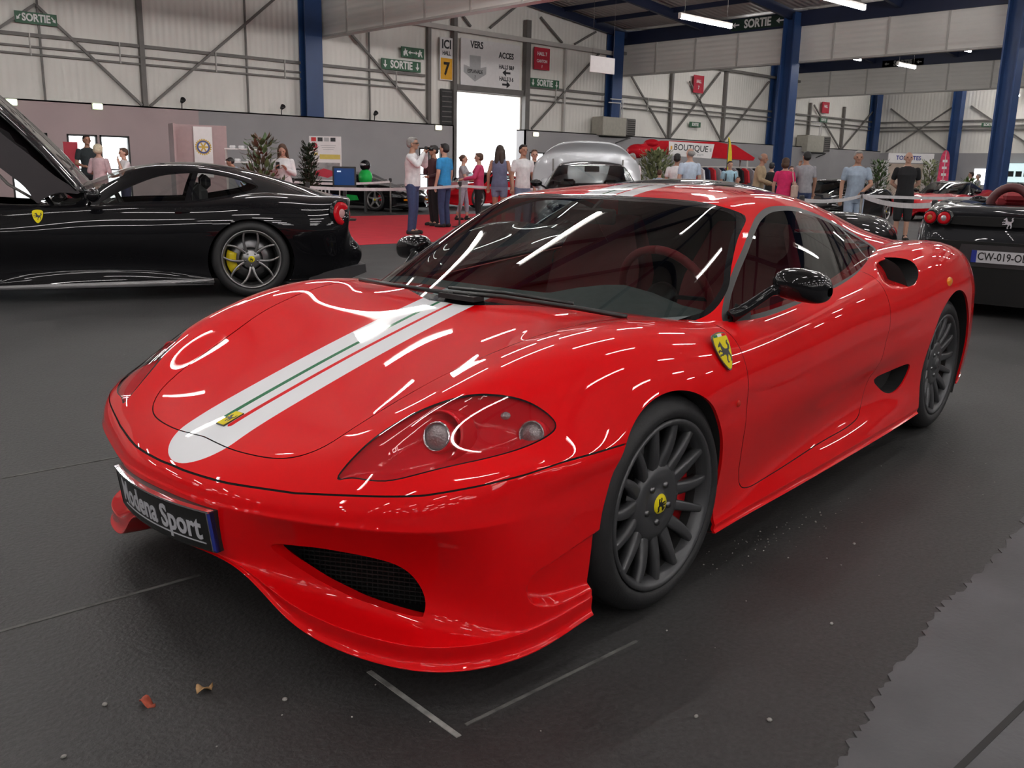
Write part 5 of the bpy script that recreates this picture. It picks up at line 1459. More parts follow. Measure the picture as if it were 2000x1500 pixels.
# ------------------------------------------------------------------ generic coupes from the same drawing, reshaped
def coupe(label, loc, rz, paint_m, kx=((-3.5, -3.5), (1.1, 1.1)), ky=1.0, kz=((0, 0), (3, 3)), rim=RIMS, cabin=True, roof_m=None, lv=2, name='sports_car', lamps=True, style='star', cal=REDCAL, glass=None):
    t = empty(name, label, 'car', (loc[0], loc[1], 0), rz)
    A = hood_rows(); B = side_cols(A)
    wp = lambda L: [[warp(p, kx, ky, kz) for p in r] for r in L]
    A, B = wp(A), wp(B)
    X = lambda x: warp((x, 0, 0), kx)[0]; Z = lambda z: warp((0, 0, z), kx, ky, kz)[2]
    cab = wp(cabin_rows()) if cabin else None
    wsl = [(0,.806),(.3,.799),(.58,.783),(.690,.782),(.728,.806),(.672,.94),(.620,1.02),(.548,1.125),(.49,1.138),(.3,1.145),(.0,1.150)]
    swl = [(-.475,.772),(-.67,.925),(-.93,1.052),(-1.20,1.122),(-1.42,1.118),(-1.62,1.082),(-1.85,1.020),(-2.05,.928),(-1.80,.872),(-1.2,.808),(-.65,.772)]
    wsl = [(y * ky, Z(z)) for y, z in wsl]; swl = [(X(x), Z(z)) for x, z in swl]
    op = [(-.10,0),(-.24,.56),(-.44,.70),(-.9,.745),(-1.4,.735),(-1.8,.665),(-2.0,.5),(-2.0,-.5),(-1.8,-.665),(-1.4,-.735),(-.9,-.745),(-.44,-.70),(-.24,-.56)]
    op = [(X(x), y * ky) for x, y in op]
    body_parts(t, A, B, cab, paint_m, ((X(.035), .345, .35), (X(-2.60), .35, .38)), op, wsl if cabin else None, swl if cabin else None, [(X(-1.62), Z(1.13)), (X(-1.8), Z(.8))] if cabin else None, lv, roof_m, glass=glass, rear_win=(X(-1.85), X(-2.6), .36))
    if lamps:
        for s in (1, -1):
            m = MB(); m.ball((X(.66), s * .63 * ky, Z(.625)), (.15, .10, .05), LENSC, None, 14, 8); m.build('headlight', t)
            for yy in (.62, .40):
                m = MB(); Mt = frame_on((X(-3.385), s * yy * ky, Z(.74)), (-1, 0, .05), (0, 0, 1)); m.rev([(0, .022), (.05, .02), (.08, .01), (.085, -.02)], TAILRED, 20, Mt); m.build('tail_lamp', t)
        mirror_pair(t, X(-.71), .90 * ky, Z(.89), BLACKG)
    m = MB(); m.box((X(-.30), 0, Z(.74)), (.4, 1.25 * ky, .12), INK, bev=.04); m.build('dashboard', t)
    simple_seats(t, X(-1.25), .36, 0)
    for s in (1, -1):
        make_wheel('wheel', t, (X(.035), s * .885 * ky, .325), s, .325, .22, .245, style, rim, cal, fine=False)
        make_wheel('wheel', t, (X(-2.60), s * .885 * ky, .335), s, .335, .26, .250, style, rim, cal, fine=False)
    return t

COUPE_LONG = ((-3.5, -3.5), (1.1, 1.1))
coupe('low black coupe parked just behind the red coupe, only roof and tail showing', (5.15, 5.15), math.radians(172), BLACKP, lv=3)
# silver car with its rear lid raised
sv = coupe('silver car with black roof and tall raised rear lid', (10.7, 9.93), math.radians(226), SILVERP, kz=((0, 0), (.8, .93), (1.2, 1.42), (3, 3)), roof_m=BLACKG, lv=3, glass=CLEAR_GLASS)
m = MB(); V = []; F = []; nu, nv = 13, 21
for i in range(nu):
    s = i / (nu - 1)
    for j in range(nv):
        t = -1 + 2 * j / (nv - 1)
        V.append((-2.25 - .25 * math.sin(s * 2.2) - .25 * t * t, t * (.98 - .16 * s ** 2.5), .92 + .86 * s ** .8 - .28 * abs(t) ** 3.5 * s))
for i in range(nu - 1):
    for j in range(nv - 1): F.append((i * nv + j, (i + 1) * nv + j, (i + 1) * nv + j + 1, i * nv + j + 1))
m.add(V, F, SILVERP, True); o = m.build('rear_lid', sv)
md = o.modifiers.new('t', 'SOLIDIFY'); md.thickness = .05; o.modifiers.new('s', 'SUBSURF').render_levels = 1
m = MB()
for s in (-1, 1): m.tube([(-2.35, s * .6, .9), (-2.28, s * .62, 1.45)], .015, GSTEEL, 6)
m.build('lid_strut', sv)
m = MB(); m.box((-.86, 0, 1.28), (.02, .24, .09), INK, bev=.01); m.bar((-.86, 0, 1.31), (-.92, 0, 1.37), .012, .012, INK); m.build('interior_mirror', sv)
# distant cars
coupe('black coupe with bright wheels behind the rope, in front of the grey booth', (22.4, 12.8), math.radians(187), BLACKP, lv=2)
coupe('distant red car with black soft top behind the man in black', (28.6, 12.4), math.radians(187), REDP2, roof_m=INK, lv=2)
coupe('red car behind the group of visitors at the bright doorway', (19.6, 24.2), math.radians(187), REDP2, lv=2)
rc = coupe('black and green racing car with big wheels on the carpet edge', (15.9, 22.9), math.radians(-66), BLACKP, kz=((0, 0), (.8, .74), (1.2, 1.10), (3, 3)), ky=1.02, rim=RIMS, lv=2)
RGREEN = mat('race_green', (.02, .45, .08), .35, 0, .6, noise=.1)
m = MB()
for s in (1, -1):
    m.prism([(-.50, .30), (-1.0, .26), (-1.05, .62), (-.62, .66)], .895, .912, RGREEN, T(0, 0, 0, PI / 2) if s < 0 else T(0, 1.8, 0, PI / 2))
m.box((.55, -.55, .615), (.34, .22, .02), RGREEN, T(0, 0, 0, 0, .12)); m.box((.55, .55, .615), (.34, .22, .02), RGREEN, T(0, 0, 0, 0, .12)); m.box((-.70, -.93, .80), (.16, .2, .12), RGREEN, bev=.03)
for k in range(4): m.box((-1.5 - .13 * k, -.905, .42 + .02 * k), (.05, .012, .26), SWHITE, T(0, 0, 0))
m.build('race_livery', rc)
m = MB(); m.box((.95, -.62, .34), (.10, .22, .05), AMBER); m.box((.95, .62, .34), (.10, .22, .05), AMBER); m.build('fog_lamp', rc)
m = MB(); m.box((-3.3, 0, 1.12), (.34, 1.6, .03), BLACKP); m.box((-3.25, .5, 1.0), (.2, .02, .24), BLACKP); m.box((-3.25, -.5, 1.0), (.2, .02, .24), BLACKP); m.build('rear_wing', rc)
m = MB(); m.box((.70, 0, .145), (1.0, 1.7, .02), BLACKP); m.build('front_splitter', rc)
# ------------------------------------------------------------------ dark grey open two-seater seen from behind
SPH = math.radians(8)
sp = empty('sports_car', 'dark grey open two-seater seen from behind at the right edge', 'car', (12.35, 3.71, 0), SPH)
def build_spider():
    kz = ((0, 0), (.5, .55), (.9, 1.0), (3, 3))
    A = [[warp(p, COUPE_LONG, 1.0, kz) for p in r] for r in hood_rows()]; B = [[warp(p, COUPE_LONG, 1.0, kz) for p in r] for r in side_cols(hood_rows())]
    op = [(-.25,0),(-.35,.5),(-.6,.66),(-1.2,.70),(-1.6,.62),(-1.75,.4),(-1.78,0),(-1.75,-.4),(-1.6,-.62),(-1.2,-.70),(-.6,-.66),(-.35,-.5)]
    body_parts(sp, A, B, None, GREYP, ((.035, .345, .35), (-2.60, .355, .385)), op, None, None, None, 3)
    for s in (1, -1):
        for yy, core in ((.67, mat('amber_dull', (.30, .09, .015), .3, noise=.1)), (.54, LENSC)):
            nr = (-1, s * .25, .05) if yy > .6 else (-1, s * .12, .05)
            Mt = frame_on((-3.385 if yy > .6 else -3.42, s * yy, .885), nr, (0, 0, 1)); m = MB()
            m.rev([(0, .035), (.022, .035), (.026, .032)], core, 20, Mt); m.rev([(.026, .032), (.045, .036), (.056, .030), (.058, -.03)], TAILRED, 28, Mt); m.rev([(.058, -.03), (.060, .022), (.072, .018), (.074, -.04)], BLACKG, 28, Mt)
            m.build('tail_lamp', sp)
    m = MB(); m.prism(smooth_loop([(-.44, -.035), (.44, -.035), (.47, 0), (.44, .04), (-.44, .04), (-.47, 0)], 3).tolist(), -.03, .012, DARK, frame_on((-3.415, 0, .868), (-1, 0, .0), (0, 0, 1))); m.build('rear_grille', sp)
    m = MB(); m.prism(horse(.10), 0, .008, SILVER_T, frame_on((-3.43, 0, .865), (-1, 0, 0), (0, 0, 1))); m.build('horse_emblem', sp)
    m = MB(); m.prism(smooth_loop([(-.82, -.34), (.82, -.34), (.84, .0), (.72, .17), (.40, .185), (-.40, .185), (-.72, .17), (-.84, .0)], 3).tolist(), -.05, .03, DARK, frame_on((-3.42, 0, .50), (-1, 0, 0), (0, 0, 1)))
    m.prism([(-.40, -.10), (.40, -.10), (.36, .10), (-.36, .10)], .03, .034, CARBON, frame_on((-3.42, 0, .56), (-1, 0, 0), (0, 0, 1))); m.build('rear_diffuser', sp)
    m = MB(); Mt = frame_on((-3.458, 0, .555), (-1, 0, 0), (0, 0, 1))
    m.prism([(-.26, -.055), (.26, -.055), (.26, .055), (-.26, .055)], 0, .006, mat('plate_white', (.52, .51, .53), .4, noise=.05), Mt)
    m.prism([(-.26, -.055), (-.215, -.055), (-.215, .055), (-.26, .055)], .006, .008, BLUE_P, Mt); m.prism([(.215, -.055), (.26, -.055), (.26, .055), (.215, .055)], .006, .008, BLUE_P, Mt)
    m.text('CW-019-OB', .098, INK, Mt @ Matrix.Translation((0, 0, .0062)), .001, .0015, .80)
    tag(m.build('number_plate', sp), 'white plate with dark lettering')
    for s in (1, -1):
        m = MB(); HR = mat('hoop_leather', (.075, .014, .016), .45, noise=.1)
        m.tube([(-1.72, s * .36 + .21 * math.cos(a), .93 + .24 * math.sin(a)) for a in [PI * k / 14 for k in range(15)]], .045, HR, 10); m.build('roll_hoop', sp)
        m = MB(); m.box((-1.45, s * .36, .86), (.14, .46, .5), SEAT_RED, bev=.06); m.box((-1.50, s * .36, 1.06), (.10, .26, .14), SEAT_RED, bev=.05); m.build('seat', sp)
    m = MB(); V = []; F = []
    for i in range(13):
        y = -.66 + 1.32 * i / 12; c = .25 * (1 - (y / .66) ** 2)
        V += [(-.25 - .35 + c, y, .90), (-.80 + c * .8, y * .86, 1.20)]
    for i in range(12): F.append((2 * i, 2 * i + 2, 2 * i + 3, 2 * i + 1))
    m.add(V, F, CAB_GLASS, True); m.build('windscreen', sp)
    m = MB(); m.tube([V[2 * i + 1] for i in range(13)], .016, GREYP, 6); m.tube([V[0], V[1]], .02, GREYP, 6); m.tube([V[-2], V[-1]], .02, GREYP, 6); m.build('windscreen_frame', sp)
    m = MB(); m.box((-.45, 0, .82), (.4, 1.25, .12), INK, bev=.04); m.box((-1.0, 0, .35), (1.5, 1.3, .05), INK); m.build('dashboard', sp)
    m = MB(); m.prism([(x, y) for x, y in smooth_loop([(-1.85, -.42), (-1.95, -.5), (-2.7, -.5), (-2.8, -.4), (-2.8, .4), (-2.7, .5), (-1.95, .5), (-1.85, .42)], 3)], .985, 1.012, CAB_GLASS); m.build('engine_cover', sp)
    for s in (1, -1):
        for dy in (-.05, .05):
            m = MB(); m.rev([(.038, -.1), (.042, .0), (.04, .05), (.034, .05), (.03, -.05), (0, -.06)], CHROME, 18, frame_on((-3.46, s * .52 + dy, .33), (-1, 0, 0), (0, 0, 1))); m.build('exhaust', sp)
    mirror_pair(sp, -.72, .92, 1.0, BLACKG)
    for s in (1, -1):
        make_wheel('wheel', sp, (.035, s * .885, .335), s, .335, .225, .245, 'star', RIMS, REDCAL, fine=False)
        make_wheel('wheel', sp, (-2.60, s * .885, .345), s, .345, .285, .250, 'star', RIMS, REDCAL, fine=False)
build_spider()
# ================================================================== PEOPLE
SKIN = {k: mat('skin_' + k, c, .55, noise=.05) for k, c in (('light', (.52, .30, .22)), ('tan', (.38, .20, .135)), ('rosy', (.56, .31, .25)))}
EYEM = mat('eye_dark', (.02, .015, .012), .2, noise=.05)
LIPM = mat('lip', (.34, .12, .10), .5, noise=.05)
CLOTH = {}
def cloth(name, col):
    if name not in CLOTH: CLOTH[name] = mat('cloth_' + name, col, .85, noise=.12, nscale=14, bump=.15, bscale=90)
    return CLOTH[name]

def remeshed(name, m, voxel, parent, material, smooth=3, z_from=None, z_to=None):
    """closed overlapping shapes melted into one continuous surface"""
    me = bpy.data.meshes.new('tmp'); me.from_pydata(m.v, [], m.f)
    o = bpy.data.objects.new('tmp', me); COL.objects.link(o)
    r = o.modifiers.new('r', 'REMESH'); r.mode = 'VOXEL'; r.voxel_size = voxel
    s = o.modifiers.new('s', 'SMOOTH'); s.factor = .5; s.iterations = smooth
    dg = bpy.context.evaluated_depsgraph_get(); dg.update()
    out = bpy.data.meshes.new_from_object(o.evaluated_get(dg)); out.name = name
    bpy.data.objects.remove(o); bpy.data.meshes.remove(me)
    out.materials.clear(); out.materials.append(material)
    out.polygons.foreach_set('use_smooth', [True] * len(out.polygons))
    ob = bpy.data.objects.new(name, out)
    return link(ob, parent)

def rings(m, R, cx=0.0, n=20, M=None):
    """stack of ellipses (z, rx, ry, x, y)"""
    V = []; F = []
    for (z, rx, ry, x, y) in R:
        for k in range(n):
            a = 2 * PI * k / n; V.append((x + rx * math.cos(a), y + ry * math.sin(a), z))
    for i in range(len(R) - 1):
        for k in range(n): F.append((i * n + k, i * n + (k + 1) % n, (i + 1) * n + (k + 1) % n, (i + 1) * n + k))
    F.append(tuple(range(n - 1, -1, -1))); F.append(tuple((len(R) - 1) * n + k for k in range(n)))
    m.add(V, F, SKIN['light'], True, M)
def cap(m, a, b, ra, rb, n=12):
    """tapered limb with round ends"""
    a, b = Vector(a), Vector(b); d = (b - a); L = d.length; d.normalize()
    P = []; Rr = []
    for t in (-1, -.7, -.35, 0): P.append(a + d * ra * t); Rr.append(max(.001, ra * math.sqrt(max(0, 1 - t * t))))
    P.append(a + d * L * .5); Rr.append((ra + rb) / 2 * 1.03)
    for t in (0, .35, .7, 1): P.append(b + d * rb * t); Rr.append(max(.001, rb * math.sqrt(max(0, 1 - t * t))))
    m.tube([tuple(p) for p in P], Rr, SKIN['light'], n)

ARMS = {  # elbow, wrist, finger direction for the left arm (y > 0)
 'down': ((-.01, .245, 1.14), (.05, .255, .90), (.1, .02, -1)),
 'bent': ((-.02, .25, 1.14), (.20, .18, 1.08), (1, -.3, .0)),
 'phone': ((.04, .23, 1.15), (.26, .10, 1.24), (.6, -.4, .7)),
 'camera': ((.17, .27, 1.26), (.24, .07, 1.50), (.3, -.6, .7)),
 'forward': ((.10, .23, 1.17), (.36, .17, 1.12), (1, -.1, -.1)),
 'behind': ((-.10, .25, 1.15), (-.15, .06, 1.00), (-.2, -1, -.2)),
 'crossed': ((.07, .25, 1.16), (.19, -.06, 1.20), (.1, -1, .1)),
 'rest': ((.08, .26, 1.15), (.30, .06, 1.00), (.6, -.5, -.6)),
 'chin': ((.12, .20, 1.16), (.16, .07, 1.42), (.1, -.2, 1)),
}
def person(label, x, y, H, face, skin='light', top=None, sleeve='short', bottom=None, leg='long', hair=None, style='short', la='down', ra='down', fat=1.0, stride=.0, voxel=.010, female=False, glasses=None, bag=None, held=None, shoes=None, lean=0.0, nod=0.0, pack=None, child=False, group=None):
    t = empty('person', label, 'person', (x, y, 0), face, group)
    k = H / 1.75
    K = Matrix.Scale(k, 4)
    def up(p):  # lean the upper body forward about the hips
        p = Vector(p)
        if lean and p.z > .95:
            d = p - Vector((0, 0, .95)); c, s = math.cos(lean), math.sin(lean)
            return (d.x * c + d.z * s, p.y, .95 - d.x * s + d.z * c)
        return tuple(p)
    def fix(m):  # apply lean and size
        m.v = [tuple(K @ Vector(up(p))) for p in m.v]; return m
    sw = .165 if female else .185
    hw = .165 if female else .155
    def torso(g=0.0, z0=.80, z1=1.52):
        R = [(.80,.095,hw*.95,0,0),(.88,.115*fat,hw*1.06,0,0),(.96,.118*fat,hw*1.05,.0,0),(1.04,.112*fat,hw*.96,.004,0),(1.12,.112*fat,hw*.92 if not female else hw*.86,.006,0),(1.22,.118*fat,hw*1.0,.006,0),(1.31,.122*fat + (.016 if female else 0),sw*.97,.008 + (.012 if female else 0),0),(1.39,.108,sw*.98,.0,0),(1.435,.090,sw*.80,-.004,0),(1.47,.066,.10,-.004,0),(1.50,.054,.062,.0,0)]
        return [(z, rx + g, ry + g, xx, yy) for z, rx, ry, xx, yy in R if z0 <= z <= z1]
    hips = {s: (0, s * .088, .88) for s in (1, -1)}
    knees = {s: (.02 + s * stride * .5, s * .095, .48) for s in (1, -1)}
    ank = {s: (-.02 + s * stride, s * .10, .085) for s in (1, -1)}
    arms = {1: ARMS[la], -1: ARMS[ra]}
    sh = {s: (0, s * (sw + .005), 1.405) for s in (1, -1)}
    AP = {}
    for s in (1, -1):
        e, w_, f = arms[s]; AP[s] = tuple((p[0], s * p[1], p[2]) for p in (e, w_, f))
    nd = Matrix.Translation((0, 0, 1.55)) @ Matrix.Rotation(nod, 4, 'Y') @ Matrix.Translation((0, 0, -1.55))
    # body
    m = MB()
    rings(m, torso())
    for s in (1, -1):
        cap(m, hips[s], knees[s], .082 * fat ** .5, .056); cap(m, knees[s], ank[s], .054, .038)
        cap(m, (knees[s][0] - .02, knees[s][1], .38), (ank[s][0], ank[s][1], .2), .050, .036)
        cap(m, ank[s], (ank[s][0] + .13, ank[s][1] + s * .02, .032), .042, .030)
        e, w_, f = AP[s]
        cap(m, sh[s], e, .050, .040); cap(m, e, w_, .040, .027)
        fd = Vector(f).normalized(); wv = Vector(w_)
        side_ = fd.cross(Vector((0, 0, 1)) if abs(fd.z) < .8 else Vector((1, 0, 0))).normalized()
        nrm_ = side_.cross(fd)
        pc = wv + fd * .055
        cap(m, wv, wv + fd * .075, .027, .030, 10)
        for i in range(4):
            o_ = (i - 1.5) * .0195; ln = (.062, .074, .068, .050)[i]
            b0 = wv + fd * .085 + side_ * o_; b1 = b0 + fd * ln * .55 - nrm_ * .006; b2 = b1 + fd * ln * .40 - nrm_ * .020
            cap(m, b0 - fd * .02, b1, .0098, .0088, 8); cap(m, b1, b2, .0088, .0075, 8)
        th = -1 if s > 0 else 1
        cap(m, wv + fd * .03 + side_ * th * .024, wv + fd * .075 + side_ * th * .055 - nrm_ * .012, .0125, .0095, 8)
    # neck and head
    h = MB()
    cap(h, (-.005, 0, 1.46), (.012, 0, 1.58), .056, .052)
    h.ball((.012, 0, 1.655), (.098, .076, .103), SKIN['light']); h.ball((.040, 0, 1.595), (.062, .056, .058), SKIN['light'])
    h.ball((.075, 0, 1.565), (.028, .032, .022), SKIN['light'])
    h.ball((.112, 0, 1.628), (.020, .014, .020), SKIN['light']); cap(h, (.098, 0, 1.665), (.116, 0, 1.632), .010, .012, 8)
    for s in (1, -1):
        h.ball((.004, s * .078, 1.635), (.020, .011, .032), SKIN['light'], None, 10, 6); h.ball((.086, s * .034, 1.672), (.018, .026, .008), SKIN['light'], None, 10, 6)
    h.v = [tuple(nd @ Vector(p)) for p in h.v]
    m.add(h.v, h.f, SKIN['light'], True)
    body = remeshed('body', fix(m), voxel * k, t, SKIN[skin], 2)
    fm = MB()
    for s in (1, -1): fm.ball((.099, s * .034, 1.652), (.008, .015, .008), EYEM, None, 8, 6)
    fm.v = [tuple(nd @ Vector(p)) for p in fm.v]; fix(fm).build('eyes', t)
    fm = MB(); fm.ball((.098, 0, 1.586), (.008, .024, .006), LIPM, None, 8, 6); fm.v = [tuple(nd @ Vector(p)) for p in fm.v]; fix(fm).build('mouth', t)
    # clothes
    if top is not None:
        m = MB(); rings(m, torso(.012, .84, 1.48))
        for s in (1, -1):
            e, w_, f = AP[s]
            if sleeve == 'long': cap(m, sh[s], e, .062, .054); cap(m, e, tuple(Vector(e) + (Vector(w_) - Vector(e)) * .9), .054, .040)
            elif sleeve == 'half': cap(m, sh[s], tuple(Vector(sh[s]) + (Vector(e) - Vector(sh[s])) * .95), .062, .056); 
            elif sleeve == 'short': cap(m, sh[s], tuple(Vector(sh[s]) + (Vector(e) - Vector(sh[s])) * .58), .062, .058)
            else: cap(m, sh[s], tuple(Vector(sh[s]) * 1.0), .052, .05)
        if sleeve in ('long', 'short', 'half') and not female: rings(m, [(1.44, .075, .085, .0, 0), (1.485, .068, .074, .004, 0)])
        remeshed('top', fix(m), voxel * 1.1 * k, t, top, 3)
    if bottom is not None:
        m = MB(); rings(m, [(z, rx, ry, xx, yy) for z, rx, ry, xx, yy in torso(.010, .80, 1.0)])
        for s in (1, -1):
            if leg == 'long':
                cap(m, hips[s], knees[s], .094 * fat ** .5, .070); cap(m, knees[s], ank[s], .068, .056)
            elif leg == 'knee':
                cap(m, hips[s], tuple(Vector(knees[s]) + Vector((0, 0, -.02))), .100 * fat ** .5, .082)
            elif leg == 'short':
                cap(m, hips[s], tuple(Vector(hips[s]) + (Vector(knees[s]) - Vector(hips[s])) * .40), .096, .088)
            elif leg == 'calf':
                cap(m, hips[s], knees[s], .094, .066); cap(m, knees[s], tuple(Vector(knees[s]) + (Vector(ank[s]) - Vector(knees[s])) * .6), .064, .056)
        remeshed('shorts' if leg in ('knee', 'short') else 'trousers', fix(m), voxel * 1.1 * k, t, bottom, 3)
    m = MB()
    for s in (1, -1):
        cap(m, (ank[s][0] - .03, ank[s][1], .045), (ank[s][0] + .15, ank[s][1] + s * .022, .034), .050, .040)
        cap(m, (ank[s][0], ank[s][1], .07), (ank[s][0], ank[s][1], .10), .048, .047)
    sm = shoes or cloth('dark_shoe', (.02, .018, .017))
    for s, nm in ((1, 1), (-1, -1)):
        q = MB(); q.add(m.v, m.f, sm, True)
    L_ = len(m.v) // 2
    for i in (0, 1):
        q = MB()
        ff = [f for f in m.f if (f[0] < L_) == (i == 0)]
        q.add(m.v[:L_] if i == 0 else m.v[L_:], [tuple(a - (0 if i == 0 else L_) for a in f) for f in ff], sm, True)
        q.v = [(p[0], p[1], max(p[2], .002)) for p in q.v]
        fix(q).build('shoe', t)
    # hair
    if hair is not None:
        m = MB()
        if style == 'short':
            m.ball((-.012, 0, 1.678), (.100, .084, .092), hair); m.ball((-.030, 0, 1.635), (.082, .081, .070), hair)
            m.ball((.045, 0, 1.735), (.055, .060, .025), hair)
        elif style == 'thin':
            m.ball((-.034, 0, 1.650), (.080, .084, .065), hair)
        elif style == 'bob':
            m.ball((-.012, 0, 1.682), (.108, .095, .098), hair); m.ball((-.035, 0, 1.61), (.088, .100, .095), hair)
        elif style == 'fluffy':
            m.ball((-.015, 0, 1.685), (.118, .108, .105), hair); m.ball((-.03, 0, 1.64), (.105, .112, .09), hair)
        elif style == 'long':
            m.ball((-.012, 0, 1.682), (.104, .090, .095), hair); m.ball((-.045, 0, 1.60), (.075, .095, .12), hair)
            for s in (1, -1): cap(m, (.0, s * .078, 1.66), (.015, s * .095, 1.44), .030, .032)
            cap(m, (-.06, .04, 1.6), (-.075, .05, 1.40), .06, .05); cap(m, (-.06, -.04, 1.6), (-.075, -.05, 1.40), .06, .05)
        elif style == 'tied':
            m.ball((-.012, 0, 1.678), (.100, .084, .092), hair); m.ball((-.10, 0, 1.68), (.035, .035, .035), hair); m.ball((-.03, 0, 1.64), (.082, .080, .070), hair)
        m.v = [tuple(nd @ Vector(p)) for p in m.v]
        remeshed('hair', fix(m), .010 * k, t, hair, 2)
    if glasses is not None:
        m = MB()
        for s in (1, -1): m.box((.108, s * .036, 1.652), (.008, .052, .032), glasses, bev=.008); m.bar((.106, s * .064, 1.655), (.0, s * .080, 1.650), .006, .008, glasses)
        m.bar((.110, -.015, 1.658), (.110, .015, 1.658), .006, .006, glasses)
        m.v = [tuple(nd @ Vector(p)) for p in m.v]; fix(m).build('glasses', t)
    if bag is not None:
        b = empty('shoulder_bag', bag[1], 'bag', (x, y, 0), face)
        m = MB(); m.box((-.06, -.27, 1.0), (.30, .11, .30), bag[0], bev=.03); fix(m).build('bag_body', b)
        m = MB(); m.tube([(.05, -.27, 1.14), (.03, -.215, 1.36), (-.02, -.18, 1.47), (-.08, -.21, 1.36), (-.14, -.27, 1.14)], .014, bag[0], 6); fix(m).build('strap', b)
    if pack is not None:
        b = empty('backpack', pack[1], 'backpack', (x, y, 0), face)
        m = MB(); m.box((-.22, 0, 1.22), (.16, .28, .42), pack[0], bev=.05); fix(m).build('pack_body', b)
        for s in (1, -1):
            m = MB(); m.tube([(-.14, s * .12, 1.40), (-.02, s * .125, 1.475), (.10, s * .125, 1.36), (.115, s * .13, 1.2), (-.10, s * .17, 1.06)], .018, pack[0], 6); fix(m).build('strap', b)
    if held is not None:
        m = MB()
        wv = Vector(AP[-1][1]) + Vector(AP[-1][2]).normalized() * .11
        if held[0] == 'camera':
            o_ = Vector((.27, 0, 1.56)); m.box(tuple(o_), (.06, .13, .085), held[1], bev=.012); m.rev([(0, .09), (.036, .09), (.040, .0), (.0, .0)], held[1], 14, frame_on(tuple(o_ + Vector((.03, 0, 0))), (1, 0, 0), (0, 0, 1)))
            nm, cat = 'camera_body', 'camera'
        else:
            m.box(tuple(wv), (.012, .075, .145), held[1], bev=.004); nm, cat = 'phone', 'phone'
        m.v = [tuple(Matrix.Translation((x, y, 0)) @ Matrix.Rotation(face, 4, 'Z') @ K @ Vector(up(p))) for p in m.v]
        tag(m.build(nm), held[2], cat)
    return t

def facing(x, y, rel):
    """0 looks at the photographer's side of the hall, 90 to the right, 180 away"""
    return math.atan2(-y, -x) + math.radians(rel)
HB = mat('hair_dark_brown', (.030, .017, .011), .6, noise=.2, nscale=40); HK = mat('hair_black', (.012, .010, .010), .55, noise=.2, nscale=40)
HBR = mat('hair_brown', (.070, .034, .019), .6, noise=.2, nscale=40); HG = mat('hair_grey', (.26, .25, .24), .6, noise=.2, nscale=40); HW = mat('hair_blond_white', (.60, .53, .38), .6, noise=.2, nscale=40)
JEANS = cloth('jeans', (.035, .055, .13)); JEANL = cloth('light_jeans', (.17, .22, .32)); BLKC = cloth('black', (.010, .010, .012)); WHC = cloth('white', (.72, .71, .72)); GRC = cloth('grey', (.32, .31, .33))
def P_(label, x, y, H, rel, **kw): return person(label, x, y, H, facing(x, y, rel), **kw)
P_('woman with short dark hair in patterned grey top, behind the raised bonnet', 7.3, 25.0, 1.60, -60, top=cloth('pattern_grey', (.35, .30, .32)), bottom=BLKC, hair=HBR, style='bob', female=True)
P_('tall man in dark green-grey tee before the glazed double door', 7.4, 22.7, 1.80, 20, top=cloth('dark_teal', (.022, .030, .033)), bottom=BLKC, hair=HK, skin='tan', la='bent', ra='bent', fat=1.1)
P_('older woman with fluffy blond hair in pale pink blouse', 6.8, 20.2, 1.55, 150, top=cloth('pale_pink', (.55, .40, .42)), sleeve='half', bottom=cloth('beige', (.5, .42, .35)), hair=HW, style='fluffy', female=True, la='bent', ra='bent')
P_('boy in white tee beside the glazed door', 7.2, 19.9, 1.50, -70, top=WHC, bottom=cloth('navy', (.02, .025, .06)), hair=HBR, la='chin', ra='bent')
P_('person in light blue shirt bending behind the black car roof', 9.85, 20.0, 1.42, -90, top=cloth('light_blue', (.36, .50, .68)), sleeve='long', bottom=JEANS, hair=HK, skin='tan', lean=.45)
P_('woman with long brown hair in white cardigan looking at her phone', 9.2, 16.9, 1.63, -10, top=WHC, sleeve='long', bottom=WHC, hair=HBR, style='long', female=True, la='phone', ra='phone', nod=.45, voxel=.009, held=('phone', INK, 'dark phone in the hands of the woman in white cardigan'))
P_('grey-haired man in white shirt and jeans raising a camera', 10.55, 14.45, 1.78, 75, top=WHC, sleeve='long', bottom=JEANS, hair=HG, skin='tan', la='camera', ra='camera', fat=1.12, glasses=INK, voxel=.0075, held=('camera', INK, 'black camera held up by the man in white shirt'))
P_('man in dark maroon jacket behind the photographer in white', 12.55, 16.4, 1.71, -65, top=cloth('maroon', (.06, .022, .026)), sleeve='long', bottom=BLKC, hair=HK, skin='tan', la='bent', ra='chin', voxel=.009)
P_('young man in bright blue tee and jeans, turned left', 12.45, 15.9, 1.74, -125, top=cloth('bright_blue', (.03, .27, .58)), bottom=JEANS, hair=HK, voxel=.0075)
P_('slim woman in grey top and light trousers, walking', 14.66, 17.98, 1.56, 80, top=GRC, bottom=cloth('light_trousers', (.32, .33, .40)), leg='calf', hair=HBR, style='tied', female=True, la='bent', ra='forward', stride=.12, voxel=.009)
P_('woman in pink top and black trousers facing left', 13.63, 16.16, 1.58, -95, top=cloth('pink', (.55, .05, .14)), sleeve='long', bottom=BLKC, hair=HBR, style='short', female=True, la='forward', ra='forward', voxel=.009)
P_('woman with long dark hair in blue-grey top and denim shorts', 13.4, 15.2, 1.73, 170, top=cloth('blue_grey', (.13, .15, .24)), sleeve='none', bottom=JEANL, leg='short', hair=HB, style='long', female=True, skin='tan', voxel=.009)
P_('young man with black hair in plain white tee left of the silver car', 13.1, 14.15, 1.73, 30, top=WHC, bottom=JEANL, hair=HK, skin='tan', voxel=.0085)
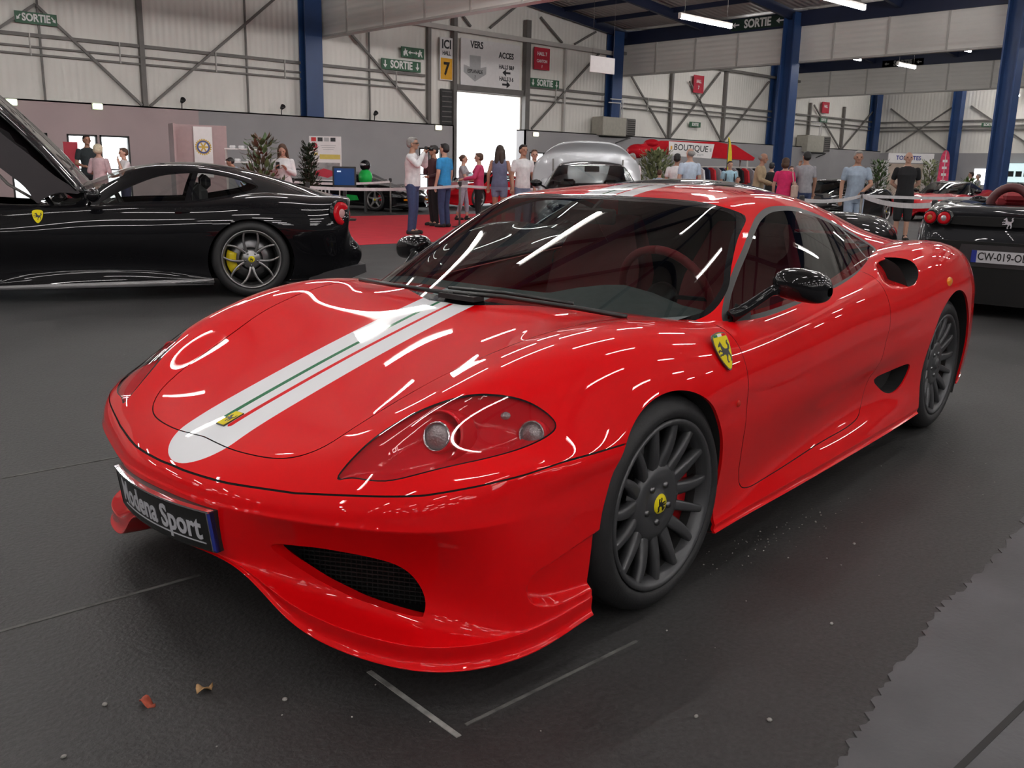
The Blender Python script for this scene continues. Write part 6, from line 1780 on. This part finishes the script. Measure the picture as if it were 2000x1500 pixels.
P_('person in black top half hidden behind the silver car', 14.6, 15.4, 1.68, 10, top=BLKC, bottom=JEANS, hair=HBR, style='short', voxel=.010, la='phone')
P_('grey-haired man in pale polo looking down right of the silver car', 18.2, 15.6, 1.70, -40, top=cloth('pale_polo', (.62, .58, .60)), bottom=BLKC, hair=HG, skin='tan', nod=.35, fat=1.15)
P_('dark-haired man in white shirt seen from behind', 16.9, 13.2, 1.66, 165, top=WHC, bottom=BLKC, hair=HK, skin='tan', fat=1.12)
P_('balding man in pale blue shirt beside the one in white', 16.13, 12.26, 1.75, -150, top=cloth('pale_blue', (.50, .58, .70)), bottom=GRC, hair=HG, style='thin', fat=1.1)
P_('small child in light blue below the pale bush', 19.4, 15.7, 1.32, 160, top=cloth('light_blue', (.36, .50, .68)), bottom=JEANL, hair=HBR)
P_('visitor in light blue tee carrying a backpack by the yellow flag', 22.5, 15.7, 1.60, 15, top=cloth('sky', (.33, .52, .62)), bottom=JEANS, hair=HB, pack=(INK, 'dark backpack on the visitor in light blue'))
P_('small child in yellow top beside the visitor with the backpack', 20.9, 14.3, 1.18, 0, top=cloth('yellow', (.65, .58, .18)), bottom=JEANS, hair=HBR)
P_('bald man in tan jacket bending forward near the blue column', 18.6, 12.2, 1.72, 75, top=cloth('tan', (.42, .32, .20)), sleeve='long', bottom=cloth('beige', (.5, .42, .35)), hair=HG, style='thin', skin='tan', la='bent', ra='forward', lean=.12, voxel=.009)
P_('woman with short brown hair in hot pink tee, back turned', 18.1, 11.2, 1.60, 165, top=cloth('hot_pink', (.62, .02, .12)), bottom=WHC, hair=HBR, style='bob', female=True, voxel=.009, bag=(cloth('bag_beige', (.55, .40, .33)), 'pale beige shoulder bag on the woman in hot pink'))
P_('dark-haired man in grey tee raising a hand to his face', 18.5, 10.95, 1.75, -150, top=GRC, bottom=JEANS, hair=HK, skin='tan', la='chin', fat=1.15, voxel=.009)
P_('far visitor in dark clothes left of the man in denim', 22.9, 12.0 + 2.6, 1.58, 160, top=BLKC, bottom=BLKC, hair=HK)
P_('far visitor with reddish face beside the one in dark clothes', 23.9, 14.6, 1.50, 20, skin='rosy', top=cloth('navy', (.02, .025, .06)), bottom=BLKC, hair=HBR)
P_('grey-haired man in light denim shirt and pale jeans leaning on the barrier post', 16.2, 8.55, 1.70, 10, top=cloth('denim_light', (.30, .36, .44)), bottom=cloth('pale_jeans', (.38, .46, .58)), hair=HG, skin='tan', la='rest', ra='down', fat=1.12, voxel=.0075, nod=.12)
P_('balding man with beard in black tee and black shorts', 18.5, 8.7, 1.74, 8, top=BLKC, bottom=BLKC, leg='knee', hair=HB, style='thin', la='behind', ra='behind', fat=1.12, voxel=.0075)
P_('seated-looking visitor in white near the bright window', 36.0, 14.5, 1.51, -90, top=WHC, bottom=BLKC, hair=HB)
P_('visitor in grey beside the one in white near the bright window', 37.3, 14.75, 1.45, -70, top=GRC, bottom=BLKC, hair=HG)
P_('person in blue partly hidden under the raised bonnet', 2.55, 13.6, 1.30, 30, top=cloth('royal_blue', (.02, .07, .30)), bottom=cloth('royal_blue', (.02, .07, .30)), hair=HB, lean=.3)
# ================================================================== PROPS
def plant_pot(t, r=.17, h=.32):
    m = MB(); m.rev([(0, 0), (r * .75, 0), (r, h), (r * .9, h), (r * .85, h - .04), (0, h - .04)], mat('pot_dark', (.05, .045, .04), .6, noise=.1), 20); m.build('pot', t)
def big_leaf_plant(label, x, y, z0, z1, n, lm, ls, seed, spread=.30, dark=None):
    t = empty('potted_plant', label, 'plant', (x, y, 0)); plant_pot(t)
    rnd = random.Random(seed); m = MB(); st = MB()
    bark = mat('bark', (.06, .045, .03), .8, noise=.2)
    for k in range(7):
        a = 2 * PI * k / 7 + rnd.random(); r = rnd.uniform(.05, spread * .6)
        st.tube([(0, 0, .28), (r * .4 * math.cos(a), r * .4 * math.sin(a), (z0 + z1) / 2 * .8), (r * math.cos(a), r * math.sin(a), z1 - rnd.uniform(.05, .4))], [.018, .012, .006], bark, 6)
    st.build('stem', t)
    for k in range(n):
        z = rnd.uniform(z0, z1); f = (z - z0) / (z1 - z0)
        a = rnd.uniform(0, 2 * PI); r = rnd.uniform(.02, spread * (1.05 - .65 * f))
        L = ls * rnd.uniform(.7, 1.2); tilt = rnd.uniform(-.2, 1.0); W = L * .20
        d = Vector((math.cos(a) * math.cos(tilt), math.sin(a) * math.cos(tilt), math.sin(tilt))); s_ = Vector((-math.sin(a), math.cos(a), 0)); u = d.cross(s_) * -1
        p = Vector((r * math.cos(a), r * math.sin(a), z)); V = []
        for q, wq, b in ((0, .05, 0), (.3, .85, .03), (.6, 1.0, .02), (.85, .6, -.05), (1, .02, -.12)):
            c = p + d * L * q + u * L * b
            V += [c - s_ * W * wq + u * W * .25 * wq, c, c + s_ * W * wq + u * W * .25 * wq]
        F = [(3 * i + j, 3 * i + j + 1, 3 * i + j + 4, 3 * i + j + 3) for i in range(4) for j in (0, 1)]
        m.add(V, F, (dark if dark and rnd.random() < .35 else lm), True)
    m.build('foliage', t)
    return t
MAGN = mat('magnolia_leaf', (.085, .135, .055), .35, noise=.3, nscale=12); MAGB = mat('magnolia_leaf_brown', (.10, .055, .035), .5, noise=.3, nscale=12)
CONI = mat('conifer_green', (.020, .036, .016), .7, noise=.4, nscale=20); PALE = mat('pale_olive_leaf', (.22, .25, .13), .6, noise=.4, nscale=14)
big_leaf_plant('broad-leaved potted shrub with brown leaf backs beside the woman in cardigan', 8.55, 16.55, .70, 1.72, 170, MAGN, .20, 3, .42, MAGB)
big_leaf_plant('dense dark potted conifer right of the woman in cardigan', 9.95, 17.2, .45, 1.66, 900, CONI, .10, 4, .26)
big_leaf_plant('pale green bush in front of the shop banner', 24.05, 19.6, .5, 1.9, 900, PALE, .20, 5, .95)
big_leaf_plant('pale bush in front of the white booth, behind the man in black', 33.8, 15.05, .5, 1.85, 320, PALE, .18, 6, .55)
big_leaf_plant('dark green bush left of the white booth', 29.7, 14.9, .5, 1.75, 320, MAGN, .18, 7, .45)
big_leaf_plant('low green plant right of the pink flag', 33.7, 13.6, .3, 1.25, 220, mat('fresh_leaf', (.10, .17, .04), .6, noise=.3), .16, 8, .6)
# club stand: pale pink panels and a poster with a cogwheel emblem
SPNK = mat('stand_panel_pink', (.42, .30, .30), .7, noise=.05)
t = empty('display_stand', 'pale pink display stand with a white poster', 'stand', (9.95, 22.35, 0), math.radians(-14))
m = MB(); m.box((-.05, 0, 1.07), (1.35, .06, 2.14), SPNK); m.box((-.70, -.35, 1.07), (.05, .7, 2.14), SPNK); m.build('panel', t)
m = MB(); m.box((-.05, .02, .02), (1.4, .5, .04), SPNK); m.build('base', t)
m = MB(); M0 = Matrix.Rotation(PI / 2, 4, 'X')
m.prism([(-.22, -.6), (.22, -.6), (.22, .6), (-.22, .6)], 0, .006, WHITEB, M0)
GOLD = mat('emblem_gold', (.55, .36, .04), .5, noise=.1); EBL = mat('emblem_blue', (.05, .07, .22), .5, noise=.1)
def gear(r0, r1, n, w0):
    P = []
    for k in range(n):
        a = 2 * PI * k / n
        for da, r in ((-.5, r0), (-.25, r1), (.25, r1), (.5, r0)):
            aa = a + da * 2 * PI / n * .9; P.append((r * math.cos(aa), r * math.sin(aa)))
    return P
m.prism([(x, y + .12) for x, y in gear(.165, .195, 22, 0)], .006, .008, GOLD, M0); m.prism([(.155 * math.cos(2 * PI * k / 30), .12 + .155 * math.sin(2 * PI * k / 30)) for k in range(30)], .008, .010, EBL, M0)
m.prism([(.115 * math.cos(2 * PI * k / 30), .12 + .115 * math.sin(2 * PI * k / 30)) for k in range(30)], .010, .012, WHITEB, M0)
for k in range(6): m.prism([(a * math.cos(PI * k / 3) - b * math.sin(PI * k / 3), .12 + a * math.sin(PI * k / 3) + b * math.cos(PI * k / 3)) for a, b in ((.02, -.018), (.118, -.018), (.118, .018), (.02, .018))], .012, .014, GOLD, M0)
m.prism([(.04 * math.cos(2 * PI * k / 20), .12 + .04 * math.sin(2 * PI * k / 20)) for k in range(20)], .012, .015, GOLD, M0)
o = m.build('poster', None, (9.98, 22.27, 1.50), (0, 0, math.radians(-14))); tag(o, 'white poster with a gold cogwheel emblem on the pink stand', 'poster')
t = empty('shelf_unit', 'white two-tier shelf unit right of the pink stand', 'shelf', (10.35, 21.0, 0), math.radians(-30))
for z in (1.28, 1.58): m = MB(); m.box((0, 0, z), (.75, .35, .025), WHITEB); m.build('shelf_board', t)
for sx in (-.35, .35):
    m = MB(); m.box((sx, .15, .8), (.02, .02, 1.6), LSTEEL); m.box((sx, -.15, .8), (.02, .02, 1.6), LSTEEL); m.build('upright', t)
for k, (dx, z) in enumerate(((-.2, 1.593), (.0, 1.593), (.22, 1.593), (-.1, 1.293), (.15, 1.293))):
    m = MB(); m.box((0, 0, .035), (.14, .2, .07), WHC, bev=.02); o = m.build('paper_stack', None, (10.35 + dx * .866, 21.0 - dx * .5, z), (0, 0, -.5)); tag(o, 'white paper stack lying on the two-tier shelf unit', 'paper', 'paper stacks on the shelf')
# poster board with a big nine
t = empty('poster_board', 'tall white show poster with a big nine on a board', 'poster', (13.1, 21.8, 0), math.radians(-44))
m = MB(); m.box((0, .02, 1.42), (.84, .03, 1.14), WHITEB); m.build('board', t)
m = MB()
for s in (-.35, .35): m.bar((s, .04, 0), (s, .04, .9), .03, .03, LSTEEL); m.bar((s, .04, 0), (s, .35, .0), .03, .03, LSTEEL)
m.build('easel', t)
m = MB()
for k, c in enumerate((REDCAL, SBLACK, SGREY, SBLACK)): m.box((-.30 + .17 * k, 0, 1.91), (.13, .004, .10), c)
m.text('9', .30, SRED, T(-.27, .0, 1.70, PI / 2), .002, .006)
m.box((.12, 0, 1.47), (.54, .004, .12), mat('poster_yellow', (.65, .52, .12), .6, noise=.05)); m.box((-.26, 0, 1.54), (.12, .004, .06), MATS['poster_yellow'])
for k in range(3): m.box((.08, 0, 1.76 - .05 * k), (.40 - .06 * k, .004, .012), SGREY)
m.box((0, 0, 1.10), (.76, .004, .44), mat('poster_picture_grey', (.30, .29, .29), .6, noise=.3, nscale=6)); m.prism([(-.30, 1.0), (.05, .93), (.28, 1.02), (.16, 1.12), (-.05, 1.17), (-.26, 1.10)], .0, .004, SRED, T(0, 0, 0, PI / 2))
m.build('print', t)
# television on a stand
t = empty('television', 'small television with blue screen in front of the racing car', 'television', (11.85, 18.9, 0), math.radians(-36))
m = MB(); m.box((0, 0, .98), (.54, .06, .50), INK, bev=.01); m.build('casing', t)
m = MB(); m.box((0, -.033, 1.0), (.46, .006, .38), mat('blue_screen', (.005, .012, .04), .2, emit=(.01, .08, .30), estr=.35)); m.box((-.12, -.037, 1.12), (.09, .002, .03), mat('screen_text', (.5, .6, .7), .5, emit=(.5, .7, .9), estr=.6)); m.build('screen', t)
m = MB(); m.box((0, .02, .36), (.08, .06, .72), INK); m.box((0, 0, .02), (.5, .4, .04), INK); m.build('stand', t)
t = empty('helmet', 'black racing helmet with a silver stripe on a green stand', 'helmet', (14.3, 21.75, 0), 0)
m = MB(); m.ball((0, 0, 1.27), (.15, .13, .15), BLACKG); m.build('shell', t); m = MB(); m.ball((-.02, -.02, 1.29), (.152, .10, .06), SILVERP); m.build('stripe', t)
m = MB(); m.ball((0, 0, .96), (.17, .24, .22), RGREEN); m.box((0, 0, .4), (.06, .06, .8), INK); m.box((0, 0, .01), (.4, .4, .02), INK); m.build('bust_stand', t)
# barrier posts and tape
TAPE = mat('barrier_tape', (.62, .60, .61), .5, noise=.10, nscale=9)
def post(x, y, label, h=.92):
    t = empty('barrier_post', label, 'barrier post', (x, y, 0)); m = MB(); m.rev([(0, 0), (.17, 0), (.17, .015), (.05, .035), (.0, .035)], SBLACK, 20); m.build('base', t)
    m = MB(); m.tube([(0, 0, .03), (0, 0, h)], .024, GSTEEL, 10); m.build('pole', t); m = MB(); m.box((0, 0, h), (.07, .07, .10), SBLACK, bev=.015); m.build('tape_head', t)
def tape(name, a, b, label, sag=.05, w_=.055):
    m = MB(); V = []; a, b = Vector(a), Vector(b); K = 14; d = (b - a).normalized(); n_ = Vector((-d.y, d.x, 0)) * .002
    for k in range(K + 1):
        f = k / K; p = a + (b - a) * f; p.z -= sag * 4 * f * (1 - f); tw = .25 * math.sin(5 * f)
        for q in (-1, 1): 
            e = Vector((0, 0, w_ / 2 * q)); V += [p + e + n_, p + e - n_]
    F = []
    for k in range(K):
        o = 4 * k; F += [(o, o + 4, o + 6, o + 2), (o + 1, o + 3, o + 7, o + 5), (o + 2, o + 6, o + 7, o + 3), (o, o + 1, o + 5, o + 4)]
    m.add([tuple(v) for v in V], F, TAPE, False); return tag(m.build(name), label, 'barrier tape')
post(12.75, 15.75, 'dark barrier post in front of the slim woman in grey'); post(8.0, 13.9, 'barrier post behind the tail of the black car')
post(14.6, 21.0, 'barrier post in front of the racing car', .9)
post(15.9, 8.25, 'barrier post under the hand of the man in denim', .94)
post(12.3, 7.3, 'barrier post hidden behind the red roof'); post(12.6, 5.5, 'barrier post behind the open two-seater'); post(16.2, 14.1, 'barrier post behind the silver car')
post(20.5, 7.6, 'barrier post far behind the open two-seater')
tape('barrier_tape', (8.0, 13.9, .88), (12.75, 15.75, .88), 'white barrier tape from the black car tail to the first post')
tape('barrier_tape', (12.75, 15.75, .88), (16.2, 14.1, .88), 'white barrier tape from the first post to the silver car')
tape('barrier_tape', (12.3, 7.3, .90), (15.9, 8.25, .92), 'white barrier tape behind the red roof up to the man in denim')
tape('barrier_tape', (15.9, 8.25, .92), (12.6, 5.5, .90), 'white barrier tape sagging from the man in denim to the open two-seater', .07, .075)
tape('barrier_tape', (15.9, 8.25, .92), (20.5, 7.6, .90), 'farther white barrier tape behind the man in black', .03)
tape('barrier_tape', (14.6, 21.0, .86), (10.9, 19.6, .86), 'pale rail of tape in front of the racing car')
post(10.9, 19.6, 'barrier post beside the television', .9)
# shop: red canopy, banner, garments
t = empty('shop_canopy', 'red shop canopy with sloping end', 'canopy', (28.4, 21.6, 0), math.radians(-42))
RCAN = mat('canopy_red', (.50, .012, .022), .35, 0, .4, noise=.05)
m = MB(); m.prism([(-1.9, 1.95), (2.2, 1.75), (2.25, 1.85), (1.5, 2.28), (.8, 2.38), (-1.2, 2.38), (-1.9, 2.25)], -.6, .6, RCAN, T(0, 0, 0, PI / 2)); m.build('roof', t)
m = MB()
for sx in (-1.8, 2.0):
    for sy in (-.55, .55): m.tube([(sx, sy, 0), (sx, sy, 1.9)], .03, LSTEEL, 8)
m.build('poles', t)
m = MB(); m.ball((-2.0, -.4, 2.0), (.42, .35, .26), RCAN); m.ball((-1.5, -.4, 2.28), (.3, .3, .16), RCAN); m.build('canopy_end', t)
m = MB(); M1 = Matrix.Rotation(PI / 2, 4, 'X')
m.prism([(-.78, -.22), (.74, -.30), (.82, .20), (-.80, .27)], 0, .02, WHITEB, M1); m.text('BOUTIQUE', .30, SBLACK, M1 @ T(0, .04, .021, 0, 0, -.05), .002, .004, .82)
m.box((-.70, -.024, .05), (.06, .006, .12), SYEL); m.box((.70, -.024, -.01), (.06, .006, .12), SGREY); m.text('Team', .16, SGREY, M1 @ T(.30, -.17, .021), .002, 0, .9)
o = m.build('shop_banner', None, (27.5, 20.9, 2.08), (0, 0, math.radians(-44))); tag(o, 'white banner lettered BOUTIQUE on the red canopy', 'banner')
random.seed(11)
t = empty('clothes_rail', 'steel clothes rail under the red canopy', 'clothes rail', (28.2, 20.5, 0), math.radians(-42))
m = MB(); m.tube([(-1.3, 0, 0), (-1.3, 0, 1.5), (1.9, 0, 1.5), (1.9, 0, 0)], .02, LSTEEL, 8); m.build('rail', t)
GC = [BLKC, cloth('navy', (.02, .025, .06)), GRC, WHC, cloth('red_shirt', (.5, .02, .03))]
for k in range(16):
    f = -1.2 + 3.0 * k / 15; c_, s_ = math.cos(math.radians(-42)), math.sin(math.radians(-42))
    m = MB(); m.prism([(-.05, 0), (-.25, -.10), (-.34, -.50), (-.26, -.52), (-.20, -.25), (-.20, -.78), (.20, -.78), (.20, -.25), (.26, -.52), (.34, -.50), (.25, -.10), (.05, 0)], -.035, .035, GC[(k * 3 + k // 4) % 5], T(0, 0, 0, PI / 2, 0, PI / 2 + .5))
    o = m.build('garment', None, (28.2 + c_ * f, 20.5 + s_ * f, 1.47), (0, 0, math.radians(-42))); tag(o, 'garment hanging on the rail under the red canopy', 'garment', 'garments on the shop rail')
# flags and booth
t = empty('feather_flag', 'tall narrow yellow flag behind the visitors', 'flag', (24.2, 17.0, 0), math.radians(-43))
m = MB(); m.tube([(0, 0, 0), (0, 0, 2.3)], .015, SBLACK, 6); m.build('pole', t)
m = MB(); m.prism(smooth_loop([(.02, 1.25), (.0, 1.9), (-.02, 2.32), (.05, 2.25), (.12, 1.9), (.14, 1.5), (.12, 1.2)], 4).tolist(), -.004, .004, mat('flag_yellow', (.68, .56, .02), .7, noise=.1), T(0, 0, 0, PI / 2)); m.build('sail', t)
t = empty('feather_flag', 'pink and white feather banner right of the booth', 'flag', (32.0, 13.8, 0), math.radians(-43))
m = MB(); m.tube([(0, 0, 0), (0, 0, 2.15)], .015, LSTEEL, 6); m.build('pole', t)
m = MB(); m.prism(smooth_loop([(-.16, .75), (-.18, 1.5), (-.14, 2.0), (-.02, 2.18), (.12, 2.05), (.17, 1.5), (.17, .75)], 4).tolist(), -.004, .004, mat('flag_pink', (.62, .05, .12), .7, noise=.35, nscale=9), T(0, 0, 0, PI / 2))
for k in range(5): m.box((.0, -.006, .95 + .22 * k), (.16, .004, .08), SWHITE)
m.build('sail', t)
t = empty('booth', 'white booth with a lettered header behind the man in black', 'booth', (36.3, 17.15, 0), math.radians(-43))
BTH = mat('booth_panel', (.55, .45, .37), .7, noise=.15, nscale=3)
m = MB(); m.box((0, .4, .9), (1.7, .05, 1.8), BTH); m.box((-.85, 0, .95), (.05, .8, 1.9), WHITEB); m.box((.85, 0, .95), (.05, .8, 1.9), WHITEB); m.build('walls', t)
m = MB(); m.box((0, -.4, 2.0), (1.75, .05, .36), WHITEB); m.text('TOILETTES', .22, BLUE_P, T(-.1, -.428, 2.0, PI / 2), .002, .004, .9); m.build('header', t)
# poster at the far left, window and projection at the far right wall
board('wall_poster', 'black and white event poster on the wall at the left edge', 'poster', (6.86, YP - .04, 2.03), .80, .60, WHITEB, [('poly', [(-.40, .08), (.40, .08), (.40, .30), (-.40, .30)], SBLACK), ('BAPTEME', .17, 0, .19, SWHITE, .8), ('poly', [(-.05, -.06), (.40, -.06), (.40, .06), (-.05, .06)], SYEL), ('poly', [(-.38, -.12), (.1, -.20), (.0, -.02), (-.38, .04)], SBLACK)])
m = MB(); m.box((XR - .10, 21.75, 1.42), (.03, 1.0, .86), mat('window_daylight', (.9, .9, 1), .4, emit=(.92, .95, 1.0), estr=3.0)); o = m.build('window_1'); STRUCT(o)
t = empty('projection_screen', 'bright projection screen at the right edge', 'screen', (XR - .5, 19.7, 0), 0)
m = MB(); m.box((0, 0, 1.66), (.03, 1.7, 1.0), mat('screen_glow', (.6, .75, .75), .5, emit=(.62, .80, .82), estr=.9))
for k in range(3): m.box((-.02, .45 - .42 * k, 1.6), (.01, .32, .30), SBLACK)
m.build('screen', t); m = MB(); m.box((.02, 0, .58), (.04, .06, 1.16), INK); m.box((0, 0, .02), (.5, .6, .04), INK); m.build('stand', t)
board('banner_stand', 'red banner stand behind the dark-haired woman', 'banner', (8.0, 25.8, .85), .35, 1.7, SRED, [])
